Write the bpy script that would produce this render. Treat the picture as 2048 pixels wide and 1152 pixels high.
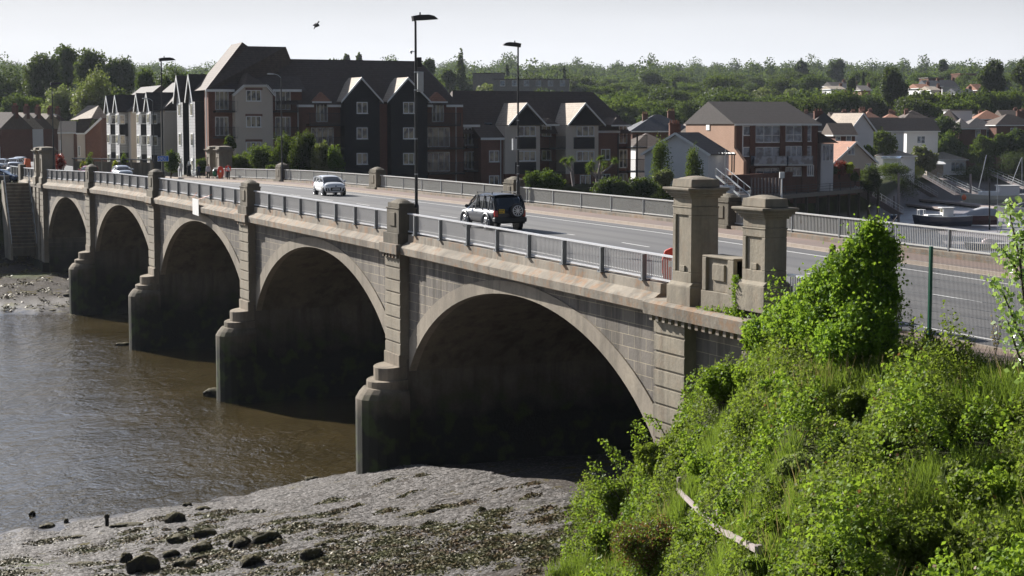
import bpy, bmesh, math, random
import numpy as np
from mathutils import Vector, Matrix
from math import sin, cos, tan, radians, pi, sqrt, atan2, hypot
# ------------------------------------------------------------------ start
for o in list(bpy.data.objects): bpy.data.objects.remove(o)
SC = bpy.context.scene
COL = SC.collection
# world axes: x = across the bridge, y = along the bridge (away), z = up, low water at z = 0
CP = Vector((-26.707, -48.555, 16.3)); YAW = radians(23.2145); PIT = radians(5.2392); FPX = 3540.0
cd = bpy.data.cameras.new('camera'); cam = bpy.data.objects.new('camera', cd); COL.objects.link(cam)
cam.location = CP; cam.rotation_euler = (pi/2-PIT, 0, -YAW)
cd.lens = 36*FPX/2048; cd.sensor_width = 36; cd.clip_start = .5; cd.clip_end = 9000
SC.camera = cam
SUN_EL, SUN_AZ = radians(27), radians(-18.3)         # azimuth measured from +y towards +x
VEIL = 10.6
W = bpy.data.worlds.new('World'); SC.world = W; W.use_nodes = True
nt = W.node_tree; nt.nodes.clear()
wo = nt.nodes.new('ShaderNodeOutputWorld'); bg = nt.nodes.new('ShaderNodeBackground'); sk = nt.nodes.new('ShaderNodeTexSky')
sk.sky_type = 'NISHITA'; sk.sun_disc = False; sk.sun_elevation = SUN_EL; sk.sun_rotation = SUN_AZ
sk.air_density = 1.0; sk.dust_density = 3.0; sk.ozone_density = 1.5; sk.altitude = 0
# pale haze and thin high cloud: bright and whitish low down, clearing to blue overhead
tc = nt.nodes.new('ShaderNodeTexCoord'); mp = nt.nodes.new('ShaderNodeMapping'); mp.inputs['Scale'].default_value = (1.2, 1.2, 9)
nz = nt.nodes.new('ShaderNodeTexNoise'); nz.inputs['Scale'].default_value = 1.7; nz.inputs['Detail'].default_value = 7; nz.inputs['Roughness'].default_value = .5
rp = nt.nodes.new('ShaderNodeMapRange'); rp.inputs['From Min'].default_value = .3; rp.inputs['From Max'].default_value = .7
rp.inputs['To Min'].default_value = .90; rp.inputs['To Max'].default_value = 1.08
sx = nt.nodes.new('ShaderNodeSeparateXYZ'); cr_ = nt.nodes.new('ShaderNodeFloatCurve'); cv = cr_.mapping.curves[0]
for p_, q_ in ((0, 1.0), (.03, 1.0), (.07, .82), (.12, .62), (.155, .54), (.22, .85), (.34, 1.0), (.45, .7), (.62, .2), (1, .06)):
    if p_ in (0, 1): cv.points[0 if p_ == 0 else -1].location = (p_, q_)
    else: cv.points.new(p_, q_)
cr_.mapping.update()
el = nt.nodes.new('ShaderNodeMapRange'); el.inputs['From Min'].default_value = .3; el.inputs['From Max'].default_value = .75; el.inputs['To Min'].default_value = .94; el.inputs['To Max'].default_value = .15
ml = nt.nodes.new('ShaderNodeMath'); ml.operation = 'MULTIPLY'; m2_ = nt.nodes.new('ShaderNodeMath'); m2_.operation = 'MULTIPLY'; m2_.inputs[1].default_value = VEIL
cc_ = nt.nodes.new('ShaderNodeCombineXYZ'); gb = nt.nodes.new('ShaderNodeVectorMath'); gb.operation = 'MULTIPLY'; gb.inputs[1].default_value = (.97, .99, 1.04)
mx = nt.nodes.new('ShaderNodeMix'); mx.data_type = 'RGBA'
L = nt.links.new
L(tc.outputs['Generated'], mp.inputs['Vector']); L(mp.outputs['Vector'], nz.inputs['Vector']); L(nz.outputs['Fac'], rp.inputs['Value'])
L(tc.outputs['Generated'], sx.inputs['Vector']); L(sx.outputs['Z'], el.inputs['Value']); L(sx.outputs['Z'], cr_.inputs['Value'])
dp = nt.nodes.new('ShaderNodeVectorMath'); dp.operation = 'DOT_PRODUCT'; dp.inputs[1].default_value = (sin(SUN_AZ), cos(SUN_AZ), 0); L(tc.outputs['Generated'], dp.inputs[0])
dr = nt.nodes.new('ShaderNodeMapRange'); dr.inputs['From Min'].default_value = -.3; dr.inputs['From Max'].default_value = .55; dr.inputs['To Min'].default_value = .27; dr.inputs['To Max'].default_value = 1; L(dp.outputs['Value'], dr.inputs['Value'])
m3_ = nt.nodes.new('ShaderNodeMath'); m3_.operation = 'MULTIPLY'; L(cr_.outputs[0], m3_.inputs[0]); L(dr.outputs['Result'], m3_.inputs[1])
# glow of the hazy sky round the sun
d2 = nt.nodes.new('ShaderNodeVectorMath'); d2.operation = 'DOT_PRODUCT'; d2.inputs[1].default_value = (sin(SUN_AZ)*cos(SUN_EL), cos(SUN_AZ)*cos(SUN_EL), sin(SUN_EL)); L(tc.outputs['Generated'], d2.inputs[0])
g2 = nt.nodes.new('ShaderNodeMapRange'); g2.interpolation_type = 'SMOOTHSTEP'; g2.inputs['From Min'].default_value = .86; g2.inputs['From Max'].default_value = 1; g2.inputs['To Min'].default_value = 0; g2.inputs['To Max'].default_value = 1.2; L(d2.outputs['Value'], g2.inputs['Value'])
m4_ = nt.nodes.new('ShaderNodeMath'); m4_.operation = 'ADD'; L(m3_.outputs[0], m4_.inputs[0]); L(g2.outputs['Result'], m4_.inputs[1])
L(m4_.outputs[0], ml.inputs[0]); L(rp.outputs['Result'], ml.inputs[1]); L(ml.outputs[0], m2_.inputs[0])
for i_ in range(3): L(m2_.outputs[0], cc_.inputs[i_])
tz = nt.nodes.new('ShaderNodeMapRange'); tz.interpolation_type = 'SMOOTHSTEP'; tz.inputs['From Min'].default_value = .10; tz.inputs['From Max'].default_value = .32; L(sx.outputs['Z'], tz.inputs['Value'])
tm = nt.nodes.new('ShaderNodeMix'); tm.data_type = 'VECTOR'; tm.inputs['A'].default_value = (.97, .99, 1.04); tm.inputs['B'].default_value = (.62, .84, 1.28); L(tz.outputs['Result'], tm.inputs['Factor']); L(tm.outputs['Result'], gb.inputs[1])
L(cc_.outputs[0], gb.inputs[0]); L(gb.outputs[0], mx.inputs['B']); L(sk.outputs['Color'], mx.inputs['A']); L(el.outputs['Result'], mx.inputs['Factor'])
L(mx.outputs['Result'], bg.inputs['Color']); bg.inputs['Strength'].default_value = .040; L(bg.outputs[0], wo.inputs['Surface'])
sd = bpy.data.lights.new('sun', 'SUN'); sd.energy = 5.0; sd.angle = radians(.6); sd.color = (1, .95, .88)
so = bpy.data.objects.new('sun', sd); COL.objects.link(so)
sv = Vector((sin(SUN_AZ)*cos(SUN_EL), cos(SUN_AZ)*cos(SUN_EL), sin(SUN_EL)))
so.rotation_euler = sv.to_track_quat('Z', 'Y').to_euler(); so.location = (0, 0, 60)
vs = SC.view_settings; vs.view_transform = 'Standard'; vs.look = 'None'; vs.exposure = 1.08; vs.gamma = 1; vs.use_curve_mapping = False
SC.render.engine = 'CYCLES'
# ------------------------------------------------------------------ survey helpers (pixel column/row + real distance -> metres)
FW = Vector((sin(YAW)*cos(PIT), cos(YAW)*cos(PIT), -sin(PIT))); RT = Vector((cos(YAW), -sin(YAW), 0)); UP = RT.cross(FW)
def ray(px, py): return FW+RT*((px-1024)/FPX)-UP*((py-576)/FPX)
def at(px, py, Z): return CP+ray(px, py)*Z
def atz(px, Z, z):                                    # point in column px at distance Z and height z
    r = ray(px, 251); p = CP+r*Z; return Vector((p.x, p.y, z))
def onz(px, py, z): r = ray(px, py); return CP+r*((z-CP.z)/r.z)
def onx(px, py, x): r = ray(px, py); return CP+r*((x-CP.x)/r.x)
PS = [-60, -30, 0, 25, 51, 77, 100, 126, 139, 160, 400]; PZ = [12, 12, 12.1, 12.38, 12.5, 12.56, 12.48, 12.05, 11.85, 11.75, 11.75]
RS = [-60, -30, -7, 0, 9, 25, 51, 77, 100, 126, 139, 160, 400]; RZ = [10.5, 10.55, 10.7, 10.78, 10.92, 11.16, 11.3, 11.36, 11.26, 10.85, 10.68, 10.6, 10.6]
def smooth(xs, zs):
    g = np.arange(-60, 400, 1.0); v = np.interp(g, xs, zs)
    k = np.ones(13)/13; v2 = np.convolve(np.pad(v, 6, 'edge'), k, 'valid'); return g, v2
_pg, _pv = smooth(PS, PZ); _rg, _rv = smooth(RS, RZ)
def prof(s): return float(np.interp(s, _pg, _pv))      # height of the bridge rail top
def rz(s): return float(np.interp(s, _rg, _rv))        # height of the carriageway
# ------------------------------------------------------------------ object helpers
def tag(o, label=None, cat=None, group=None, kind=None):
    if label: o['label'] = label
    if cat: o['category'] = cat
    if group: o['group'] = group
    if kind: o['kind'] = kind
    return o
def empty(name, loc=(0, 0, 0), rz_=0, label=None, cat=None, group=None):
    o = bpy.data.objects.new(name, None); COL.objects.link(o); o.location = loc; o.rotation_euler = (0, 0, rz_)
    o.empty_display_size = .3
    return tag(o, label, cat, group)
def copy_tree(o, parent=None):
    c = o.copy(); COL.objects.link(c)
    if parent is not None: c.parent = parent
    for ch in list(o.children):
        copy_tree(ch, c)
    return c
class MB:
    def __init__(s): s.v = []; s.f = []; s.mi = []; s.m = 0
    def add(s, vs_, fs):
        n = len(s.v); s.v += [tuple(q) for q in vs_]; s.f += [tuple(n+i for i in f) for f in fs]; s.mi += [s.m]*len(fs); return s
    def box(s, x0, x1, y0, y1, z0, z1, M=None):
        vs_ = [Vector(p) for p in ((x0,y0,z0),(x1,y0,z0),(x1,y1,z0),(x0,y1,z0),(x0,y0,z1),(x1,y0,z1),(x1,y1,z1),(x0,y1,z1))]
        if M is not None: vs_ = [M@p for p in vs_]
        return s.add(vs_, [(0,3,2,1),(4,5,6,7),(0,1,5,4),(1,2,6,5),(2,3,7,6),(3,0,4,7)])
    def hexa(s, b, t):                                 # 4 bottom + 4 top points
        return s.add(list(b)+list(t), [(0,3,2,1),(4,5,6,7),(0,1,5,4),(1,2,6,5),(2,3,7,6),(3,0,4,7)])
    def prism(s, poly, a, b, axis='y'):                # poly of 2D points extruded along axis
        def P(p, t): return (p[0], t, p[1]) if axis == 'y' else ((t, p[0], p[1]) if axis == 'x' else (p[0], p[1], t))
        n = len(poly); vs_ = [P(p, a) for p in poly]+[P(p, b) for p in poly]
        return s.add(vs_, [tuple(range(n))[::-1], tuple(range(n, 2*n))]+[(i, (i+1) % n, n+(i+1) % n, n+i) for i in range(n)])
    def bar(s, p, q, w, h=None, up=(0, 0, 1)):
        p, q = Vector(p), Vector(q); h = h or w; d = (q-p).normalized(); u = Vector(up)
        if abs(d.dot(u)) > .95: u = Vector((0, 1, 0))
        a = d.cross(u).normalized()*(w/2); c = a.normalized().cross(d)*(h/2)
        return s.hexa([p-a-c, p+a-c, q+a-c, q-a-c], [p-a+c, p+a+c, q+a+c, q-a+c])
    def tube(s, pts, rs, n=8, cap=True):
        pts = [Vector(p) for p in pts]; rs = rs if hasattr(rs, '__len__') else [rs]*len(pts); vs_ = []; fs = []
        for i, p in enumerate(pts):
            d = (pts[min(i+1, len(pts)-1)]-pts[max(i-1, 0)]).normalized()
            u = Vector((0, 0, 1)) if abs(d.z) < .9 else Vector((1, 0, 0)); a = d.cross(u).normalized(); b = a.cross(d)
            vs_ += [p+(a*cos(2*pi*k/n)+b*sin(2*pi*k/n))*rs[i] for k in range(n)]
        for i in range(len(pts)-1):
            fs += [(i*n+k, i*n+(k+1) % n, (i+1)*n+(k+1) % n, (i+1)*n+k) for k in range(n)]
        if cap: fs += [tuple(range(n))[::-1], tuple(range((len(pts)-1)*n, len(pts)*n))]
        return s.add(vs_, fs)
    def sphere(s, c, r, n=10, m=6):
        r = r if hasattr(r, '__len__') else (r, r, r); vs_ = []; fs = []
        for j in range(m+1):
            t = pi*j/m
            vs_ += [(c[0]+r[0]*sin(t)*cos(2*pi*k/n), c[1]+r[1]*sin(t)*sin(2*pi*k/n), c[2]+r[2]*cos(t)) for k in range(n)]
        for j in range(m): fs += [(j*n+k, j*n+(k+1) % n, (j+1)*n+(k+1) % n, (j+1)*n+k)[::-1] for k in range(n)]
        return s.add(vs_, fs)
    def grid(s, rows):                                 # list of rows of points
        n = len(rows[0]); vs_ = [p for r in rows for p in r]
        return s.add(vs_, [(i*n+k, i*n+k+1, (i+1)*n+k+1, (i+1)*n+k) for i in range(len(rows)-1) for k in range(n-1)])
    def build(s, name, mats, parent=None, smooth=False, bevel=0, sub=0, fix=True):
        me = bpy.data.meshes.new(name); me.from_pydata(s.v, [], s.f); me.update()
        for m in (mats if isinstance(mats, (list, tuple)) else [mats]): me.materials.append(m)
        if any(s.mi): me.polygons.foreach_set('material_index', s.mi)
        if fix:
            bm = bmesh.new(); bm.from_mesh(me); bmesh.ops.remove_doubles(bm, verts=bm.verts, dist=.0004) if sub else None
            bmesh.ops.recalc_face_normals(bm, faces=bm.faces); bm.to_mesh(me); bm.free()
        if smooth: me.polygons.foreach_set('use_smooth', [True]*len(me.polygons))
        o = bpy.data.objects.new(name, me); COL.objects.link(o)
        if parent is not None: o.parent = parent
        if bevel:
            b = o.modifiers.new('bevel', 'BEVEL'); b.width = bevel; b.segments = 2; b.limit_method = 'ANGLE'; b.angle_limit = radians(35)
        if sub:
            b = o.modifiers.new('sub', 'SUBSURF'); b.levels = sub; b.render_levels = sub
        return o
def npmesh(name, V, F, mat, parent=None, k=4, fmat=None):
    V = np.asarray(V, np.float32); F = np.asarray(F, np.int32); me = bpy.data.meshes.new(name)
    me.vertices.add(len(V)); me.vertices.foreach_set('co', V.ravel())
    me.loops.add(F.size); me.loops.foreach_set('vertex_index', F.ravel())
    me.polygons.add(len(F)); me.polygons.foreach_set('loop_start', np.arange(0, F.size, k, dtype=np.int32)); me.polygons.foreach_set('loop_total', np.full(len(F), k, np.int32))
    for m in (mat if isinstance(mat, (list, tuple)) else [mat]): me.materials.append(m)
    if fmat is not None: me.polygons.foreach_set('material_index', np.asarray(fmat, np.int32))
    me.update(calc_edges=True)
    o = bpy.data.objects.new(name, me); COL.objects.link(o)
    if parent is not None: o.parent = parent
    return o
# ------------------------------------------------------------------ materials
class N:
    def __init__(s, name):
        s.m = bpy.data.materials.new(name); s.m.use_nodes = True; s.t = s.m.node_tree; s.b = s.t.nodes['Principled BSDF']; s._g = None
    def n(s, ty, **kw):
        x = s.t.nodes.new('ShaderNode'+ty)
        for k, v in kw.items():
            if k in x.inputs: x.inputs[k].default_value = v
            else: setattr(x, k, v)
        return x
    def l(s, a, b): s.t.links.new(a, b)
    def pos(s):
        if s._g is None: s._g = s.n('NewGeometry').outputs['Position']
        return s._g
    def noise(s, scale, detail=4, rough=.55, vec=None, dist=0):
        x = s.n('TexNoise', Scale=scale, Detail=detail, Roughness=rough, Distortion=dist); s.l(vec if vec is not None else s.pos(), x.inputs['Vector']); return x.outputs['Fac']
    def mapv(s, sc=(1, 1, 1), vec=None, rot=(0, 0, 0)):
        x = s.n('Mapping'); x.inputs['Scale'].default_value = sc; x.inputs['Rotation'].default_value = rot; s.l(vec if vec is not None else s.pos(), x.inputs['Vector']); return x.outputs['Vector']
    def rng(s, v, a, b, c=0, d=1):
        x = s.n('MapRange'); 
        for i, q in zip(('From Min', 'From Max', 'To Min', 'To Max'), (a, b, c, d)): x.inputs[i].default_value = q
        s.l(v, x.inputs['Value']); return x.outputs['Result']
    def mix(s, f, a, b, mode='MIX'):
        x = s.n('Mix', data_type='RGBA', blend_type=mode)
        if isinstance(f, (int, float)): x.inputs['Factor'].default_value = f
        else: s.l(f, x.inputs['Factor'])
        for nm, q in (('A', a), ('B', b)):
            if isinstance(q, (tuple, list)): x.inputs[nm].default_value = (*q[:3], 1)
            else: s.l(q, x.inputs[nm])
        return x.outputs['Result']
    def math(s, op, a, b=0.):
        x = s.n('Math', operation=op)
        for i, q in enumerate((a, b)):
            if isinstance(q, (int, float)): x.inputs[i].default_value = q
            else: s.l(q, x.inputs[i])
        return x.outputs[0]
    def sep(s, vec=None):
        x = s.n('SeparateXYZ'); s.l(vec if vec is not None else s.pos(), x.inputs[0]); return x.outputs
    def comb(s, x, y, z=0.):
        c = s.n('CombineXYZ')
        for i, q in enumerate((x, y, z)):
            if isinstance(q, (int, float)): c.inputs[i].default_value = q
            else: s.l(q, c.inputs[i])
        return c.outputs[0]
    def col(s, c):
        if isinstance(c, (tuple, list)): s.b.inputs['Base Color'].default_value = (*c[:3], 1)
        else: s.l(c, s.b.inputs['Base Color'])
        return s
    def set(s, rough=.7, metal=0, spec=.5, **kw):
        for k, v in (('Roughness', rough), ('Metallic', metal), ('Specular IOR Level', spec)):
            if isinstance(v, (int, float)): s.b.inputs[k].default_value = v
            else: s.l(v, s.b.inputs[k])
        for k, v in kw.items(): s.b.inputs[k.replace('_', ' ')].default_value = v
        return s
    def bump(s, h, st=.3, dist=.05):
        x = s.n('Bump', Strength=st, Distance=dist); s.l(h, x.inputs['Height']); s.l(x.outputs[0], s.b.inputs['Normal']); return s
def objvec(n): return n.n('TexCoord').outputs['Object']
def plain(name, c, rough=.6, var=.15, sc=3, metal=0, spec=.5):
    n = N(name); f = n.noise(sc, 5); n.col(n.mix(f, [q*(1-var) for q in c], [min(1, q*(1+var)) for q in c])); n.set(rough, metal, spec); return n.m
def m_stone(name, c1, c2, joints=False, dark=.5, course=.42, tide=False, lichen=0):
    n = N(name); a = n.noise(.55, 6, .6); b = n.noise(7, 6, .65); st = n.noise(1.3, 5, .6, n.mapv((1.2, 1.2, .16)))
    c = n.mix(n.rng(a, .3, .7), c1, c2)
    c = n.mix(n.rng(b, .35, .75, 0, .5), c, [q*.55 for q in c1])
    c = n.mix(n.rng(st, .46, .66, 0, dark), c, (.05, .046, .038)); c = n.mix(n.rng(n.noise(.22, 4, .6), .42, .62, 0, .45), c, [q*.45 for q in c2])
    if lichen: c = n.mix(n.rng(n.noise(1.7, 7, .75), .50, .62, 0, lichen), c, (.30, .15, .06))
    h = b
    if joints:
        xyz = n.sep(); v = n.comb(xyz['Y'], xyz['Z'])
        br = n.n('TexBrick', offset=.5); br.inputs['Scale'].default_value = 1; br.inputs['Brick Width'].default_value = .86; br.inputs['Row Height'].default_value = course
        br.inputs['Mortar Size'].default_value = .012; br.inputs['Mortar Smooth'].default_value = .3; br.inputs['Bias'].default_value = -.3
        br.inputs['Color1'].default_value = (.78, .77, .78, 1); br.inputs['Color2'].default_value = (1.1, 1.05, 1.0, 1); br.inputs['Mortar'].default_value = (1.9, 1.8, 1.5, 1)
        n.l(v, br.inputs['Vector']); c = n.mix(1.0, c, br.outputs['Color'], 'MULTIPLY')
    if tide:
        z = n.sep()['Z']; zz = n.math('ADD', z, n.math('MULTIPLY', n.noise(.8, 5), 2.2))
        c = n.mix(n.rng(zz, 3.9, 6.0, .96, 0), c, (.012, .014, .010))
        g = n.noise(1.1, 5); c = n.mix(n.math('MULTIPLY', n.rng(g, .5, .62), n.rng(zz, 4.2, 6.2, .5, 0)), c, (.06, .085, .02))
    n.col(c).set(.92, 0, .25).bump(h, .5, .03); return n.m
def m_brick(name, c1, c2, mort, row=.075, w=.225, var=.25):
    n = N(name); o = objvec(n); xyz = n.sep(o); v = n.comb(n.math('ADD', xyz['X'], xyz['Y']), xyz['Z'])
    br = n.n('TexBrick'); br.inputs['Scale'].default_value = 1; br.inputs['Brick Width'].default_value = w; br.inputs['Row Height'].default_value = row
    br.inputs['Mortar Size'].default_value = .006; br.inputs['Color1'].default_value = (*c1, 1); br.inputs['Color2'].default_value = (*c2, 1); br.inputs['Mortar'].default_value = (*mort, 1)
    n.l(v, br.inputs['Vector']); f = n.noise(.6, 5, .6, o); n.col(n.mix(n.rng(f, .3, .7, 0, var), br.outputs['Color'], [q*.5 for q in c1])).set(.9, 0, .2); return n.m
def m_tiles(name, c, row=.24, var=.3):
    n = N(name); o = objvec(n); xyz = n.sep(o); z = xyz['Z']
    fr = n.math('FRACT', n.math('MULTIPLY', z, 1/row)); ln = n.rng(fr, .0, .22, 1, 0)
    col_ = n.math('FRACT', n.math('MULTIPLY', n.math('ADD', xyz['X'], xyz['Y']), 3.1))
    f = n.noise(2.5, 6, .7, o); f2 = n.noise(.35, 4, .6, o)
    cc = n.mix(n.rng(f, .3, .7), [q*(1-var) for q in c], [q*(1+var) for q in c]); cc = n.mix(n.rng(f2, .4, .7, 0, .5), cc, [q*.7+.02 for q in c])
    cc = n.mix(n.math('MULTIPLY', ln, .6), cc, [q*.25 for q in c])
    n.col(cc).set(.8, 0, .35).bump(n.math('ADD', fr, n.math('MULTIPLY', col_, .3)), .7, .04); return n.m
def m_boards(name, c, row=.16, axis='Z', var=.3):
    n = N(name); o = objvec(n); z = n.sep(o)[axis]; fr = n.math('FRACT', n.math('MULTIPLY', z, 1/row))
    f = n.noise(3, 5, .6, n.mapv((.4, .4, 6), o)); cc = n.mix(f, [q*(1-var) for q in c], [q*(1+var) for q in c])
    n.col(n.mix(n.rng(fr, 0, .18, .75, 0), cc, [q*.12 for q in c])).set(.7, 0, .4).bump(fr, .8, .03); return n.m
def m_leaf(name, dark, light, trans=.45, gloss=.35, sc=.6, rough=.4, yell=None, sp=.6):
    n = N(name); oi = n.n('ObjectInfo'); rnd = oi.outputs['Random']
    f = n.noise(sc, 4, .6); c = n.mix(n.rng(f, .35, .65), dark, light)
    g = n.noise(sc*14, 2, .5); c = n.mix(n.rng(g, .4, .75, 0, sp), c, [q*1.5 for q in light])
    hv = n.n('HueSaturation'); n.l(c, hv.inputs['Color']); n.l(n.rng(rnd, 0, 1, .475, .515), hv.inputs['Hue']); n.l(n.rng(rnd, 0, 1, .75, 1.25), hv.inputs['Value'])
    hv.inputs['Saturation'].default_value = 1.0; c = hv.outputs['Color']
    n.col(c).set(rough, 0, gloss); tr = n.n('BsdfTranslucent'); n.l(n.mix(.55, c, [q for q in (yell or (.3, .42, .04))]), tr.inputs['Color'])
    ms = n.n('MixShader'); ms.inputs[0].default_value = trans; out = n.t.nodes['Material Output']
    n.l(n.b.outputs[0], ms.inputs[1]); n.l(tr.outputs[0], ms.inputs[2]); n.l(ms.outputs[0], out.inputs['Surface']); return n.m
def m_glass(name, c=(.03, .035, .04), rough=.06, curtain=None):
    n = N(name); o = objvec(n); f = n.noise(1.1, 3, .5, o)
    cc = n.mix(n.rng(f, .45, .55), c, curtain if curtain else [q*2.2 for q in c]); n.col(cc).set(rough, 0, .9); return n.m
M = {}
M['stone'] = m_stone('concrete_block', (.285, .26, .225), (.20, .182, .158), True, .65, .42, True)
M['ring'] = m_stone('arch_concrete', (.37, .32, .25), (.27, .235, .19), False, .35)
M['pil'] = m_stone('pilaster_stone', (.34, .30, .23), (.25, .22, .175), False, .45, lichen=.12)
M['pier'] = m_stone('pier_stone', (.33, .275, .21), (.24, .20, .15), False, .5, tide=True)
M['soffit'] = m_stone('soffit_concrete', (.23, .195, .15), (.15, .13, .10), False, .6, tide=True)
M['cornice'] = m_stone('cornice_stone', (.36, .32, .26), (.24, .21, .17), False, .5, lichen=.5)
M['post'] = m_stone('post_stone', (.22, .19, .14), (.12, .105, .08), False, .6)
M['asphalt'] = None
n = N('asphalt'); f = n.noise(60, 3); g = n.noise(.35, 5, .6, n.mapv((1, .12, 1))); xs_ = n.sep(); wv = n.math('SINE', n.math('MULTIPLY', xs_['X'], 3.3)); pt = n.noise(.12, 3, .5, n.mapv((2, .5, 1)))
c = n.mix(n.rng(g, .35, .65), n.mix(f, (.085, .086, .092), (.125, .124, .125)), n.mix(f, (.125, .123, .12), (.17, .165, .16))); c = n.mix(n.rng(n.math('ADD', wv, n.math('MULTIPLY', g, 1.2)), .8, 1.6, 0, .35), c, (.06, .06, .064)); c = n.mix(n.rng(pt, .6, .61, 0, .3), c, (.075, .075, .08))
n.col(c).set(.8, 0, .3).bump(f, .2, .01); M['asphalt'] = n.m
n = N('red_tarmac'); f = n.noise(40, 3); g = n.noise(.5, 5); n.col(n.mix(n.rng(g, .35, .65), n.mix(f, (.20, .145, .12), (.26, .195, .165)), (.19, .15, .135))).set(.9, 0, .2); M['foot'] = n.m
n = N('kerb_stone'); f = n.noise(3, 5); xyz = n.sep(); fr = n.math('FRACT', n.math('MULTIPLY', xyz['Y'], 1/.92)); n.col(n.mix(n.rng(fr, 0, .03, .7, 0), n.mix(f, (.30, .24, .19), (.42, .36, .30)), (.08, .07, .06))).set(.85); M['kerb'] = n.m
n = N('road_paint'); f = n.noise(9, 5, .7); n.col(n.mix(n.rng(f, .45, .75, 0, .8), (.72, .71, .68), (.30, .30, .29))).set(.6); M['paint'] = n.m
n = N('rail_paint'); f = n.noise(5, 6, .7); n.col(n.mix(n.rng(f, .62, .72, 0, .8), (.56, .565, .58), (.30, .18, .11))).set(.45, .15, .5); M['rail'] = n.m
n = N('rail_grey'); f = n.noise(3, 5, .6); n.col(n.mix(f, (.12, .13, .14), (.20, .21, .215))).set(.5, .1, .5); M['railpost'] = n.m
n = N('rail_bar'); f = n.noise(5, 6, .7); n.col(n.mix(n.rng(f, .6, .72, 0, .7), (.34, .335, .33), (.22, .13, .08))).set(.5, .1, .4); M['railbar'] = n.m
n = N('rail_old'); f = n.noise(5, 6, .7); n.col(n.mix(n.rng(f, .6, .7, 0, .7), (.46, .46, .44), (.25, .17, .12))).set(.5, .1, .5); M['railfar'] = n.m
M['black'] = plain('black_paint', (.012, .013, .015), .4, .2)
M['dark'] = plain('dark_metal', (.025, .028, .03), .5, .3)
M['silver'] = plain('galvanised', (.42, .44, .45), .4, .15, 6, .6)
M['white'] = plain('white_paint', (.75, .76, .78), .5, .05)
M['bwhite'] = plain('white_board', (.80, .80, .78), .5, .06)
M['render'] = plain('cream_render', (.60, .53, .45), .9, .07, 1.5)
M['renderw'] = plain('white_render', (.72, .71, .70), .9, .06, 1.5)
M['brick'] = m_brick('red_brick', (.17, .075, .05), (.22, .095, .065), (.2, .16, .13))
M['brickl'] = m_brick('orange_brick', (.34, .205, .14), (.29, .17, .115), (.36, .27, .21))
M['brickd'] = m_brick('dark_brick', (.12, .05, .035), (.17, .07, .045), (.13, .10, .08))
M['tile'] = m_tiles('brown_tiles', (.105, .078, .062))
M['tiled'] = m_tiles('dark_tiles', (.05, .041, .038))
M['tiler'] = m_tiles('red_tiles', (.32, .15, .09))
M['tileg'] = m_tiles('grey_tiles', (.20, .18, .165), .2)
M['tilep'] = m_tiles('pale_and_sunlit_tiles', (.42, .35, .28), .26)
M['slate'] = m_tiles('slate', (.075, .08, .095), .2)
M['wboard'] = m_boards('dark_weatherboard', (.014, .016, .02), .18)
M['wboardl'] = m_boards('pale_weatherboard', (.42, .42, .42), .34)
M['glass'] = m_glass('window_glass', (.025, .03, .035), .08, (.30, .27, .18))
M['glassb'] = m_glass('blue_window_glass', (.05, .07, .10), .08, (.22, .27, .33))
M['carglass'] = m_glass('car_glass', (.012, .015, .02), .03)
M['tyre'] = plain('rubber', (.015, .015, .016), .8, .2)
M['alloy'] = plain('alloy', (.62, .63, .65), .3, .05, 4, .6)
M['red'] = plain('red_plastic', (.62, .05, .025), .4, .1)
M['orange'] = plain('orange_plastic', (.75, .14, .03), .5, .1)
M['wood'] = m_boards('grey_timber', (.20, .175, .14), .3, 'X')
M['woodp'] = plain('weathered_timber', (.30, .25, .235), .85, .3, 8)
M['bark'] = plain('bark', (.07, .055, .04), .95, .35, 4)
M['yellow'] = plain('plate_yellow', (.72, .45, .02), .5, .05)
def paint(name, c, rough=.25, metal=0., coat=.6):
    n = N(name); n.col(n.mix(n.noise(.7, 3), [q*.95 for q in c], c)).set(rough, metal, .5); n.b.inputs['Coat Weight'].default_value = coat; n.b.inputs['Coat Roughness'].default_value = .05; return n.m
M['carwhite'] = paint('white_car_paint', (.78, .79, .80)); M['carblack'] = paint('black_car_paint', (.006, .009, .02), .38, 0, .35)
M['carsilver'] = paint('silver_car_paint', (.52, .54, .56), .3, .5); M['carblue'] = paint('blue_car_paint', (.03, .07, .16)); M['carred'] = paint('red_car_paint', (.40, .03, .03))
M['leafA'] = m_leaf('leaf_oak', (.015, .032, .010), (.04, .075, .018), .22, .05, .13, .7, None, .15)
M['leafB'] = m_leaf('leaf_lime', (.025, .05, .012), (.075, .12, .024), .25, .05, .13, .7, None, .15)
M['leafC'] = m_leaf('leaf_dark', (.012, .026, .014), (.03, .052, .022), .2, .12, .5, .6)
M['leafF'] = m_leaf('leaf_far', (.012, .026, .014), (.028, .05, .022), .2, 0, .02, .9, None, .1)
M['leafR'] = m_leaf('leaf_red', (.08, .015, .012), (.22, .04, .03), .3, .2, 1, .5, (.4, .06, .03))
M['leafY'] = m_leaf('leaf_yellow', (.20, .22, .01), (.40, .40, .02), .35, .2, 1, .5)
M['leafP'] = m_leaf('leaf_olive', (.07, .085, .035), (.17, .17, .08), .3, .2, .8, .6)
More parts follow.
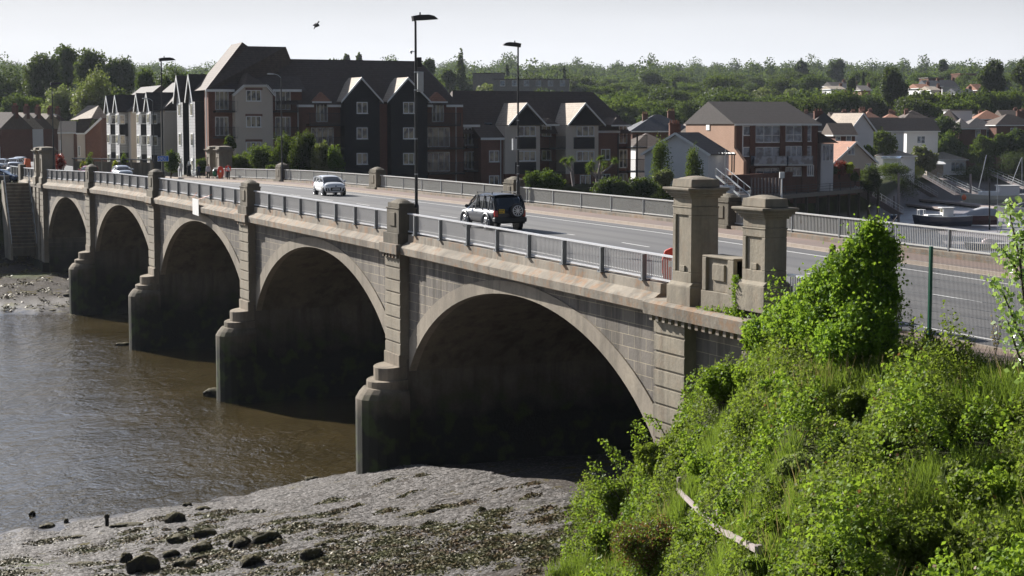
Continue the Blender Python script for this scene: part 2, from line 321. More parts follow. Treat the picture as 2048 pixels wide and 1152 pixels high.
# ------------------------------------------------------------------ the bridge
S = 26.56; PC = [S*i+1.03 for i in range(6)]; DW, DF, DE = .45, 17.4, 17.85
bridge = empty('arch_bridge', (0, 0, 0), 0, 'long concrete road bridge with five arches over the tidal river', 'bridge')
def crown(i): return prof(PC[i]+S/2)-2.52
def arch_z(i, x, a=13., b=7.): return crown(i)-7+b*sqrt(max(0, 1-(x/a)**2))
HW = 12.15
for i in range(5):
    c = PC[i]+S/2; n = 48; xs = [-HW*cos(pi*k/n) for k in range(n+1)]
    for d0, sg, nm in ((DW, -1, 'near'), (DF, 1, 'far')):
        m = MB(); lo = [(d0, c+x, arch_z(i, x)) for x in xs]; hi = [(d0, c+x, prof(c+x)-1.8) for x in xs]
        mid = [tuple((p[j]+q[j])/2 for j in range(3)) for p, q in zip(lo, hi)]
        m.grid([lo, mid, hi])
        for e in (-1, 1):                              # strip behind the pilaster
            a, b = c+e*HW, c+e*S/2
            zt = arch_z(i, HW); m.add([(d0, a, zt), (d0, b, zt), (d0, b, prof(b)-1.8), (d0, a, prof(a)-1.8)], [(0, 1, 2, 3)])
        m.build('spandrel_wall', M['stone'], bridge)
    m = MB(); m.grid([[(DW, c+x, arch_z(i, x)) for x in xs], [(6, c+x, arch_z(i, x)) for x in xs], [(12, c+x, arch_z(i, x)) for x in xs], [(DF, c+x, arch_z(i, x)) for x in xs]])
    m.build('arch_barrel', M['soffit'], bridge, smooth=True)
    for d0, sg in ((DW, -1), (DF, 1)):                 # raised arch ring
        m = MB(); inn = []; out = []
        for k in range(n+1):
            x = xs[k]; zi = arch_z(i, x); ze = crown(i)-7+7.5*sqrt(max(0, 1-(x/14.2)**2)); 
            inn.append((x, zi)); out.append((x*1.0, ze))
        f = d0+sg*.06
        m.grid([[(f, c+x, z-.02) for x, z in inn], [(f, c+x, z) for x, z in out]])
        m.grid([[(f, c+x, z) for x, z in out], [(d0-sg*.02, c+x, z) for x, z in out]])
        m.grid([[(f, c+x, z-.02) for x, z in inn], [(d0-sg*.3, c+x, z-.02) for x, z in inn]])
        m.build('arch_ring', M['ring'], bridge)
def nose(m, c, w, d0, tip, z0, z1, slope=.12, sg=-1, rnd=0):
    # plan: straight sides from d0 out, then an elliptical nose ending at tip
    st = d0+sg*(abs(tip-d0)*.35); n = 10; pts = [(d0, c-w)]
    for k in range(n+1):
        t = -pi/2+pi*k/n; pts.append((st+(tip-st)*cos(t), c+w*sin(t)))
    pts.append((d0, c+w)); N_ = len(pts)
    b = [(x, y, z0) for x, y in pts]
    if rnd:
        mid = [(x, y, z1-.3-slope*abs(x-d0)) for x, y in pts]; t2 = [((x-d0)*.93+d0, (y-c)*.93+c, z1-.06-slope*abs(x-d0)) for x, y in pts]; t3 = [((x-d0)*.82+d0, (y-c)*.84+c, z1) for x, y in pts]
        rows = [b, mid, t2, t3]
    else: rows = [b, [(x, y, z1-slope*abs(x-d0)) for x, y in pts]]
    base = len(m.v); m.grid(rows); top = len(m.v)-N_; m.f.append(tuple(range(top, top+N_))); m.mi.append(0)
for i in range(6):
    c = PC[i]; ab = i in (0, 5)
    for sg, D0 in ((-1, 0), (1, DE)):
        back = DW+.1 if sg < 0 else DF-.1
        # rusticated pilaster: proud blocks with recessed joints
        m = MB(); z = 5.95 if not ab else (1.0 if i == 5 else 3.0); top = prof(c)-1.85; rec = D0-sg*.045
        m.box(min(rec, back), max(rec, back), c-1.0, c+1.0, z, top)
        zz = top-.62
        m.box(min(D0, rec), max(D0, rec), c-1.03, c+1.03, zz, top)
        while zz > z+.2:
            z1 = zz-.075; z0 = max(z, z1-.495); m.box(min(D0, rec+sg*.004*0), max(D0, rec), c-1.03, c+1.03, z0, z1); zz = z0
        m.build('pilaster', M['pil'], bridge, bevel=.012)
        if not ab:
            m = MB(); m.box(min(D0+sg*.06, back), max(D0+sg*.06, back), c-1.06, c+1.06, 5.3, 5.95)
            nose(m, c, 1.1, D0-sg*.3, D0+sg*.85, 4.7, 5.45, .12, sg); nose(m, c, 1.25, D0-sg*.3, D0+sg*1.2, 4.1, 4.85, .1, sg); nose(m, c, 1.5, D0-sg*.3, D0+sg*1.72, -1.5, 4.4, .1, sg, 1)
            m.build('cutwater', M['pier'], bridge, bevel=.03)
        # bracket course and head block under the parapet
        m = MB(); a, b = sorted((D0+sg*.22, back)); m.box(a, b, c-1.2, c+1.2, prof(c)-1.87, prof(c)-1.42)
        for k in range(5):
            y = c-.86+k*.43; a, b = sorted((D0+sg*.14, D0-sg*.1)); m.box(a, b, y-.1, y+.1, prof(c)-2.06, prof(c)-1.872)
        m.build('pilaster_head', M['cornice'], bridge, bevel=.015)
    if not ab:
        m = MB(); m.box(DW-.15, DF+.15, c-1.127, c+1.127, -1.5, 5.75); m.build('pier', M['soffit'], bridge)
# abutments
for (a, b, z0) in ((-8.2, 2.1, 1.0), (PC[5]-1.0, 143, -1)):
    m = MB(); m.box(DW, DF, a, b, z0, prof((a+b)/2)-1.85); m.build('abutment', M['stone'], bridge)
# pilasters and wall of the near approach, second pilaster at the pillar pair
for c_, w_ in ((-4.5, 1.0),):
    m = MB(); top = prof(c_)-1.85; zz = top
    while zz > 4:
        m.box(0, DW+.02, c_-w_, c_+w_, zz-.5, zz-.0); zz -= .575
        m.box(.045, DW+.02, c_-w_+.03, c_+w_-.03, zz-.001, zz+.076)
    m.build('pilaster', M['pil'], bridge, bevel=.01)
for c_ in (PC[5]+2.6, PC[5]+5.0):
    m = MB(); top = prof(c_)-1.85; zz = top
    while zz > 1.5:
        m.box(0, DW+.02, c_-.75, c_+.75, zz-.5, zz); zz -= .575; m.box(.045, DW+.02, c_-.72, c_+.72, zz-.001, zz+.076)
    m.build('pilaster', M['pil'], bridge, bevel=.01)
m = MB(); m.box(-.25, DW, PC[5]-1.3, 143, -.5, 2.6); m.build('abutment_foot', M['pier'], bridge, bevel=.05)
# cornice, sloping ledge and plinth that carries the railings
def stations(a, b, st=1.5):
    n = max(2, int((b-a)/st)+1); return [a+(b-a)*k/(n-1) for k in range(n)]
def cornice(a, b, sg, D0, plinth=True):
    pr = [(DW+.03, -1.95), (.28, -1.95), (.28, -1.86), (-.03, -1.84), (-.05, -1.53), (.02, -1.47), (.33, -1.26), (.35, -.95), (.82, -.93), (.82, -1.3)] if plinth else [(DW+.03, -1.95), (.28, -1.95), (.28, -1.86), (-.03, -1.84), (-.05, -1.53), (.02, -1.47), (.82, -1.4)]
    if sg > 0: pr = [(DE-d, z) for d, z in pr]
    m = MB(); rows = [[(d, s_, prof(s_)+z) for d, z in pr] for s_ in stations(a, b)]; m.grid(rows)
    m.f += [tuple(range(len(pr))), tuple(range(len(m.v)-len(pr), len(m.v)))]; m.mi += [0, 0]
    return m.build('cornice', M['cornice'], bridge)
def bays(sg):
    D0 = 0 if sg < 0 else DE
    for i in range(5): cornice(PC[i]+1.22, PC[i+1]-1.22, sg, D0)
bays(-1); bays(1)
cornice(PC[5]+1.2, 150, -1, 0); cornice(PC[5]+1.2, 146, 1, 0); cornice(-40, PC[0]-1.2, 1, 0); 
# broad ledge below the near pair of pillars
m = MB(); rows = [[(d, s_, prof(s_)+z) for d, z in ((DW, -1.9), (-.28, -1.88), (-.32, -1.5), (-.2, -1.42), (.9, -1.36))] for s_ in stations(-9.5, PC[0]+1.25)]; m.grid(rows); m.f.append(tuple(range(len(m.v)-5, len(m.v)))); m.mi.append(0)
m.build('ledge', M['cornice'], bridge)
m = MB()
for k in range(22):
    y = 1.9-k*.43; m = MB(); m.box(-.2, .05, y-.1, y+.1, prof(y)-2.08, prof(y)-1.87); m.build('dentil', M['cornice'], bridge, bevel=.01)
m = MB(); m.box(DW-.02, DW+.5, -9.5, 0, 2, prof(-4)-1.88); m.build('wing_wall', M['stone'], bridge)
# parapet posts on every pier
def dome(m, x0, x1, y0, y1, z, h):
    nx, ny = 6, 6; rows = []
    for j in range(ny+1):
        v = j/ny*2-1; rows.append([(x0+(x1-x0)*i/nx, y0+(y1-y0)*j/ny, z+h*(1-abs(i/nx*2-1)**2.2)*(1-abs(v)**2.2)) for i in range(nx+1)])
    m.grid(rows)
def parapet_post(c, sg, D0):
    z = prof(c); m = MB(); X = lambda a, b: sorted((D0-sg*a, D0-sg*b))
    m.box(*X(-.08, .95), c-1.03, c+1.0, z-1.5, z-.93); m.box(*X(0, .82), c-.95, c+.72, z-.93, z+.16)
    m.box(*X(-.03, .86), c-.98, c+.75, z+.16, z+.22); m.box(*X(.04, .78), c-.9, c+.67, z+.22, z+.42)
    x0, x1 = X(.04, .78); dome(m, x0, x1, c-.9, c+.67, z+.42, .2)
    m.box(*X(-.05, .03), c-.5, c+.27, z-.62, z-.0)
    m.box(*X(.8, .86), c-.5, c+.27, z-.62, z-.0)
    m.build('parapet_post', M['post'], bridge, bevel=.02)
for i in range(1, 5): parapet_post(PC[i], -1, 0); parapet_post(PC[i], 1, DE)
parapet_post(PC[0], 1, DE)
# tall panelled gate pillars, two at each corner
def pillar(x0, x1, y0, y1, zb, zt, mats='pil', panel=True, lab=None):
    m = MB(); H = zt-zb; cx, cy = (x0+x1)/2, (y0+y1)/2
    m.box(x0-.12, x1+.12, y0-.16, y1+.16, zb, zb+.78)
    m.prism([(x0-.12, zb+.78), (x1+.12, zb+.78), (x1, zb+.9), (x0, zb+.9)], y0-.1, y1+.1)
    rx = .055
    m.box(x0+rx, x1-rx, y0+rx, y1-rx, zb+.8, zt-.5)
    w = .2
    for (a, b) in ((y0, y0+w), (y1-w, y1)):
        m.box(x0, x1, a, b, zb+1.22, zt-1.2)
    m.box(x0, x1, y0, y1, zb+.8, zb+1.22); m.box(x0, x1, y0, y1, zt-1.2, zt-.95)
    m.box(x0, x0+.001+rx, cy-.17, cy+.17, zb+1.22, zb+1.42)
    m.box(x0-.02, x1+.02, y0-.02, y1+.02, zt-.97, zt-.92); m.box(x0+.01, x1-.01, y0+.01, y1-.01, zt-.92, zt-.62)
    for k, (e, h0, h1) in enumerate(((.05, .66, .6), (.1, .6, .53), (.17, .53, .46), (.21, .46, .42))):
        m.box(x0-e, x1+e, y0-e, y1+e, zt-h0, zt-h1)
    m.box(x0-.25, x1+.25, y0-.25, y1+.25, zt-.42, zt-.34)
    m.hexa([(x0-.03, y0-.03, zt-.33), (x1+.03, y0-.03, zt-.33), (x1+.03, y1+.03, zt-.33), (x0-.03, y1+.03, zt-.33)], [(x0, y0, zt-.08), (x1, y0, zt-.08), (x1, y1, zt-.08), (x0, y1, zt-.08)])
    dome(m, x0, x1, y0, y1, zt-.081, .1)
    o = m.build('gate_pillar', M['pil'], bridge, bevel=.02)
    if lab: o['label'] = lab
    return o
pillar(.02, .98, -.36, .86, 10.52, 14.72)
pillar(.02, .75, -4.72, -3.44, 10.9, 14.28)
m = MB(); m.box(.0, .8, -3.1, -1.02, 10.6, 11.28); m.box(.1, .7, -2.98, -1.1, 11.28, 12.3); m.box(.0, .72, -2.98, -2.62, 11.28, 12.3); m.box(.0, .72, -1.32, -1.08, 11.28, 12.3)
m.box(.04, .3, -2.35, -1.62, 11.62, 12.12); m.box(.0, .74, -2.98, -1.08, 12.3, 12.36); m.build('pillar_block', M['pil'], bridge, bevel=.02)
for sg, D0 in ((-1, 0), (1, DE)):
    X = lambda a, b: sorted((D0-sg*a, D0-sg*b))
    for (y0, y1, zt) in ((PC[5]-.9, PC[5]+.5, 14.2), (PC[5]+3.2, PC[5]+4.6, 14.15)):
        x0, x1 = X(.0, 1.35) if sg < 0 else (DE+.15, DE+1.55); pillar(x0, x1, y0, y1, 10.3, zt)
x0, x1 = DE-1.1, DE-.02; m = MB(); m.box(DE-.95, DE-.02, -4.3, -3, 10.6, 12.6); 
m.build('pillar_block', M['pil'], bridge, bevel=.02)
# parapet at the land end on the left
m = MB(); m.box(.1, .7, 149.3, 151, 10.1, 12.1); m.build('parapet_post', M['post'], bridge, bevel=.03)
# far low wall
# ---------------- railings
def railing(a, b, d, label, near=True, pitch=3.14, off=2.2, z0=0., zp=prof):
    mid = (a+b)/2; r = empty('railing', (d, mid, zp(mid)-1.0), 0, label, 'railing', 'railings between the parapet posts of the bridge')
    ox, oy, oz = d, mid, zp(mid)-1.0
    P = lambda x, y, z: (x, y-oy, z-oz)
    st = stations(a, b, 3); mt = M['rail'] if near else M['railfar']
    for nm, za, zb, w in (('top_rail', -.06, 0., .13), ('bottom_rail', -.86, -.80, .07)):
        m = MB(); m.grid([[P(x, s_, zp(s_)+z) for x, z in ((-w/2, za), (w/2, za), (w/2, zb), (-w/2, zb), (-w/2, za))] for s_ in st]); m.build(nm, mt, r)
    m = MB(); k = a+.1
    while k < b-.05:
        z = zp(k); m.box(-.008 if near else -.012, .008 if near else .012, k-oy-.012, k-oy+.012, z-.80-oz, z-.06-oz); k += .118
    m.build('bars', M['railbar'] if near else M['railfar'], r)
    s_ = a+off; posts = [a+.12]
    while s_ < b-.6: posts.append(s_); s_ += pitch
    for p in posts:
        z = zp(p); m = MB()
        if near:
            m.box(-.17, -.02, p-oy-.055, p-oy+.055, z-.94-oz, z-.07-oz); m.box(-.22, .10, p-oy-.13, p-oy+.13, z-.95-oz, z-.905-oz)
            m.box(-.2, -.05, p-oy+.07, p-oy+.14, z-.91-oz, z-.87-oz)
        else:
            m.box(-.05, .05, p-oy-.045, p-oy+.045, z-.94-oz, z-.06-oz)
        m.build('post', M['railpost'], r)
    return r
names = ['nearest', 'second', 'middle', 'fourth', 'farthest']
for i in range(5):
    railing(PC[i]+(1.0 if i else .2)-.2*(i > 0), PC[i+1]-1.0, .45, 'grey bar railing on the left parapet above the %s arch' % names[i], True, 3.14, 2.45 if i else 2.25)
    railing(PC[i]+.95, PC[i+1]-.95, DE-.42, 'pale bar railing on the right parapet opposite the %s arch' % names[i], False, 3.9, 3.9)
railing(PC[5]+5.2, 149.2, .45, 'short grey railing beyond the far left pillars', True, 2.2, 1.6)
railing(-36, PC[0]-1.1, DE-.42, 'long pale bar railing beside the near approach road', False, 3.9, 3.4)
railing(-9.3, -5.3, .45, 'grey railing half hidden by ivy beside the near pillars', True, 3, 2)
railing(151.2, 160, .45, 'grey railing past the squat post at the steps', True, 2.2, 2.2)
# ---------------- road, footways, kerbs, markings
def strip(name, d0, d1, a, b, dz, mat, step=3., kind='structure', parent=None, skirt=0):
    m = MB(); st = stations(a, b, step); rows = []
    for s_ in st:
        z = rz(s_)+dz; r = [(d0, s_, z), (d1, s_, z)]
        if skirt: r = [(d0, s_, z-skirt)]+r+[(d1, s_, z-skirt)]
        rows.append(r)
    m.grid(rows); o = m.build(name, mat, parent)
    if kind: o['kind'] = kind
    return o
K0, K1 = 1.75, 14.9
strip('road', K0-.2, K1+.2, -60, 240, 0, M['asphalt'], skirt=.3)
strip('footway', K1+.16, 17.4, -60, 141, .12, M['foot'], skirt=.4)
strip('footway', .75, K0-.16, 1, 148, .12, M['foot'], skirt=.4)
strip('footway', .2, K0-.16, -60, 1, .06, M['foot'], skirt=.4)
m = MB()
for d0, d1 in ((K1, K1+.16), (K0-.16, K0)): m.grid([[(d0, s_, rz(s_)-.1), (d0, s_, rz(s_)+.135), (d1, s_, rz(s_)+.135), (d1, s_, rz(s_)-.1)] for s_ in stations(-60, 150, 3)])
m.build('kerb', M['kerb'])['kind'] = 'structure'
def lines(name, segs, w):
    m = MB()
    for d, a, b in segs:
        m.grid([[(d-w/2, s_, rz(s_)+.006), (d+w/2, s_, rz(s_)+.006)] for s_ in stations(a, b, 3)])
    m.build(name, M['paint'])['kind'] = 'structure'
lines('edge_line', [(13.4, -60, 150), (3.2, -60, 150)], .13)
seg = []; s_ = -41.2
while s_ < 150: seg.append((8.85, s_, s_+2.6)); s_ += 7.55
lines('centre_line', [(d, a+.1, b+.1) for d, a, b in seg], .12)
strip('drain_channel', K1-.22, K1-.02, -60, 150, .004, M['kerb'])
# far low parapet wall at the approach and its gap
m = MB(); m.grid([[(17.4, s_, rz(s_)), (17.4, s_, prof(s_)-.93), (17.85, s_, prof(s_)-.93)] for s_ in stations(-60, 141, 3)]); m.build('parapet_wall', M['cornice'], bridge)
# ------------------------------------------------------------------ terrain
FWX, FWY = sin(YAW), cos(YAW); RX, RY = cos(YAW), -sin(YAW)
BX = np.array([-600, -60, 0, 18, 64, 88, 118, 140, 179, 203, 217, 235, 420, 900, 2000.]); BY = np.array([190, 150, 141, 139, 131, 140, 160, 188, 238, 264, 266, 262, 240, 200, 150.])
BT = np.array([9, 5.5, 9.8, 9.6, 9.3, 8.4, 7, 6.5, 5.6, 4.9, 4.7, 4.6, 5, 6, 6.])
BW = np.array([45, 44, 45, 30, 22, 22, 40, 60, 60, 60, 60, 60, 40, 12, 12.])
NX = np.array([-600, -100, -18, -13, -8.6, -4.1, -.7, 2, 18, 40, 90, 200, 900]); NY = np.array([-20, 10, 23.9, 25.2, 26.6, 28.8, 30.6, 33, 33, 24, 0, -50, -300.])
def fnoise(x, y, sc, seed=0):
    r = np.random.RandomState(seed); v = 0
    for k in range(7):
        a = r.uniform(0, 2*pi); f = (2*pi/sc)*(1.0+.55*k); v = v+np.sin((x*cos(a)+y*sin(a))*f+r.uniform(0, 6.28))/(1+.5*k)
    return v/3
def H(x, y):
    x = np.asarray(x, float); y = np.asarray(y, float)
    rx = x-CP.x; ry = y-CP.y; Zf = rx*FWX+ry*FWY; R = np.hypot(rx, ry)
    bs = np.interp(x, BX, BY); bt = np.interp(x, BX, BT); bw = np.interp(x, BX, BW); u = y-bs
    ns = np.interp(x, NX, NY)
    # river bed and far mud
    mt = np.interp(x, [90, 112], [2.2, .26]); far = np.where(u < 0, np.minimum(np.clip(mt+np.maximum(u+bw*.5, u*0)*0+np.where(x > 100, np.minimum(0, (u+bw*.55))*.05, u*(2.9/bw)), -1.2, 2.2), mt), mt+(bt-mt)*np.clip(u/2.5, 0, 1))
    hill = np.interp(Zf, [0, 330, 430, 560, 700, 1000, 1500, 2200, 3500, 9000], [0, 0, 3, 9, 15, 27, 50, 66, 70, 60])*np.clip((u+5)/60, 0, 1)
    far = far+hill
    # near mud
    foot = 6.5+2.1*x; A = (ns-y); B = np.maximum((y-foot)/2.33, 0)
    A_ = np.maximum(A, 0)*.9; mud = np.where(A > 0, 3.3*(A_/(A_+B+.01))**1.15, np.maximum(-1.2, A*.09))
    right = x > 0
    fx = np.where(x > 0, 6.5-.0*x, foot)
    Bx = np.maximum((y-4)/1.6, 0); mud = np.where(right, np.where(A > 0, 2.9*(A_/(A_+Bx+.01))**1.1, np.maximum(-1.2, A*.09)), mud)
    # embankment on the camera side
    pl = 3.3+.68*(np.minimum(foot, 6.5)-y-.9); cp0 = 9.9+.5*np.clip((-6-y)/4, 0, 1); cap = np.where(x < -.5, cp0+.22*(x+.5), cp0)
    e1 = np.minimum(pl, cap); e1 = np.where(x < .6, e1, np.clip(mud+(1.2-y)*6, -2, 9.9))
    e2 = 9.9-np.maximum(x-18.5, 0)*.55                    # right side of the approach road
    e1 = np.where(x > 18.5, np.minimum(e1, e2), e1)
    near = np.where(y < np.where(x < .6, foot, 1.2), np.maximum(mud if False else np.where(y < ns, 0.8, -1), e1), mud)
    near = np.where((y < foot) & (x < .6), np.maximum(e1, np.minimum(mud, 3.3)), near)
    h = np.where(y < ns, near, np.maximum(np.maximum(-1.2, mud), np.where(u > -bw*1.2, far, -1.2)))
    h = np.where(y > ns+1, np.maximum(far, np.where(A > -14, mud, -1.2)), h)
    wet = (h < 4) & (h > -1.1)
    h = h+np.where(wet, .10*fnoise(x, y, 9, 3)+.05*fnoise(x, y, 2.6, 4), 0)+np.where(Zf > 420, 3*fnoise(x, y, 260, 5), 0)
    return h
ang = np.concatenate([np.linspace(-180, -26, 20)[:-1], np.linspace(-26, 26, 420), np.linspace(26, 180, 20)[1:]])
rad = np.concatenate([[.5, 3, 6, 9], np.geomspace(11, 130, 190), np.geomspace(131, 420, 130), np.geomspace(424, 8000, 70)])
AA, RR = np.meshgrid(np.radians(ang)+YAW, rad); X_ = CP.x+RR*np.sin(AA); Y_ = CP.y+RR*np.cos(AA); Z_ = H(X_, Y_)
ctr = (RR < 12); Z_[ctr] = np.minimum(Z_[ctr], 12)
V = np.stack([X_, Y_, Z_], -1).reshape(-1, 3); nr, na = X_.shape; I = np.arange(nr*na).reshape(nr, na)
F = np.stack([I[:-1, :-1], I[1:, :-1], I[1:, 1:], I[:-1, 1:]], -1).reshape(-1, 4)
n = N('mud_and_earth'); xyz = n.sep(); z = xyz['Z']
a = n.noise(.25, 5); b = n.noise(14, 4, .7); vor = n.n('TexVoronoi', feature='F1'); vor.inputs['Scale'].default_value = 9; n.l(n.pos(), vor.inputs['Vector']); vd = vor.outputs['Distance']; vc = vor.outputs['Color']
vcs = n.sep(vc)
mud = n.mix(n.rng(a, .35, .65), (.044, .038, .033), (.078, .068, .06)); mud = n.mix(n.rng(vcs['X'], .6, .95, 0, .6), mud, (.18, .165, .155)); mud = n.mix(n.rng(vcs['Y'], .7, 1, 0, .8), mud, (.05, .045, .04))
weed = n.noise(.75, 7, .68, n.mapv((1, 1, 1)), .3); 
brown = n.mix(n.noise(3, 4), (.055, .042, .015), (.10, .085, .02))
mud = n.mix(n.rng(weed, .57, .60), mud, brown)
alg = n.noise(.12, 4); mud = n.mix(n.math('MULTIPLY', n.rng(alg, .62, .68, 0, .7), n.rng(b, .4, .6)), mud, (.12, .17, .04))
grass = n.mix(n.rng(n.noise(.4, 5), .35, .65), (.02, .022, .010), (.05, .06, .016)); 
mud = n.mix(n.rng(xyz['X'], 70, 100, 0, .8), mud, (.27, .25, .26)); c = n.mix(n.rng(z, 3.3, 4.6), mud, grass); n.col(c)  # paler tone towards the right paints the sheen of the wet mud
wetm = n.rng(z, .2, 3.2, 1, .0); n.set(n.math('ADD', n.rng(z, .05, .7, .28, .88), n.rng(n.noise(1.1, 5, .7), .4, .6, -.06, .12)), 0, n.rng(z, .1, .7, .45, .06))
n.bump(n.math('ADD', n.math('MULTIPLY', vd, -1.0), n.math('MULTIPLY', n.noise(30, 3), .5)), .55, .05); bn_ = [q for q in n.t.nodes if q.bl_idname == 'ShaderNodeBump'][-1]; n.l(n.rng(z, .3, 1.2, .12, .55), bn_.inputs['Strength']); M['ground'] = n.m
g = npmesh('ground', V, F, M['ground']); g['kind'] = 'structure'; g.data.polygons.foreach_set('use_smooth', [True]*len(g.data.polygons))
# ---------------- water
n = N('river_water'); v1 = n.mapv((1, 1, 1), None, (0, 0, .5)); 
w1 = n.noise(.9, 3, .55, n.mapv((1.0, .55, 1), v1), .6); w2 = n.noise(4.2, 4, .6, n.mapv((1, .6, 1), v1), .4); w3 = n.noise(.16, 3, .5)
calm = n.noise(.045, 3, .5, n.mapv((1, 1, 1)))
h = n.math('ADD', n.math('MULTIPLY', w1, 1.), n.math('MULTIPLY', w2, .42)); h = n.math('MULTIPLY', h, n.rng(calm, .35, .6, .45, 1.3))
n.col(n.mix(n.rng(w3, .3, .7), (.048, .037, .016), (.075, .057, .026))).set(.04, 0, .5); n.b.inputs['IOR'].default_value = 1.6
bp = n.n('Bump', Strength=.85, Distance=.25); n.l(h, bp.inputs['Height']); n.l(bp.outputs[0], n.b.inputs['Normal']); M['water'] = n.m
m = MB(); m.grid([[(x, y, 0) for x in (-900, -100, -20, 0, 20, 100, 500, 2500)] for y in (-400, 0, 40, 100, 200, 400)]); w = m.build('river_water', M['water']); w['kind'] = 'structure'
# ------------------------------------------------------------------ buildings
class Fr:
    """Local frame of a facade: x to the right along it, y back into the building, z up."""
    def __init__(s, px, Z, phi, z0=9.0):
        o = atz(px, Z, z0); s.o = o; s.phi = phi; s.z0 = z0
        s.lx = Vector((cos(phi), sin(phi), 0)); s.ly = Vector((-sin(phi), cos(phi), 0))
    def p(s, px, py, off=0):
        r = ray(px, py); t = (off-(CP-s.o).dot(s.ly))/r.dot(s.ly); q = CP+r*t
        return (q-s.o).dot(s.lx), q.z-s.z0
    def x(s, px, off=0): return s.p(px, 251, off)[0]
    def z(s, px, py, off=0): return s.p(px, py, off)[1]
    def root(s, name, label, cat, group=None): return empty(name, s.o, s.phi, label, cat, group)
def window(f, root, x0, x1, y0, y1, off, panes=2, glass='glass', frame='bwhite', name='window', bars=(), fw=.09, sill=True):
    a, zt = f.p(x0, y0, off); b, zb = f.p(x1, y1, off); zb = f.z(x0, y1, off); y = off-.03
    return win(root, a, b, zb, zt, y, panes, glass, frame, name, bars, fw, sill)
def win(root, a, b, zb, zt, y, panes=2, glass='glass', frame='bwhite', name='window', bars=(), fw=.09, sill=True):
    m = MB(); m.box(a, a+fw, y-.04, y+.1, zb, zt); m.box(b-fw, b, y-.04, y+.1, zb, zt); m.box(a+fw, b-fw, y-.04, y+.1, zt-fw, zt); m.box(a+fw, b-fw, y-.04, y+.1, zb, zb+fw)
    for k in range(1, panes):
        c = a+(b-a)*k/panes; m.box(c-fw*.5, c+fw*.5, y-.036, y+.1, zb+fw, zt-fw)
    for q in bars: z = zb+(zt-zb)*q; m.box(a+fw, b-fw, y-.03, y+.1, z-fw*.35, z+fw*.35)
    if sill: m.box(a-.05, b+.05, y-.1, y-.041, zb-.05, zb+.04)
    o = m.build(name, M[frame], root); g = MB(); g.box(a+fw*.5, b-fw*.5, y+.012, y+.05, zb+fw*.5, zt-fw*.5); g.build('pane', M[glass], o); return o
def balcony(f, root, x0, x1, y0, y1, off, dep=1.1):
    a, zt = f.p(x0, y0, off); b = f.x(x1, off); zb = f.z(x0, y1, off); m = MB(); y = off-dep
    m.box(a, b, y, off, zb-.16, zb); m.box(a, b, y, y+.05, zt-.05, zt); m.box(a, b, y, y+.04, zb+.08, zb+.12)
    for xx in (a, b-.04): m.box(xx, xx+.04, y, off, zt-.05, zt); m.box(xx, xx+.05, y, y+.05, zb, zt)
    k = a+.11
    while k < b: m.box(k, k+.03, y+.01, y+.03, zb, zt-.05); k += .12
    m.build('balcony', M['black'], root)
def gable(f, root, xa, xl, xr, ya, ye, off, back, mat='tilep', over=.25, barge='bwhite', wall=None, ywall=None, th=.14, barg=True):
    """Pitched roof running back from a front gable. xa,ya apex; xl..xr eaves at ye (pixels on the plane off)."""
    ax, az = f.p(xa, ya, off-over); lx, lz = f.p(xl, ye, off-over); rx, _ = f.p(xr, ye, off-over); rz_ = lz
    y0, y1 = off-over, off+back; m = MB(); u = .16
    m.prism([(lx, lz), (ax, az), (ax, az+u), (lx-.1, lz+u*.5)], y0, y1); m.build('roof', M[mat], root)
    m = MB(); m.prism([(rx, rz_), (ax, az), (ax, az+u), (rx+.1, rz_+u*.5)], y0, y1); m.build('roof', M[mat], root)
    if barg:
        m = MB(); w = .24
        for q in ((lx-.1, lz), (rx+.1, rz_)):
            m.prism([(q[0], q[1]-w*.6), (ax, az-w*.4), (ax, az+u+.02), (q[0], q[1]+u*.5+.02)], y0-.07, y0-.01)
        m.build('bargeboard', M[barge], root)
    if wall:
        wl, wr = f.x(xl+(xr-xl)*.07, off), f.x(xr-(xr-xl)*.07, off); zb = f.z(xa, ywall, off); k = (az-lz)/((rx-lx)/2)
        zs = lz+k*(wl-lx)*.95
        m = MB(); m.prism([(wl, zb), (wr, zb), (wr, zs), (ax, az-.05), (wl, zs)], off, off+back*.6); m.build('wall', M[wall], root)
    return ax, az, lx, lz, rx
def hip(root, x0, x1, y0, y1, ze, zr, rl, rr, mat='tile', yr=None, fascia=True, gl=False, gr=False):
    """Hipped roof: eaves rectangle at ze, ridge from rl to rr at zr."""
    yr = (y0+y1)/2 if yr is None else yr; m = MB()
    v = [(x0, y0, ze), (x1, y0, ze), (x1, y1, ze), (x0, y1, ze), (rl, yr, zr), (rr, yr, zr)]
    m.add(v, [(0, 1, 5, 4), (1, 2, 5), (2, 3, 4, 5), (3, 0, 4), (0, 3, 2, 1)])
    o = m.build('roof', M[mat], root)
    if fascia:
        g = MB(); g.box(x0+.05, x1-.05, y0-.04, y0+.02, ze-.2, ze-.005); g.box(x0-.03, x0+.03, y0+.03, y1, ze-.2, ze-.005); g.box(x1-.03, x1+.03, y0+.03, y1, ze-.2, ze-.005); g.build('fascia', M['bwhite'], root)
    return o
def chimney(root, x, y, z0, z1, w=.8, mat='brickd', pots=3):
    m = MB(); m.box(x-w/2, x+w/2, y-.35, y+.35, z0, z1); m.box(x-w/2-.06, x+w/2+.06, y-.41, y+.41, z1-.2, z1-.05); o = m.build('chimney', M[mat], root)
    q = MB()
    for k in range(pots): q.tube([(x-w/2+w*(k+.5)/pots, y, z1-.05), (x-w/2+w*(k+.5)/pots, y, z1+.4)], [.12, .1], 8)
    q.build('chimney_pot', M['tiler'], o)
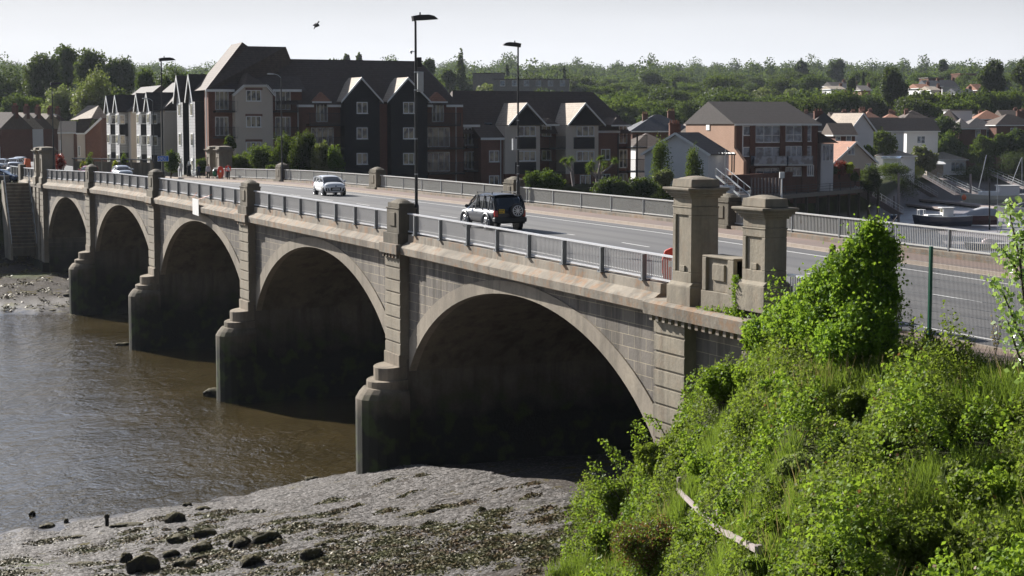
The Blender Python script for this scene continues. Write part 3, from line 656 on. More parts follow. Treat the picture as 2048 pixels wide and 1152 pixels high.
# ---- big apartment block by the far end of the bridge
f = Fr(500, 198, -YAW+radians(25), 9.0); r = f.root('apartment_block', 'long apartment block of dark boarding, brick and cream render with brown gabled roofs', 'building')
X, Zp = f.x, f.z
def wallpx(x0, x1, yt, off, back, mat, zb=-1., name='wall'):
    a, zt = f.p(x0, yt, off); b = f.x(x1, off); m = MB(); m.box(a, b, off, off+back, zb, zt); return m.build(name, M[mat], r)
wallpx(416, 604, 179, 1.2, 1.6, 'brick'); wallpx(592, 926, 208, 1.2, 12, 'brick'); wallpx(926, 1240, 262, 3.0, 10, 'brick'); wallpx(962, 1010, 274, .8, 3, 'brick'); wallpx(1197, 1236, 266, 1.0, 3, 'brick')
m = MB(); a, zt = f.p(470, 190, 0); b = f.x(546, 0); z2 = f.z(500, 172, 0); m.prism([(a, -1), (b, -1), (b, zt), (f.x(533), z2), (f.x(488), z2), (a, zt)], 0, 3); m.build('bay_wall', M['render'], r)
m = MB()
for p_, q_ in (((466, 191), (489, 171)), ((489, 171), (534, 171)), ((534, 171), (551, 191))):
    A, B_ = f.p(*p_, -.2), f.p(*q_, -.2); m.bar((A[0], -.2, A[1]), (B_[0], -.2, B_[1]), .08, .26)
m.build('bargeboard', M['bwhite'], r)
ap = f.p(501, 145, 0); e0 = f.p(466, 190, -.3); e1 = f.p(489, 170, -.3); e2 = f.p(534, 170, -.3); e3 = f.p(551, 190, -.3)
m = MB(); m.add([(e0[0], -.3, e0[1]), (e1[0], -.3, e1[1]), (e2[0], -.3, e2[1]), (e3[0], -.3, e3[1]), (ap[0], 1.3, ap[1]), (ap[0], 6, ap[1]), (e0[0], 6, e0[1]), (e3[0], 6, e3[1])], [(0, 1, 4, 5, 6), (1, 2, 4), (2, 3, 7, 5, 4)]); m.build('bay_roof', M['tile'], r)
# roof of the taller left wing
E0 = f.p(411, 180, .6); E1 = f.p(604, 180, .6); R1 = f.p(484, 84, 5); R2 = f.p(577, 93, 5); R1 = (R1[0], R2[1]+.0)
R1 = f.p(487, 84, 5); m = MB()
v = [(E0[0], .6, E0[1]), (E1[0]+.5, .6, E0[1]), (R2[0], 6, R2[1]), (f.x(498, 6), 6, R2[1]), (R1[0], 5.5, R1[1]), (R1[0], 10, R1[1]-.1), (E0[0], 5.6, E0[1]), (E1[0]+.5, 14, E0[1]), (R2[0]+1.2, 6.6, R2[1]-2.5), (f.x(498, 6), 10.5, R2[1])]
m.add(v, [(0, 3, 4), (0, 8, 2, 3), (0, 1, 8), (0, 4, 5, 6), (1, 7, 8), (2, 8, 7), (4, 3, 9, 5), (3, 2, 7, 9), (6, 5, 9, 7)]); m.build('roof', M['tile'], r)
B0 = f.p(590, 209, .6); B1 = f.p(918, 209, .6); Q0 = f.p(580, 118, 6); Q1 = f.p(845, 121, 6); 
m = MB(); zz = (Q0[1]+Q1[1])/2; m.add([(B0[0]-2, .6, B0[1]), (B1[0], .6, B0[1]), (B1[0]-.2, 13, B0[1]), (B0[0]-2, 13, B0[1]), (Q0[0]-1, 7, zz), (Q1[0], 7, zz), (f.x(893, 3), 4, B0[1]+(zz-B0[1])*.45)], [(0, 1, 6, 5, 4), (1, 2, 6), (6, 2, 5), (2, 3, 4, 5), (3, 0, 4)]); m.build('roof', M['tile'], r)
C0 = f.p(905, 268, 2.4); C1 = f.p(1262, 262, 2.4); D0_ = f.p(905, 181, 8); D1 = f.p(1185, 181, 8)
m = MB(); zz = D0_[1]; ze = C0[1]; m.add([(C0[0], 2.4, ze), (C1[0], 2.4, ze), (C1[0], 14, ze), (C0[0], 14, ze), (D0_[0], 8, zz), (D1[0], 8, zz), (f.x(1238, 5), 5, ze+(zz-ze)*.42)], [(0, 1, 6, 5, 4), (1, 2, 6), (6, 2, 5), (2, 3, 4, 5), (3, 0, 4)]); m.build('roof', M['tile'], r)
a = f.p(960, 275, .5); b = f.x(1012, .5); c_ = f.p(940, 250, 2.6); m = MB(); m.prism([(.4, a[1]), (3.2, c_[1]), (3.2, a[1]-.1)], a[0], b, 'x'); m.build('porch_roof', M['tile'], r)
m = MB()
for x0, x1, y, o_ in ((411, 470, 179, .6), (546, 604, 179, .6), (594, 628, 210, .6), (655, 682, 210, .6), (855, 866, 210, .6), (893, 926, 210, .6), (962, 1011, 276, .45), (1196, 1240, 262, 2.3), (926, 960, 250, 2.3)):
    A = f.p(x0, y, o_); m = MB(); m.box(A[0], f.x(x1, o_), o_-.06, o_+.1, A[1]-.24, A[1]+.04); m.build('gutter', M['bwhite'], r)
gable(f, r, 723, 684, 765, 157, 204, -.3, 4, 'tilep', wall='wboard', ywall=372); gable(f, r, 816, 776, 861, 157, 204, -.3, 4, 'tilep', wall='wboard', ywall=372)  # pale tiles put the sunlit tone of the gable slopes into colour
gable(f, r, 1054, 1018, 1093, 208, 251, 0, 6.5, 'tilep'); gable(f, r, 1171, 1137, 1210, 208, 251, 0, 6.5, 'tilep')
for x0, x1, xa in ((1010, 1080, 1054), (1132, 1197, 1171)):
    a, zt = f.p(x0, 251, .3); b = f.x(x1, .3); m = MB(); zb = f.z(x0, 348, .3); m.box(a, b, .3, 4, zb, zt); m.build('bay_wall', M['render'], r); m = MB(); m.box(a, b, .32, 4, -2, zb); m.build('wall', M['brick'], r)
    ax, az = f.p(xa, 214, .02); q = f.p(xa-30, 250, .02); w = f.p(xa+33, 250, .02); m = MB(); m.prism([(q[0], q[1]), (w[0], q[1]), (ax, az)], .02, .3); m.build('gable_board', M['wboard'], r)
    for yy in (274.5, 324.5):
        A = f.p(xa-23, yy, .22); Bq = f.p(xa+18, yy+23, .22); m = MB(); m.box(A[0], Bq[0], .2, .36, Bq[1], A[1]); m.build('spandrel_panel', M['wboard'], r)
    for yy in (252, 302): window(f, r, xa-18, xa+17, yy, yy+20.5, .28, 3)
window(f, r, 1160, 1181, 350, 372, .3, 2)
for yy in (180, 232, 283.5): window(f, r, 492, 522, yy, yy+22.5, 0, 3)
for yy in (228.5, 279.5, 176.5):
    A = f.p(491, yy, -.03); Bq = f.p(525, yy+4, -.03); m = MB(); m.box(A[0], Bq[0], -.05, .05, Bq[1], A[1]+.04); m.build('brick_lintel', M['brick'], r)
for x0, x1 in ((430, 457), (550, 581)):
    for y0 in (182, 233.5): window(f, r, x0, x1, y0, y0+38, 1.2, 3, sill=False, name='balcony_door')
    for y0 in (202, 254): balcony(f, r, x0-4 if x0 < 500 else 546, 470 if x0 < 500 else 590, y0, y0+20, 1.2, 1.2)
for x0 in (713, 806):
    for yy in (204, 255, 306): window(f, r, x0, x0+22, yy, yy+23, -.3, 2)
for x0, x1, dx in ((632, 655, 0), (864, 887, 0)):
    window(f, r, x0, x1, 206, 244, 1.15, 3, sill=False, name='balcony_door')
    for y0 in (255, 304): window(f, r, x0-10, x1+12, y0, y0+39, 1.2, 4, 'glass', sill=False, name='balcony_door')
    balcony(f, r, x0-20, x1+26, 226, 249, 1.2, 1.3); balcony(f, r, x0-14, x1+34, 274, 296, 1.2, 1.3); balcony(f, r, x0-14, x1+34, 325, 346, 1.2, 1.3)
    xa = (x0+x1)/2; A = f.p(xa, 184, 1.5); q = f.p(x0-8, 203, 0.4); w = f.x(x1+8, .4); m = MB(); m.add([(q[0], .3, q[1]), (w, .3, q[1]), (w, 4, q[1]), (q[0], 4, q[1]), (A[0], 1.6, A[1]), (A[0], 4.5, A[1])], [(0, 1, 4), (1, 2, 5, 4), (0, 4, 5, 3)]); m.build('dormer_roof', M['tiler'], r)
    m = MB(); m.box(q[0], w, .25, .35, q[1]-.16, q[1]+.02); m.build('gutter', M['bwhite'], r)
for xa, x0, x1, ya, ye in ((1097, 1080, 1118, 236, 249), (1233, 1222, 1262, 235, 250)):
    A = f.p(xa, ya, 1.6); q = f.p(x0, ye, .5); w = f.x(x1, .5); m = MB(); m.add([(q[0], .4, q[1]), (w, .4, q[1]), (w, 4, q[1]), (q[0], 4, q[1]), (A[0], 1.6, A[1]), (A[0], 5, A[1])], [(0, 1, 4), (1, 2, 5, 4), (0, 4, 5, 3)]); m.build('dormer_roof', M['tile'], r)
    m = MB(); m.box(q[0], w, .34, .44, q[1]-.16, q[1]+.02); m.build('gutter', M['bwhite'], r)
for y0 in (255, 303): window(f, r, 928, 951, y0, y0+36, 3, 3, sill=False, name='balcony_door'); balcony(f, r, 925, 964, y0+20, y0+38, 3, 1.4)
window(f, r, 978, 998, 301, 324, .8, 2); window(f, r, 978, 998, 351, 372, .8, 2)
for y0 in (252, 300): window(f, r, 1083, 1102, y0, y0+21, 3, 2); balcony(f, r, 1080, 1132, y0+21, y0+44, 3, 2.6)
for y0 in (298, 348): window(f, r, 1202, 1220, y0, y0+22, 1, 2)
for y0 in (250, 299, 347): window(f, r, 1238, 1254, y0, y0+37, 3, 2, sill=False, name='balcony_door')
for y0 in (270, 318): balcony(f, r, 1234, 1276, y0, y0+24, 3, 2.4)
m = MB(); wa, wb = f.x(1234, 3), f.x(1262, 3); m.box(wa, wb, 3, 12, -2, f.z(1240, 262, 3)); m.build('wall', M['brick'], r)
m = MB(); q = f.x(1274, .6); m.box(q, q+.14, .6, .74, -2, f.z(1274, 268, .6)); q = f.x(1236, .6); m.box(q, q+.14, .6, .74, -2, f.z(1236, 268, .6)); m.build('balcony_column', M['black'], r)
for px_ in (418, 602, 760, 1006, 919):
    m = MB(); q = f.x(px_, 0); oo = 1.1 if px_ < 925 else .7; m.box(q-.04, q+.04, oo-.08, oo, 0, f.z(px_, 182 if px_ < 500 else (210 if px_ < 925 else 275), 1)); m.build('drainpipe', M['bwhite'], r)
A = f.p(975, 246, 3.4); m = MB(); m.bar((A[0], 3.3, A[1]), (A[0]+.7, 4.1, A[1]-.8), .9, .06); m.build('rooflight', M['glassb'], r)
a = f.x(757.5, .2); b = f.x(775, .2); m = MB(); m.box(a, b, .3, 2, -1, f.z(765, 208, .3)); m.build('wall', M['brick'], r)
# ---- weatherboarded and rendered street houses left of it (fronts face the street, x = const)
def street_house(s0, s1, xf, zb, ze, zr, kind, label, bays=2, depth=9):
    """front faces -x between y=s0 (near end) and s1; local x runs along the front towards the viewer."""
    r = empty('town_house', (xf, s0, zb), 0, label, 'house', 'street houses along the far road')
    L_ = s1-s0; h = ze-zb; hr = zr-zb; wm = {'w': 'render', 'b': 'brick', 'r': 'render'}[kind[0]]; side = {'w': 'render', 'b': 'brick', 'r': 'brickd'}[kind[0]]
    m = MB(); m.box(.3, depth, 0, L_, -.5, h); m.build('wall', M[side if kind[0] != 'r' else 'brick'], r)
    m = MB(); e = .35; m.add([(-e+.3, -e, h), (depth+e, -e, h), (depth+e, L_+e, h), (-e+.3, L_+e, h), (depth/2, -e if kind[-1] == 'g' else 2.2, hr), (depth/2, L_+e, hr)], [(0, 4, 5, 3), (1, 2, 5, 4), (0, 1, 4), (2, 3, 5)]); m.build('roof', M['tiled'], r)
    bw = L_/bays*.42
    for k in range(bays):
        c = L_*(k+.5)/bays; ym, yM = c-bw/2, c+bw/2
        m = MB(); m.box(-.9, .35, ym, yM, 0, h); m.build('bay', M['wboardl' if kind[0] != 'r' else 'render'], r)
        if kind[0] == 'w':                             # dark boarded cheek facing the bridge
            for j in range(2): m = MB(); m.box(-.86, .3, ym-.02, ym, h*(.08+.5*j), h*(.30+.5*j)); m.build('bay_panel', M['wboard'], r)
        if kind[0] == 'd': pass
        ph = (yM-ym)*.62+.5; y0 = ym-.2; y1 = yM+.2; cm = (y0+y1)/2; m = MB()
        m.prism([(y0, h-.1), (cm, h+ph), (cm, h+ph+.15), (y0-.15, h-.02)], -1.15, depth/2, 'x'); m.build('gable_roof', M['tiled'], r)
        m = MB(); m.prism([(y1, h-.1), (cm, h+ph), (cm, h+ph+.15), (y1+.15, h-.02)], -1.15, depth/2, 'x'); m.build('gable_roof', M['tiled'], r)
        m = MB(); m.prism([(ym, h-.1), (yM, h-.1), (cm, h+ph-.08)], -.9, .35, 'x'); m.build('gable_wall', M['wboardl'], r)
        m = MB()
        for (p, q) in (((y0-.15, h-.12), (cm, h+ph+.02)), ((y1+.15, h-.12), (cm, h+ph+.02))): m.bar((-1.18, p[0], p[1]), (-1.18, q[0], q[1]), .06, .25)
        m.build('bargeboard', M['bwhite'], r)
        for j in range(3 if h > 7 else 2):
            z0 = .9+j*2.75
            for yy, nm in ((c, 'front'),):
                m = MB(); w = bw*.32; m.box(-.98, -.9, yy-w, yy+w, z0, z0+1.25); o = m.build('window', M['bwhite'], r); g_ = MB(); g_.box(-.995, -.981, yy-w+.12, yy-.05, z0+.1, z0+1.15); g_.box(-.995, -.981, yy+.05, yy+w-.12, z0+.1, z0+1.15); g_.build('pane', M['glass'], o)
            if kind[0] == 'w' and j:                   # side lights of the bay seen from the bridge
                m = MB(); m.box(-.85, -.1, ym-.06, ym-.021, z0-.1, z0+1.2); o = m.build('window', M['bwhite'], r); g_ = MB(); g_.box(-.72, -.2, ym-.075, ym-.061, z0+.02, z0+1.08); g_.build('pane', M['glass'], o)
    m = MB(); m.box(.5, depth*.9, -.06, -.01, h-.22, h-.02); m.build('gutter', M['bwhite'], r)
    return r
def dark_house(s0, s1, xf, zb, ze, label):
    r = street_house(s0, s1, xf, zb, ze, ze+3.2, 'dg', label, 2) if False else None
q = onx(395, 330, 19.8)
r1 = empty('town_house', (19.8, 150, 10.2), 0, 'tall house with boarded bays, fronts coloured as sunlit and sides as shaded, next to the apartment block', 'house', 'street houses along the far road')
h = 9.2
for k in range(2):
    y0 = 1.2+k*6.2; y1 = y0+3.0
    m = MB(); m.box(0, 1.9, y0, y1, -.5, h); m.build('bay', M['wboardl'], r1); m = MB(); m.box(.03, 1.9, y0-.03, y0-.001, -.5, h); m.build('bay_panel', M['wboard'], r1); m = MB(); m.box(.03, 1.9, y1+.001, y1+.03, -.5, h); m.build('bay_panel', M['wboard'], r1)  # pale fronts and dark side boards paint sun and shade into the colour
    cm = (y0+y1)/2; ph = 2.6
    for a, b in ((y0-.35, cm), (y1+.35, cm)):
        m = MB(); m.prism([(a, h-.4), (b, h+ph), (b, h+ph+.16), (a-(.15 if a < cm else -.15), h-.32)], -.35, 6, 'x'); m.build('gable_roof', M['tiled'], r1)
        m = MB(); m.bar((-.38, a, h-.45), (-.38, b, h+ph+.05), .06, .28); m.build('bargeboard', M['bwhite'], r1)
    m = MB(); m.prism([(y0, h-.1), (y1, h-.1), (cm, h+ph-.15)], 0, 1.9, 'x'); m.build('gable_wall', M['wboardl'], r1)
    for j in range(3):
        m = MB(); z0 = .9+j*2.85+(.6 if j == 2 else 0); m.box(-.06, 0, cm-.62, cm+.62, z0, z0+1.5); o = m.build('window', M['bwhite'], r1); g_ = MB(); g_.box(-.08, -.061, cm-.5, cm-.05, z0+.12, z0+1.38); g_.box(-.08, -.061, cm+.05, cm+.5, z0+.12, z0+1.38); g_.build('pane', M['glass'], o)
m = MB(); m.box(1.9, 11, .2, 13.5, -.5, h); m.build('wall', M['wboard'], r1)
m = MB(); m.add([(1.5, -.2, h), (11.4, -.2, h), (11.4, 13.9, h), (1.5, 13.9, h), (6.4, 1, h+3), (6.4, 13, h+3)], [(0, 4, 5, 3), (1, 2, 5, 4), (0, 1, 4), (2, 3, 5)]); m.build('roof', M['tiled'], r1)
street_house(174, 187, 20.8, 10.2, 18.2, 22, 'wg', 'cream town house with two bays, third in the row from the apartment block')
street_house(194, 207, 20.6, 10.2, 18.2, 21.8, 'wg', 'cream town house with two bays and black panels, beyond the third')
street_house(165.5, 172.5, 23.5, 10.2, 16.6, 19.5, 'bg', 'low brick link house between two cream town houses', 1)
# far pair with brick side walls
f = Fr(181, 262, -YAW-radians(2), 10.2); r = f.root('town_house', 'rendered house with a plain red brick side wall and pale tiled roof', 'house', 'street houses along the far road')
a, zt = f.p(170, 266, 0); b = f.x(201, 0); m = MB(); ax, az = f.p(202, 236, 0); m.prism([(a, -.5), (b, -.5), (b, az), (ax, az), (a, zt)], 0, 7); m.build('wall', M['brick'], r)
a2 = f.x(153, 0); m = MB(); m.box(a2, a-.01, .1, 6, -.5, zt-.1); m.build('wall', M['render'], r)
m = MB(); hx, hz = f.p(157, 238, -.3); ex, ez = f.p(152, 266, -.3); kx, kz = f.p(170, 266, -.3); tx, tz = f.p(187, 236, -.3)
m.add([(ex, -.3, ez), (kx, -.3, kz), (tx, -.3, tz), (hx, -.3, hz), (ex-.2, 7, ez), (hx-.2, 7, hz)], [(0, 1, 2, 3), (0, 3, 5, 4)]); m.build('roof', M['tiled'], r)
m = MB(); s_, sz = f.p(140, 240, 2); u_, uz = f.p(175, 211, 5); w_, wz = f.p(197, 211, 5); v_, vz = f.p(190, 238, 2); m.add([(s_, 2, sz), (v_, -.3, vz), (w_, 5, wz), (u_, 5, uz), (s_, 9, sz), (w_+.6, 9, vz)], [(0, 1, 2, 3), (0, 3, 4), (1, 5, 2)]); m.build('roof', M['tilep'], r)
A = f.p(170, 267, -.35); Bq = f.p(203, 236, -.35); m = MB(); m.bar((A[0], -.35, A[1]), (Bq[0], -.35, Bq[1]), .08, .3); A = f.p(152, 266, -.4); m.box(A[0], f.x(170, -.4), -.4, -.3, A[1]-.2, A[1]); m.build('bargeboard', M['bwhite'], r)
window(f, r, 156, 161, 292, 312, .05, 1)
f = Fr(130, 280, -YAW, 10.2); r = f.root('town_house', 'cream rendered house with dark tiled roof, leftmost of the street houses', 'house', 'street houses along the far road')
a, zt = f.p(116, 265, 0); b = f.x(146, 0); m = MB(); m.box(a, b, 0, 8, -.5, zt); m.build('wall', M['render'], r); m = MB(); m.box(b, f.x(153), .3, 8, -.5, zt); m.build('wall', M['brick'], r)
p0, p1, p2, p3 = f.p(114, 266, -.3), f.p(152, 266, -.3), f.p(151, 242, 3), f.p(118, 242, 3); m = MB(); m.add([(p0[0], -.3, p0[1]), (p1[0], -.3, p1[1]), (p2[0], 3.5, p2[1]), (p3[0], 3.5, p3[1]), (p0[0], 8, p0[1]), (p1[0], 8, p1[1])], [(0, 1, 2, 3), (3, 2, 5, 4), (0, 3, 4), (1, 5, 2)]); m.build('roof', M['tiled'], r)
m = MB(); m.box(a, b+1, -.4, -.3, zt-.2, zt+.02); m.build('gutter', M['bwhite'], r); window(f, r, 119, 122, 280, 300, 0, 1)
# terraced row climbing the street at the far left
for k, (x0, x1, Z, lab) in enumerate(((-34, 2, 296, 'brick'), (2, 26, 306, 'blue fronted'), (26, 50, 318, 'red brick'), (50, 76, 330, 'dark brick'), (76, 92, 342, 'pale blue end'))):
    f = Fr((x0+x1)/2, Z, -YAW-radians(24), 10.3); r = f.root('terraced_house', '%s house, number %s from the left in the row behind the parked cars' % (lab, ['one', 'two', 'three', 'four', 'five'][k]), 'house', 'terraced houses at the far left')
    a, b = f.x(x0, 0), f.x(x1, 0); zt = 5.4; m = MB(); m.box(a, b, 0, 8, -.5, zt); m.build('wall', M['renderw' if k in (1, 4) else 'brickd'], r)
    m = MB(); m.box(a+.3, b-.3, -.5, 0, -.5, 2.5); m.build('bay', M['renderw'], r)
    m = MB(); m.prism([(-.4, zt), (4, zt+2.9), (8.4, zt)], a+.02, b-.02, 'x'); m.build('roof', M['tilep' if k % 2 else 'tile'], r)
    w = (b-a)
    for q in (.22, .7): win(r, a+w*q-.45, a+w*q+.45, 3.2, 4.8, -.03, 1, 'glassb')
    chimney(r, b-.3, 4, zt+1.8, zt+4)
# garden wall and planted terrace in front of the street houses
pa, pb = atz(147, 205, 0), atz(302, 196, 0); dv = Vector((pb.x-pa.x, pb.y-pa.y, 0)); Ln = dv.length; r = empty('garden_wall', (pa.x, pa.y, 10.2), atan2(dv.y, dv.x), 'grey planted garden wall below the street houses', 'wall')
m = MB(); m.box(0, Ln, 0, .3, -.5, 2.0); m.build('wall', M['post'], r); m = MB()
for k in range(9): q = Ln*k/8; m.box(q-.12, q+.12, -.12, .02, -.5, 2.25)
m.build('pier_cap', M['pil'], r); m = MB(); m.box(0, Ln, -.35, .3, 2.26, 2.38); m.build('coping', M['dark'], r)
# ---- orange brick block of flats
f = Fr(1465, 226, -YAW-radians(36), 8.3); 
r = f.root('block_of_flats', 'three storey block of flats with sunlight coloured into its orange brick gable end, and white balcony windows', 'building')
# long front faces right, gable end faces left
g_ = Fr(1475, 226, -YAW+radians(15), 8.3)
r.location = g_.o; r.rotation_euler = (0, 0, g_.phi); f = g_
xl = f.x(1473, 0); xr = f.x(1636, 0); ze = f.z(1475, 248, 0); Dp = 17.5
def bx(px, off): return f.x(px, off)
m = MB(); m.box(xl, xr, 0, Dp, -2, ze-.02); m.build('wall', M['brickd'], r)
m = MB(); zr = f.z(1440, 203, Dp/2); m.prism([(-.02, -2), (Dp, -2), (Dp, ze), (Dp/2, zr-.25), (-.02, ze)], xl-.3, xl-.005, 'x'); m.build('gable_wall', M['brickl'], r)  # lighter brick here and darker brick on the front paint sun and shade
m = MB(); x1_ = f.x(1640, 0); xm = f.x(1572, Dp/2); rzp = f.p(1572, 204, Dp/2)
m.add([(xl-.5, -.5, ze), (x1_, -.5, ze), (x1_, Dp+.5, ze), (xl-.5, Dp+.5, ze), (xl-.5, Dp/2, zr), (xm, Dp/2, zr)], [(0, 1, 5, 4), (1, 2, 5), (2, 3, 4, 5), (3, 0, 4), (0, 3, 2, 1)]); m.build('roof', M['tiled'], r)
m = MB(); m.box(xl-.45, x1_, -.56, -.5, ze-.2, ze+.02); m.build('gutter', M['bwhite'], r)
for x0, x1, y0, y1, pn, br in ((1486, 1503, 252, 271, 1, ()), (1511, 1560, 251, 285, 3, (.42,)), (1571, 1603, 251, 283, 2, (.42,)), (1613, 1622, 250, 283, 1, (.4,)), (1486, 1502, 294, 313, 1, ()), (1511, 1560, 294, 326, 3, ()), (1571, 1603, 292, 325, 3, ()), (1613, 1622, 292, 322, 1, ()), (1511, 1558, 336, 352, 3, ()), (1571, 1603, 334, 352, 3, ()), (1614, 1627, 330, 352, 3, ())):
    window(f, r, x0, x1, y0, y1, 0, pn, 'glassb', bars=br)
for x0, x1 in ((1500, 1566), (1568, 1618)):
    A = f.p(x0, 328, -.1); b = f.x(x1, -.1); m = MB(); m.box(A[0], b, -1.5, 0, A[1]-.2, A[1]); o = m.build('balcony', M['silver'], r); q = MB(); q.box(A[0], b, -1.5, -1.46, A[1], A[1]+1.05); q.box(A[0], A[0]+.04, -1.5, 0, A[1], A[1]+1.05); q.build('balcony_glass', M['glassb'], o)
m = MB(); 
for px_ in (1504, 1564, 1609): q = f.x(px_, -.05); m.box(q-.3, q+.3, -.35, -.001, -2, ze-.2)
m.build('brick_pier', M['brickd'], r)
m = MB(); z0 = f.z(1480, 296, -.2); m.prism([(0, z0), (-3.2, z0-1.6), (-3.2, -2), (0, -2)], xl-.3, xl+.1, 'x'); m.build('wing_wall', M['brickl'], r)
m = MB(); q = xl+.8; m.box(q, q+.1, -.12, -.02, 3, ze); m.build('drainpipe', M['bwhite'], r)
m = MB(); zz = f.z(1440, 255, 9); m.box(xl-.42, xl-.31, 8.4, 9.6, zz-.35, zz+.35); m.build('vent', M['bwhite'], r)
# conservatory extension right of the flats
f = Fr(1665, 232, -YAW+radians(15), 8.3); r = f.root('conservatory', 'glazed two storey extension with dark lean-to roof right of the flats', 'extension')
a, zt = f.p(1642, 287, 0); b = f.x(1668, 0); m = MB(); m.box(a, b, 0, 6, -1, zt); m.build('wall', M['renderw'], r); m = MB(); A = f.p(1636, 264, 0); Bq = f.p(1676, 286, 0); m.prism([(A[0], A[1]), (Bq[0], Bq[1]), (A[0], Bq[1])], -.3, 6.3); m.build('roof', M['tiled'], r)
window(f, r, 1644, 1666, 289, 322, 0, 3, 'glassb')
# ---- small houses: generic builder
def house(px0, px1, yr, ye, Z, th, dep, zb, name, label, cat='house', wall='brickd', roof='tile', kind='hip', wins=(), chims=(), group=None, inset=None, glass='glassb', ridge=None):
    f = Fr((px0+px1)/2, Z, -YAW+radians(th), zb); r = f.root(name, label, cat, group)
    a, ze = f.p(px0, ye, 0); b = f.x(px1, 0); zr = f.z((px0+px1)/2, yr, dep/2)
    m = MB(); m.box(a+.3, b-.3, .3, dep-.3, -2, ze-.01)
    if kind == 'side': pass
    m.build('wall', M[wall], r)
    if kind == 'gablefront':
        m = MB(); cx = (a+b)/2; m.prism([(a+.3, ze-.01), (b-.3, ze-.01), (cx, zr-.15)], .3, .6); m.build('gable_wall', M[wall], r)
        m = MB(); m.prism([(a, ze-.1), (cx, zr), (cx, zr+.15), (a-.1, ze)], -.1, dep); m.build('roof', M[roof], r); m = MB(); m.prism([(b, ze-.1), (cx, zr), (cx, zr+.15), (b+.1, ze)], -.1, dep); m.build('roof', M[roof], r)
        m = MB(); m.bar((a-.1, -.14, ze-.12), (cx, -.14, zr+.02), .06, .28); m.bar((b+.1, -.14, ze-.12), (cx, -.14, zr+.02), .06, .28); m.build('bargeboard', M['bwhite'], r)
    elif kind == 'flat':
        m = MB(); m.box(a, b, 0, dep, ze, ze+.25); m.build('roof', M[roof], r)
    else:
        ins = (dep/2 if inset is None else inset) if kind == 'hip' else 0
        if ridge: rl, rr = f.x(ridge[0], dep/2), f.x(ridge[1], dep/2)
        else: rl, rr = a+ins, b-ins
        if rr < rl: rl = rr = (a+b)/2
        hip(r, a-.15, b+.15, -.2, dep+.2, ze, zr, rl if kind == 'hip' or ridge else a-.15, rr if kind == 'hip' or ridge else b+.15, roof)
    for w in wins:
        window(f, r, w[0], w[1], w[2], w[3], .3, w[4] if len(w) > 4 else 1, glass)
    for c in chims:
        cx = f.x(c[0], dep/2); zt = f.z(c[0], c[1], dep/2); chimney(r, cx, dep/2, zr-1.5, zt, c[2] if len(c) > 2 else .9, 'brickd', 3)
    return f, r
GH = 'houses behind the boatyard'
# white boathouse with the two round trees
house(1283, 1420, 267, 308, 212, -24, 9, 8.6, 'boathouse', 'white gabled boathouse with brown roof behind two round trees', 'building', 'renderw', 'tile', 'gablefront', chims=((1352, 248, 1.0),))
house(1268, 1350, 266, 292, 240, 10, 9, 8.6, 'terraced_house', 'brown roofed white house just right of the apartment block', 'house', 'renderw', 'tile', 'hip', chims=((1345, 246),), group=GH)
house(1262, 1390, 229, 262, 300, 6, 10, 8.5, 'terraced_house', 'dark purple roofed terrace with tall chimney pots above the boathouse', 'house', 'brickd', 'slate', 'hip', chims=((1342, 222, 1.2), (1290, 228), (1318, 250)), group=GH)
house(1345, 1410, 246, 276, 262, -12, 9, 8.5, 'terraced_house', 'pinkish hip roofed house between the boathouse and the flats', 'house', 'renderw', 'tilep', 'hip', chims=((1349, 245), (1396, 248)), group=GH)
house(1376, 1420, 234, 256, 330, 5, 9, 8.5, 'terraced_house', 'small dark roof behind the left side of the flats', 'house', 'brickd', 'tile', 'hip', group=GH)
# rows right of the flats
house(1612, 1692, 225, 262, 300, 8, 9, 8, 'terraced_house', 'brick house with large dark chimney just right of the flats', 'house', 'brickd', 'tiled', 'hip', chims=((1636, 222, 1.5), (1645, 232, 1.2)), wins=((1672, 1682, 270, 281),), group=GH, ridge=(1646, 1648))
house(1668, 1715, 246, 270, 292, 5, 8, 8, 'terraced_house', 'low brick wing with tan roof and two small windows', 'house', 'brickd', 'tile', 'gable', wins=((1671, 1681, 272, 281), (1692, 1703, 271, 282)), group=GH)
house(1672, 1726, 224, 248, 370, 6, 10, 8, 'terraced_house', 'wide grey brown roof with three chimneys in the second row', 'house', 'brickd', 'tile', 'gable', chims=((1688, 222), (1706, 222), (1724, 217, 1.3)), group=GH)
house(1700, 1752, 228, 262, 312, 25, 9, 8, 'terraced_house', 'house with bright skylit roof end and tall pots beside the long terrace', 'house', 'renderw', 'tilep', 'gablefront', group=GH, chims=((1725, 222, .9),))
house(1738, 1812, 235, 262, 372, 6, 10, 8, 'terraced_house', 'long brown roofed house over a white wall, left half of the pair', 'house', 'renderw', 'tile', 'gable', chims=((1776, 246, .7),), group=GH)
house(1812, 1880, 236, 262, 395, 6, 10, 8, 'terraced_house', 'long brown roofed house over a white wall, right half of the pair', 'house', 'renderw', 'tile', 'gable', wins=((1834, 1850, 272, 287, 2),), group=GH)
house(1806, 1866, 220, 240, 430, 4, 10, 8, 'terraced_house', 'hip roofed house with a skylight behind the long brown roofs', 'house', 'brickd', 'tile', 'hip', chims=((1812, 220), (1786, 224)), group=GH)
house(1764, 1806, 226, 240, 425, -6, 10, 8, 'terraced_house', 'orange tiled roof peeping above the long terrace', 'house', 'brickd', 'tiler', 'hip', chims=((1781, 222),), group=GH)
house(1872, 1914, 219, 242, 425, -20, 10, 8, 'terraced_house', 'large hipped roof in front of the white box dormer', 'house', 'brickd', 'tile', 'hip', group=GH)
house(1900, 1947, 219, 221, 436, 5, 6, 8, 'dormer_house', 'white flat roofed box dormer standing above the roofs', 'house', 'bwhite', 'tileg', 'flat', group=GH)
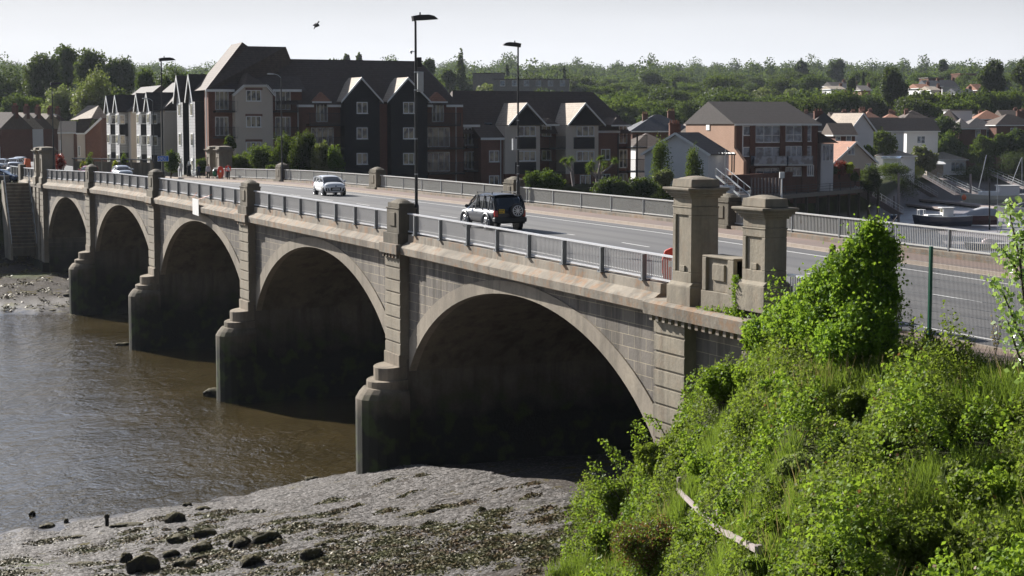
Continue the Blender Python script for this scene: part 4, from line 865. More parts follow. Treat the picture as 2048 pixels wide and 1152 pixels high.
house(1916, 1946, 236, 257, 412, 0, 9, 8, 'terraced_house', 'grey hipped end of the terrace behind the round tree', 'house', 'brickd', 'tileg', 'hip', group=GH)
house(1928, 2006, 235, 257, 415, 5, 10, 8, 'terraced_house', 'purple brick terrace with grey roof and two tall white windows', 'house', 'brickd', 'tileg', 'hip', wins=((1951, 1961, 260, 274), (1973, 1982, 259, 274)), group=GH)
house(1992, 2080, 228, 250, 412, 10, 10, 8, 'terraced_house', 'red brown roofed house at the right edge with white upper window', 'house', 'brickd', 'tile', 'hip', wins=((2021, 2035, 256, 274, 2),), chims=((2038, 222, 1.4), (2045, 219, 1)), group=GH)
house(1950, 2010, 220, 238, 440, -5, 10, 8, 'terraced_house', 'roof with blue skylight and orange hip beyond the grey terrace', 'house', 'brickd', 'tiler', 'hip', group=GH)
house(1836, 1884, 224, 240, 446, 4, 9, 8, 'terraced_house', 'brown roof showing left of the white box dormer in the back row', 'house', 'brickd', 'tile', 'hip', group=GH, chims=((1850, 221),))
house(1940, 1988, 227, 243, 446, 8, 9, 8, 'terraced_house', 'dark roof in the back row above the grey terrace', 'house', 'brickd', 'tiled', 'hip', group=GH, chims=((1960, 223),))
house(2008, 2060, 220, 236, 448, 4, 9, 8, 'terraced_house', 'brown roof in the back row at the right edge', 'house', 'brickd', 'tile', 'gable', group=GH, chims=((2030, 217),))
house(1588, 1640, 226, 242, 430, 4, 9, 8, 'terraced_house', 'low roof just visible behind the right end of the flats', 'house', 'brickd', 'tile', 'gable', group=GH, chims=((1612, 222),))
house(1724, 1768, 222, 240, 440, 4, 9, 8, 'terraced_house', 'red brown roof in the back row beside the tall pots', 'house', 'brickd', 'tiler', 'hip', group=GH, chims=((1740, 219),))
# garden bungalow, sheds and white bungalows by the boatyard
house(1668, 1757, 284, 326, 262, 14, 11, 7.0, 'bungalow', 'pink grey bungalow with white bargeboards and a gable window', 'house', 'render', 'tiler', 'gablefront', wins=((1695, 1709, 294, 310, 2), (1732, 1752, 327, 343, 3)))
house(1750, 1835, 296, 312, 358, 5, 9, 6, 'bungalow', 'low pale roofed bungalow behind the garden shed', 'house', 'renderw', 'tilep', 'hip')
house(1763, 1800, 312, 316, 350, -20, 5, 6.3, 'garden_shed', 'white and green roofed garden shed', 'shed', 'bwhite', 'glassb', 'gable')
house(1852, 1892, 322, 328, 386, 0, 5, 5.4, 'greenhouse', 'pale translucent greenhouse above the jetty', 'greenhouse', 'tilep', 'bwhite', 'gable')
house(1868, 1937, 303, 319, 396, 8, 10, 4.9, 'bungalow', 'white riverside bungalow with grey hipped roof and glazed front', 'house', 'renderw', 'tilep', 'hip', wins=((1902, 1928, 324, 343, 3),))
# large grey school beyond the poplar
house(944, 1010, 143, 147, 640, 0, 20, 16, 'school_block', 'upper grey flat roofed school block right of the poplar', 'building', 'tileg', 'tiled', 'flat')
house(985, 1140, 156, 159, 620, 0, 20, 16, 'school_block', 'long low grey school block with dark windows', 'building', 'tileg', 'tiled', 'flat', wins=[(1000+24*k, 1010+24*k, 161, 172) for k in range(6)])
# houses up the wooded hill
GW = 'houses on the wooded hill'
for x0, x1, yr, ye, Z, wl, rf, lab in ((1664, 1700, 164, 172, 640, 'brickd', 'tiled', 'dark roofed hill house with a long flat roof behind'), (1662, 1690, 172, 178, 600, 'bwhite', 'tilep', 'white walled hill house right of the wooded slope'), (1690, 1722, 168, 178, 610, 'brickd', 'slate', 'dark hill house below the tall conifer'), (1722, 1742, 171, 180, 600, 'brickl', 'tileg', 'grey roofed hill house under the big oak'),
    (1838, 1862, 168, 176, 560, 'renderw', 'tiler', 'hill house with orange gable'), (1855, 1884, 161, 172, 590, 'brickd', 'slate', 'dark roofed hill house with a white chimney'), (1884, 1916, 160, 174, 600, 'renderw', 'tileg', 'hill house with two dark chimneys'), (1862, 1880, 173, 180, 550, 'bwhite', 'tilep', 'cream roofed cottage low on the hill'),
    (1916, 1952, 177, 188, 520, 'brickd', 'slate', 'long slate roof in the hill trees'), (1955, 1972, 168, 180, 540, 'brickl', 'tiler', 'hill house with orange turret roof'), (1972, 1994, 172, 181, 545, 'brickl', 'tiler', 'twin gabled orange hill house'), (1985, 2018, 164, 182, 530, 'brickl', 'slate', 'dark roofed hill house with white end wall'), (1920, 1952, 142, 148, 760, 'brickd', 'tiler', 'red brick block high on the hill'), (1856, 1888, 150, 156, 720, 'brickd', 'tileg', 'brown block high on the hill')):
    house(x0, x1, yr, ye, Z, 12, 9, {520: 9}.get(Z, 11), 'hill_house', lab, 'house', wl, rf, 'gable' if Z < 700 else 'flat', group=GW, chims=(((x0+x1)/2+4, yr-4, .9),) if Z < 700 else ())
# ------------------------------------------------------------------ vegetation
RS_ = np.random.RandomState(7)
def leaf_quads(P, Nrm, L0, L1, asp=.55, rs=RS_, flat=.35):
    """P points, Nrm outward directions; returns verts and faces of small bent leaf quads."""
    n = len(P); r = rs.normal(size=(n, 3)); nn = Nrm*flat+r*.6; nn /= np.linalg.norm(nn, axis=1, keepdims=True)+1e-9
    t = np.cross(nn, rs.normal(size=(n, 3))); t /= np.linalg.norm(t, axis=1, keepdims=True)+1e-9; b = np.cross(nn, t)
    L_ = rs.uniform(L0, L1, (n, 1)); w = L_*asp
    V = np.stack([P-t*L_*.5, P+b*w*.5+nn*L_*.06, P+t*L_*.5, P-b*w*.5+nn*L_*.06], 1).reshape(-1, 3)
    return V, np.arange(4*n).reshape(-1, 4)
def crown_pts(lobes, n, rs, shell=.35, cut=.25):
    P = []; Nn = []; vol = np.array([l[3]*l[4] for l in lobes], float); cnt = (n*vol/vol.sum()).astype(int)+1
    for (x, y, z, rx, rzz), k in zip(lobes, cnt):
        d = rs.normal(size=(k, 3)); d /= np.linalg.norm(d, axis=1, keepdims=True); rr = 1-shell*rs.rand(k, 1)**1.6
        wob = 1+.16*np.sin(d[:, :1]*7+x)+.14*np.sin(d[:, 1:2]*9+y)+.12*np.sin(d[:, 2:3]*8+z)
        p = d*rr*wob*np.array([rx, rx, rzz])+np.array([x, y, z]); P.append(p); Nn.append(d)
    P = np.concatenate(P); Nn = np.concatenate(Nn)
    m = (np.abs(Nn[:, 2]) > 2) | (fnoise(P[:, 0]*1.0+P[:, 2]*.7, P[:, 1]+P[:, 2]*.5, rs.uniform(2.2, 3.2), rs.randint(99)) > -1.25+cut*2)
    return P[m], Nn[m]
def tree(name, loc, h, r, mat, label, cat='tree', group=None, n=3500, leaf=(.45, .8), seed=0, shape='round', trunk=.25, lobes=None, low=.3, nl=14):
    rs = np.random.RandomState(seed); ro = empty(name, loc, rs.uniform(0, 6), label, cat, group)
    if lobes is None:
        lobes = []
        if shape == 'round':
            for k in range(nl):
                a = rs.uniform(0, 2*pi); q = sqrt(rs.rand())*.68; u_ = rs.uniform(.14, .86); zz = low+(1-low)*u_; q *= 1.12-abs(u_-.45)*1.25; s = rs.uniform(.26, .44)
                lobes.append((q*r*cos(a), q*r*sin(a), zz*h, r*s*1.1, h*(1-low)*s*.5))
            lobes.append((0, 0, h*(1+low)/2, r*.66, h*(1-low)*.46))
        elif shape == 'poplar':
            for k in range(12):
                zz = .16+.8*k/12; w = r*(.55+.5*sin(pi*min(1, zz*1.15)))*(1 if zz < .8 else .6); a = rs.uniform(0, 6.28)
                lobes.append((w*.35*cos(a), w*.35*sin(a), zz*h, w*.62, h*.09))
        elif shape == 'cone':
            for k in range(12):
                zz = .12+.86*k/12; w = r*(1-zz)*1.1+.15; lobes.append((rs.uniform(-.2, .2), rs.uniform(-.2, .2), zz*h, w, h*.07))
    m = MB(); pts = [(0, 0, -.5)]; 
    for k in range(1, 6): pts.append((rs.uniform(-.1, .1)*r*.4, rs.uniform(-.1, .1)*r*.4, h*.7*k/5))
    m.tube(pts, [trunk*(1.25-.2*k) for k in range(6)], 7)
    for k in range(7):
        l = lobes[rs.randint(len(lobes))]; z0 = rs.uniform(.22, .5)*h; m.tube([(0, 0, z0), (l[0]*.5, l[1]*.5, (z0+l[2])/2+.1*h*.2), (l[0], l[1], l[2])], [trunk*.45, trunk*.3, trunk*.1], 5)
    m.build('trunk', M['bark'], ro, fix=False)
    P, Nn = crown_pts(lobes, n, rs); V, F_ = leaf_quads(P, Nn, leaf[0], leaf[1], .75, rs, .6)
    npmesh('crown', V, F_, mat, ro); return ro
# templates for copying, kept as the first tree of each kind
def ground_z(x, y): return float(H(np.array([x]), np.array([y]))[0])
def put(px, Z): p = atz(px, Z, 0); return Vector((p.x, p.y, ground_z(p.x, p.y)))
T = []
def first(px, Z, ytop, mat, label, **k):
    p = put(px, Z); h = CP.z+(251.4-ytop)*Z/FPX-p.z; return tree('tree', p, h, mat=mat, label=label, **k), h
GT = 'broadleaf trees on the far bank and hill'
# individual trees with a shape of their own: (px, Z, top row, crown radius px, material, shape, label)
IND = [
 (18, 400, 120, 50, 'leafC', 'round', 'dark tree cut by the left edge of the picture'), (92, 390, 108, 44, 'leafC', 'round', 'tall dark rounded tree behind the terraced row'),
 (135, 410, 96, 38, 'leafA', 'round', 'tallest airy tree at the left skyline'), (190, 400, 105, 42, 'leafA', 'round', 'broad oak on the left skyline right of the tallest'), (243, 395, 112, 42, 'leafC', 'round', 'dark oak at the right end of the left skyline group'),
 (190, 335, 138, 52, 'leafP', 'round', 'pale olive tree in front of the skyline oaks'), (120, 352, 175, 46, 'leafP', 'round', 'lower olive tree behind the cream house'), (30, 358, 190, 44, 'leafA', 'round', 'mid green tree above the terraced roofs'), (68, 362, 198, 34, 'leafB', 'round', 'bright edged tree above the terraced row end'),
 (230, 345, 180, 40, 'leafA', 'round', 'green tree behind the cream bay fronted houses'), (160, 350, 190, 34, 'leafP', 'round', 'dull green tree over the pale tiled roof'), (345, 300, 135, 40, 'leafC', 'round', 'dark tree behind the lamp by the weatherboarded bays'), (295, 330, 140, 28, 'leafA', 'round', 'tree in the dip of the left skyline'),
 (370, 320, 150, 26, 'leafB', 'round', 'light green tree left of the apartment roof'), (922, 560, 97, 19, 'leafC', 'poplar', 'tall dark poplar against the sky right of the apartment roof'), (1014, 700, 124, 12, 'leafC', 'cone', 'pointed conifer above the grey school'),
 (1128, 700, 131, 9, 'leafC', 'cone', 'small pointed conifer right of the school'), (860, 520, 116, 14, 'leafA', 'round', 'small tree top showing over the apartment ridge'), (898, 560, 140, 14, 'leafA', 'round', 'low tree top between ridge and poplar'), (720, 620, 108, 7, 'leafC', 'round', 'tree tip just above the apartment ridge'), (693, 620, 112, 10, 'leafC', 'round', 'second tree tip over the apartment ridge'),
 (1724, 620, 141, 6, 'leafC', 'cone', 'slim dark conifer on the wooded hill'), (1785, 470, 138, 31, 'leafC', 'round', 'tall dark domed oak standing above the right hand woods'), (1980, 520, 121, 28, 'leafC', 'round', 'large dark oak on the right skyline'), (2044, 500, 118, 22, 'leafC', 'round', 'dark tree at the right edge of the skyline'),
 (1882, 900, 122, 10, 'leafC', 'round', 'small round tree on the skyline at the right'), (1672, 900, 120, 22, 'leafC', 'round', 'dark spreading pine on the hill crest'), (1600, 900, 120, 16, 'leafC', 'round', 'rounded tree on the crest left of the pine'), 
 (1325, 203, 280, 33, 'leafB', 'round', 'round clipped tree left of the pair at the boathouse'), (1387, 203, 297, 25, 'leafB', 'round', 'smaller round clipped tree right of the pair at the boathouse'),
 (1890, 408, 236, 36, 'leafC', 'round', 'dark rounded tree in front of the purple brick terrace'), (1900, 403, 262, 32, 'leafB', 'round', 'bright green tree below the dark rounded one'), (1768, 362, 262, 39, 'leafB', 'round', 'spreading green tree in front of the white wall'), (1735, 290, 290, 15, 'leafB', 'round', 'small light tree by the pink bungalow'),
 (1845, 384, 290, 27, 'leafP', 'round', 'pinkish flowering tree beside the greenhouse'), (1966, 396, 272, 33, 'leafB', 'round', 'rounded ivy covered tree over the boatyard'), (2006, 396, 270, 19, 'leafB', 'round', 'narrow bright tree right of the rounded one'), (2036, 396, 262, 26, 'leafA', 'round', 'dark tree at the right edge over the jetties'),
 (460, 192, 272, 12, 'leafB', 'round', 'narrow bright shrub beside the far gate pillar'), (1702, 560, 156, 10, 'leafC', 'round', 'dark tree by the hill houses')]
for i, (px, Z, yt, rp_, mt, sh, lab) in enumerate(IND):
    p = put(px, Z); h = CP.z+(251.4-yt)*Z/FPX-p.z; big = rp_ > 24
    lf = .00085*Z; clip = 'clipped' in lab
    lw = min(.75, max(.12, 1-2.4*rp_/(h*FPX/Z)))
    kw = dict(n=int(9000 if big else 4000), leaf=(lf, lf*1.9), seed=i+3, shape=sh, low=lw)
    if clip: kw.update(low=.16, nl=8, n=9000, leaf=(.12, .24))
    tree('tree', p, h, rp_*Z/FPX, M[mt], lab, group=GT, **kw)
# bushes at the foot of the apartment block, by the flats and on the bank
def bush(px, Z, yt, yb, rp_, mt, label, n=2500, leaf=(.12, .26), seed=1, cat='bush', name='bush', group=None, zb=None, el=.75):
    p = atz(px, Z, CP.z-(yb-251.4)*Z/FPX if zb is None else zb); rs = np.random.RandomState(seed); r = rp_*Z/FPX; h = (yb-yt)*Z/FPX
    ro = empty(name, p, 0, label, cat, group); lb = []
    for k in range(9):
        a = rs.uniform(0, 2*pi); q = sqrt(rs.rand())*.7; s = rs.uniform(.35, .5); lb.append((q*r*cos(a), q*r*sin(a)*.8, h*rs.uniform(.3, .66), r*s, h*s*.75))
    lb.append((0, 0, h*.5, r*.6, h*.5))
    m = MB()
    for k in range(6): l = lb[k]; m.tube([(0, 0, -.6), (l[0]*.4, l[1]*.4, l[2]*.5), (l[0], l[1], l[2])], [.07, .05, .02], 5)
    m.build('stems', M['bark'], ro, fix=False)
    P, Nn = crown_pts(lb, n, rs, .4, .2); V, F_ = leaf_quads(P, Nn, leaf[0], leaf[1], .65, rs, .4); npmesh('foliage', V, F_, M[mt], ro); return ro
GB = 'bushes on the far bank beside the bridge'
for i, a in enumerate([(485, 188, 308, 352, 30, 'leafB', 'low yellow green bush right of the red jacketed walker'), (525, 186, 290, 350, 34, 'leafB', 'wide bright bush below the cream bay'), (565, 184, 268, 350, 30, 'leafB', 'bright bush behind the silver topped lamp'), (608, 182, 262, 350, 30, 'leafA', 'tallest bush with whitish leaves left of the dark boards'), (645, 180, 285, 352, 26, 'leafP', 'olive bush under the balcony'), (672, 178, 292, 352, 20, 'leafB', 'small bright bush at the end of the bushes'),
    (545, 178, 330, 352, 18, 'leafB', 'low green bush behind the far parapet'), (1090, 168, 342, 385, 40, 'leafA', 'grassy bush behind the parapet post right of the tall lamp'), (340, 188, 302, 345, 18, 'leafA', 'green bush below the blue cycle sign'), (405, 190, 318, 345, 14, 'leafA', 'small bush left of the far gate pillars'), (1225, 180, 355, 392, 42, 'leafC', 'dark ivy on the bank under the apartment balconies'), (1290, 182, 356, 394, 42, 'leafC', 'dark shrub below the left round tree'), (1330, 190, 340, 372, 22, 'leafP', 'pale flowering shrub at the boathouse wall'),
    (1655, 235, 328, 352, 28, 'leafC', 'dark clipped hedge under the conservatory'), (1680, 238, 322, 350, 16, 'leafR', 'dark red shrub beside the hedge'), (1700, 238, 326, 346, 14, 'leafY', 'bright yellow shrub by the pink bungalow'), (1745, 240, 330, 384, 30, 'leafC', 'dark shrub hanging over the river wall'), (1790, 348, 326, 352, 36, 'leafB', 'light green hedge behind the jetties'), (1834, 368, 330, 356, 18, 'leafY', 'yellow green hedge end near the greenhouse'), (1800, 346, 345, 398, 50, 'leafC', 'dark undergrowth above the mooring gangway'), (1725, 250, 342, 372, 24, 'leafC', 'ivy covered bank left of the gangways'),
    (1712, 232, 345, 362, 10, 'leafB', 'small bright shrub on the slipway wall'), (1970, 388, 325, 362, 60, 'leafC', 'dark undergrowth under the round trees'), (2040, 388, 300, 362, 40, 'leafC', 'dark undergrowth at the right edge of the boatyard')]):
    bush(a[0], a[1], a[2], a[3], a[4], a[5], a[6], seed=20+i, group=GB, n=9000 if a[4] > 20 else 3000)
# red acer and small plants in front of the street houses
bush(120, 205, 308, 345, 16, 'leafR', 'dark red acer by the far left lamp post', seed=60, n=1600)
for i, px in enumerate((164, 228, 178, 245)):
    bush(px, 199, (322, 322, 304, 304)[i], 340, 7, 'leafY' if i < 2 else 'leafB', ['yellow spiky plant at the left end of the garden wall', 'yellow spiky plant in the middle of the garden wall', 'green shrub over the left of the garden wall', 'green shrub over the middle of the garden wall'][i], seed=70+i, n=350, cat='plant', name='plant')
# cabbage palms: forked stems with tufts
def palm(px, Z, label, tufts, base):
    b = at(*base, Z); r = empty('cabbage_palm', b, 0, label, 'palm', None); m = MB()
    for k, (x, y) in enumerate(tufts):
        p = at(x, y, Z+(k % 3-1)*.5)-b; mid = Vector((p.x*.25, p.y*.25, p.z*.55)); m.tube([(0, 0, 0), mid, Vector((p.x*.8, p.y*.8, p.z*.8)), p], [.16, .12, .09, .07], 6)
    m.build('trunk', M['woodp'], r, fix=False)
    for k, (x, y) in enumerate(tufts):
        p = at(x, y, Z+(k % 3-1)*.5)-b; rs = np.random.RandomState(k); n = 130; d = rs.normal(size=(n, 3)); d[:, 2] = d[:, 2]*.8+.1; d /= np.linalg.norm(d, axis=1, keepdims=True); L_ = rs.uniform(.35, .62, (n, 1))
        t = np.cross(d, rs.normal(size=(n, 3))); t /= np.linalg.norm(t, axis=1, keepdims=True); c = np.array(p)
        V = np.stack([c+d*.05-t*.02, c+d*.05+t*.02, c+d*L_+t*.01-np.array([0, 0, .1]), c+d*L_-t*.01-np.array([0, 0, .1])], 1).reshape(-1, 3); npmesh('leaf_tuft', V, np.arange(4*n).reshape(-1, 4), M['leafB'], r)
palm(1142, 186, 'small cabbage palm with two tufts before the apartment block', [(1128, 319), (1142, 318), (1136, 326)], (1147, 372))
palm(1200, 186, 'forked cabbage palm with several tufts before the right gable', [(1201, 315), (1229, 321), (1208, 327), (1178, 333), (1182, 326), (1199, 341), (1180, 340)], (1196, 376))
# wooded hill: individual trees copied from a few kinds
kinds = []
for i, (mt, shp, hh, rr) in enumerate([('leafA', 'round', 13, 7), ('leafB', 'round', 11, 6.3), ('leafC', 'round', 14, 6.5), ('leafA', 'round', 9, 6), ('leafP', 'round', 10, 5.6), ('leafC', 'cone', 14, 3.4)]):
    kinds.append((mt, shp, hh, rr))
GL = ['dark green oak in the wooded hillside', 'fresh green tree in the wooded hillside', 'near black evergreen in the wooded hillside', 'low spreading tree in the wooded hillside', 'olive coloured tree in the wooded hillside', 'pointed conifer in the wooded hillside']
src = {}; cnt = 0; rs = np.random.RandomState(11)
houses_px = [(1655, 1745, 160, 182), (1838, 1955, 160, 188), (1950, 2030, 164, 184), (935, 1145, 143, 172), (1918, 1955, 140, 150)]
rows = [(462, 32, 10), (500, 30, 10), (545, 30, 11), (620, 30, 11), (700, 30, 12), (790, 30, 12), (900, 30, 13)]
for Z, stp, hh0 in rows:
    px = 850+rs.uniform(0, 20)
    while px < 2100:
        zz = Z*(1+rs.uniform(-.05, .05)); k = rs.choice(6, p=[.3, .3, .13, .1, .14, .03]); mt, shp, hh, rr = kinds[k]; sc = rs.uniform(.8, 1.25)*(.85 if Z < 500 else 1)
        p = put(px, zz); top = 251.4-(p.z+hh*sc-CP.z)*FPX/zz; bot = 251.4-(p.z-CP.z)*FPX/zz
        ok = all(not (a-6 < px < b+6 and top < d-3 and zz < 615) for a, b, c, d in houses_px)
        if Z < 500 and px < 1200: ok = False
        if ok and cnt < 235:
            if k not in src:
                src[k] = tree('tree', p, hh, rr, M[mt], GL[k], group='trees of the wooded hillside', n=6500, leaf=(.32, .75), seed=100+k, shape=shp); o = src[k]
            else:
                o = copy_tree(src[k]); o.location = p; o.rotation_euler = (0, 0, rs.uniform(0, 6.28))
            o.scale = (sc*rs.uniform(.9, 1.15), sc*rs.uniform(.9, 1.15), sc); cnt += 1
        px += stp*600/zz*rs.uniform(.7, 1.35)*1.15
px = 1600.
while px < 2090:
    k = rs.choice([0, 1, 3, 4]); Z = rs.uniform(470, 505); p = put(px, Z); yt = rs.uniform(183, 193) if px < 1960 else rs.uniform(180, 190); hh = CP.z+(251.4-yt)*Z/FPX-p.z; o = copy_tree(src[k]); sc = hh/kinds[k][2]; o.location = p; o.rotation_euler = (0, 0, rs.uniform(0, 6.28)); o.scale = (sc*.9, sc*.9, sc); px += rs.uniform(20, 34)
# far ridge: one mass
P = []; Nn = []; rs = np.random.RandomState(5); n_ = 1500
for k in range(n_):
    Z = rs.uniform(950, 2600); px = rs.uniform(-150, 2250); p = atz(px, Z, 0); z = ground_z(p.x, p.y); r_ = rs.uniform(5, 11); h_ = rs.uniform(7, 15)*(1.5 if rs.rand() < .05 else 1)
    if px < 850 and Z > 1800: continue
    m = 420; d = rs.normal(size=(m, 3)); d /= np.linalg.norm(d, axis=1, keepdims=True); P.append(d*np.array([r_, r_, h_*.55])*rs.uniform(.3, 1.02, (m, 1))+np.array([p.x, p.y, z+h_*.55])); Nn.append(d)
P = np.concatenate(P); Nn = np.concatenate(Nn); V, F_ = leaf_quads(P, Nn, .9, 1.8, .95, rs, .35)
o = npmesh('distant_woodland', V, F_, M['leafF']); tag(o, 'far off wooded ridge closing the horizon', 'woodland', None, 'stuff')
# ------------------------------------------------------------------ near embankment vegetation
M['leafI'] = m_leaf('ivy_leaf', (.05, .10, .008), (.17, .27, .02), .48, .12, .9, .55)
M['leafBr'] = m_leaf('bramble_leaf', (.042, .075, .016), (.14, .20, .03), .45, .10, .8, .6)
M['grass'] = m_leaf('grass_blade', (.05, .085, .015), (.12, .175, .03), .4, .2, .5, .45)
M['grassd'] = m_leaf('dry_grass', (.16, .13, .05), (.34, .28, .12), .4, .2, .8, .5, (.4, .33, .12))
M['gorse'] = m_leaf('gorse_brown', (.06, .05, .02), (.17, .085, .03), .3, .2, 1.5, .5, (.35, .18, .06))
M['sap'] = m_leaf('poplar_leaf', (.12, .19, .03), (.34, .42, .16), .42, .7, 2, .3)
M['leafPl'] = m_leaf('pale_bramble', (.10, .12, .05), (.21, .25, .10), .4, .1, 1.5, .6)
M['leafDk'] = m_leaf('dark_nettle', (.02, .045, .014), (.05, .095, .02), .35, .1, 1.2, .6)
rs = np.random.RandomState(31)
def on_bank(n, x0, x1, y0, y1):
    x = rs.uniform(x0, x1, n); y = rs.uniform(y0, y1, n); z = H(x, y); ok = (z > 3.2) & (x < -.35); return x[ok], y[ok], z[ok]
def visible(x, y, z, mg=60):
    d = np.stack([x-CP.x, y-CP.y, z-CP.z], -1); Z = d@np.array(FW); X = d@np.array(RT); Y = d@np.array(UP)
    px = 1024+FPX*X/Z; py = 576-FPX*Y/Z; return (Z > 12) & (px > 1024) & (px < 2048+mg*6) & (py < 1152+mg*5)
def mound(x, y): return (.6+1.25*fnoise(x, y, 4.2, 8)+.8*fnoise(x, y, 1.6, 9))*np.clip(.25-x*.6, .3, 1)
# --- leafy undergrowth covering the slope (ivy, bramble)
x, y, z = on_bank(900000, -24, -.3, -38, 9); m_ = visible(x, y, z); x, y, z = x[m_], y[m_], z[m_]
kind = fnoise(x, y, 6.5, 21)+.4*fnoise(x, y, 1.9, 22); grassy = (kind > .32) & (y < -1)
dens = rs.rand(len(x)); top = mound(x, y)
def leafcover(mask, nm, lab, mt, L0, L1, up, hs):
    mask = mask & ((top > .06) | (rs.rand(len(top)) < .22))
    xx, yy, zz, tt = x[mask], y[mask], z[mask], top[mask]; k = rs.rand(len(xx))**.3
    P = np.stack([xx, yy, zz+np.maximum(tt, .12)*hs*k+.02], -1); Nn = np.tile(np.array([[-.45, .15, .9]]), (len(xx), 1)); D = np.hypot(xx-CP.x, yy-CP.y)
    c1 = fnoise(xx, yy, 1.9, 33)+.5*fnoise(xx, yy, .6, 34)+rs.normal(size=len(xx))*.22; fm = np.where(c1 > .75, 1, np.where(c1 < -.85, 2, np.where((c1 > -.1) & (c1 < -.09), 3, 0))); V, F_ = leaf_quads(P, Nn, L0, L1, .72, rs, up); o = npmesh(nm, V, F_, [M[mt], M['leafPl'], M['leafDk'], M['gorse']], fmat=fm); tag(o, lab, 'undergrowth', None, 'stuff'); return o
sel = ~grassy
leafcover(sel & (kind < -.35) & (dens < .95), 'ivy_cover', 'glossy ivy and bramble leaves covering the steep embankment', 'leafI', .06, .13, .7, 1.25)
leafcover(sel & (kind >= -.35) & (dens < .95), 'bramble_cover', 'dull green bramble and nettle leaves on the embankment', 'leafBr', .045, .11, .6, 1.0)
def blades(xx, yy, zz, h0, h1, w, mt, nm, lab, lean=.35, cat='grass'):
    n = len(xx); h = rs.uniform(h0, h1, n); a = rs.uniform(0, 2*pi, n); l = rs.uniform(.1, lean, n)*h; b = rs.uniform(0, pi, n)
    B = np.stack([xx, yy, zz], -1); dx = np.stack([np.cos(b), np.sin(b), 0*b], -1)*w; mid = B+np.stack([l*.3*np.cos(a), l*.3*np.sin(a), h*.55], -1); tip = B+np.stack([l*np.cos(a), l*np.sin(a), h], -1)
    V = np.stack([B-dx, B+dx, mid+dx*.8, mid-dx*.8, tip+dx*.15, tip-dx*.15], 1).reshape(-1, 3); I = np.arange(n)*6
    F_ = np.stack([np.stack([I, I+1, I+2, I+3], -1), np.stack([I+3, I+2, I+4, I+5], -1)], 1).reshape(-1, 4); o = npmesh(nm, V, F_, M[mt]); tag(o, lab, cat, None, 'stuff'); return o
gx, gy, gz_ = x[grassy], y[grassy], z[grassy]; blades(gx, gy, gz_-.05, .3, .9, .009, 'grass', 'long_grass', 'long green grass growing through the brambles on the embankment')
k = rs.rand(len(gx)) < .06; k &= fnoise(gx, gy, 5, 40) > .1; blades(gx[k], gy[k], gz_[k], .5, 1.15, .009, 'grassd', 'dry_grass', 'tawny dry grass heads among the green grass')
k = rs.rand(len(gx)) < .3; P = np.stack([gx[k], gy[k], gz_[k]+rs.uniform(.1, .55, k.sum())], -1); V, F_ = leaf_quads(P, np.tile([[-.3, .1, 1]], (len(P), 1)), .05, .11, .6, rs, .5); tag(npmesh('weed_leaves', V, F_, M['leafBr']), 'small weed leaves between the grass blades', 'weeds', None, 'stuff')
bx_ = np.exp(-(((gx-onz(1600, 900, 9).x)/1.1)**2+((gy-onz(1600, 900, 9).y)/1.6)**2)); k = (bx_ > .3) & (rs.rand(len(gx)) < .35)
if k.any(): blades(gx[k], gy[k], gz_[k], .3, .8, .012, 'gorse', 'rusty_dock', 'rust coloured dock and sorrel stems in the grass', .3, 'weeds')
# verge grass by the mesh fence
n_ = 16000; vx = rs.uniform(-2.4, .1, n_); vy = rs.uniform(-30, -7, n_); blades(vx, vy, H(vx, vy)-.03, .3, .8, .010, 'grass', 'verge_grass', 'tall pale grass along the foot of the green mesh fence', .5)
# --- shrubs with a form of their own
def shrub(loc, rx, ry, h, mt, label, n, leaf, seed, stems=8, name='bush', shell=.45, cut=.18, cat='bush', stick=None):
    rs_ = np.random.RandomState(seed); ro = empty(name, loc, 0, label, cat); lb = []
    for k in range(12):
        a = rs_.uniform(0, 2*pi); q = sqrt(rs_.rand())*.72; s = rs_.uniform(.3, .48); lb.append((q*rx*cos(a), q*ry*sin(a), h*rs_.uniform(.22, .72), min(rx, ry)*s*1.1, h*s*.6))
    lb.append((0, 0, h*.45, min(rx, ry)*.7, h*.45)); m = MB()
    for k in range(stems):
        l = lb[k]; m.tube([(l[0]*.2, l[1]*.2, -.6), (l[0]*.6, l[1]*.6, l[2]*.5), (l[0]*1.1, l[1]*1.1, l[2]*1.15)], [.05, .03, .01], 5)
    m.build('stems', M['bark'], ro, fix=False); P, Nn = crown_pts(lb, n, rs_, shell, cut); V, F_ = leaf_quads(P, Nn, leaf[0], leaf[1], .7, rs_, .5); npmesh('foliage', V, F_, M[mt], ro); return ro
_zz = np.linspace(14, 75, 900)
def hit(px, py, lift=0.):
    rr = np.array(ray(px, py)); Q = np.array(CP)+rr*_zz[:, None]; hh = H(Q[:, 0], Q[:, 1])+lift; k = np.argmax(Q[:, 2] < hh); return Vector(Q[k]), float(_zz[k])
def sp(x, y, z=None): return Vector((x, y, ground_z(x, y)-.2 if z is None else z))
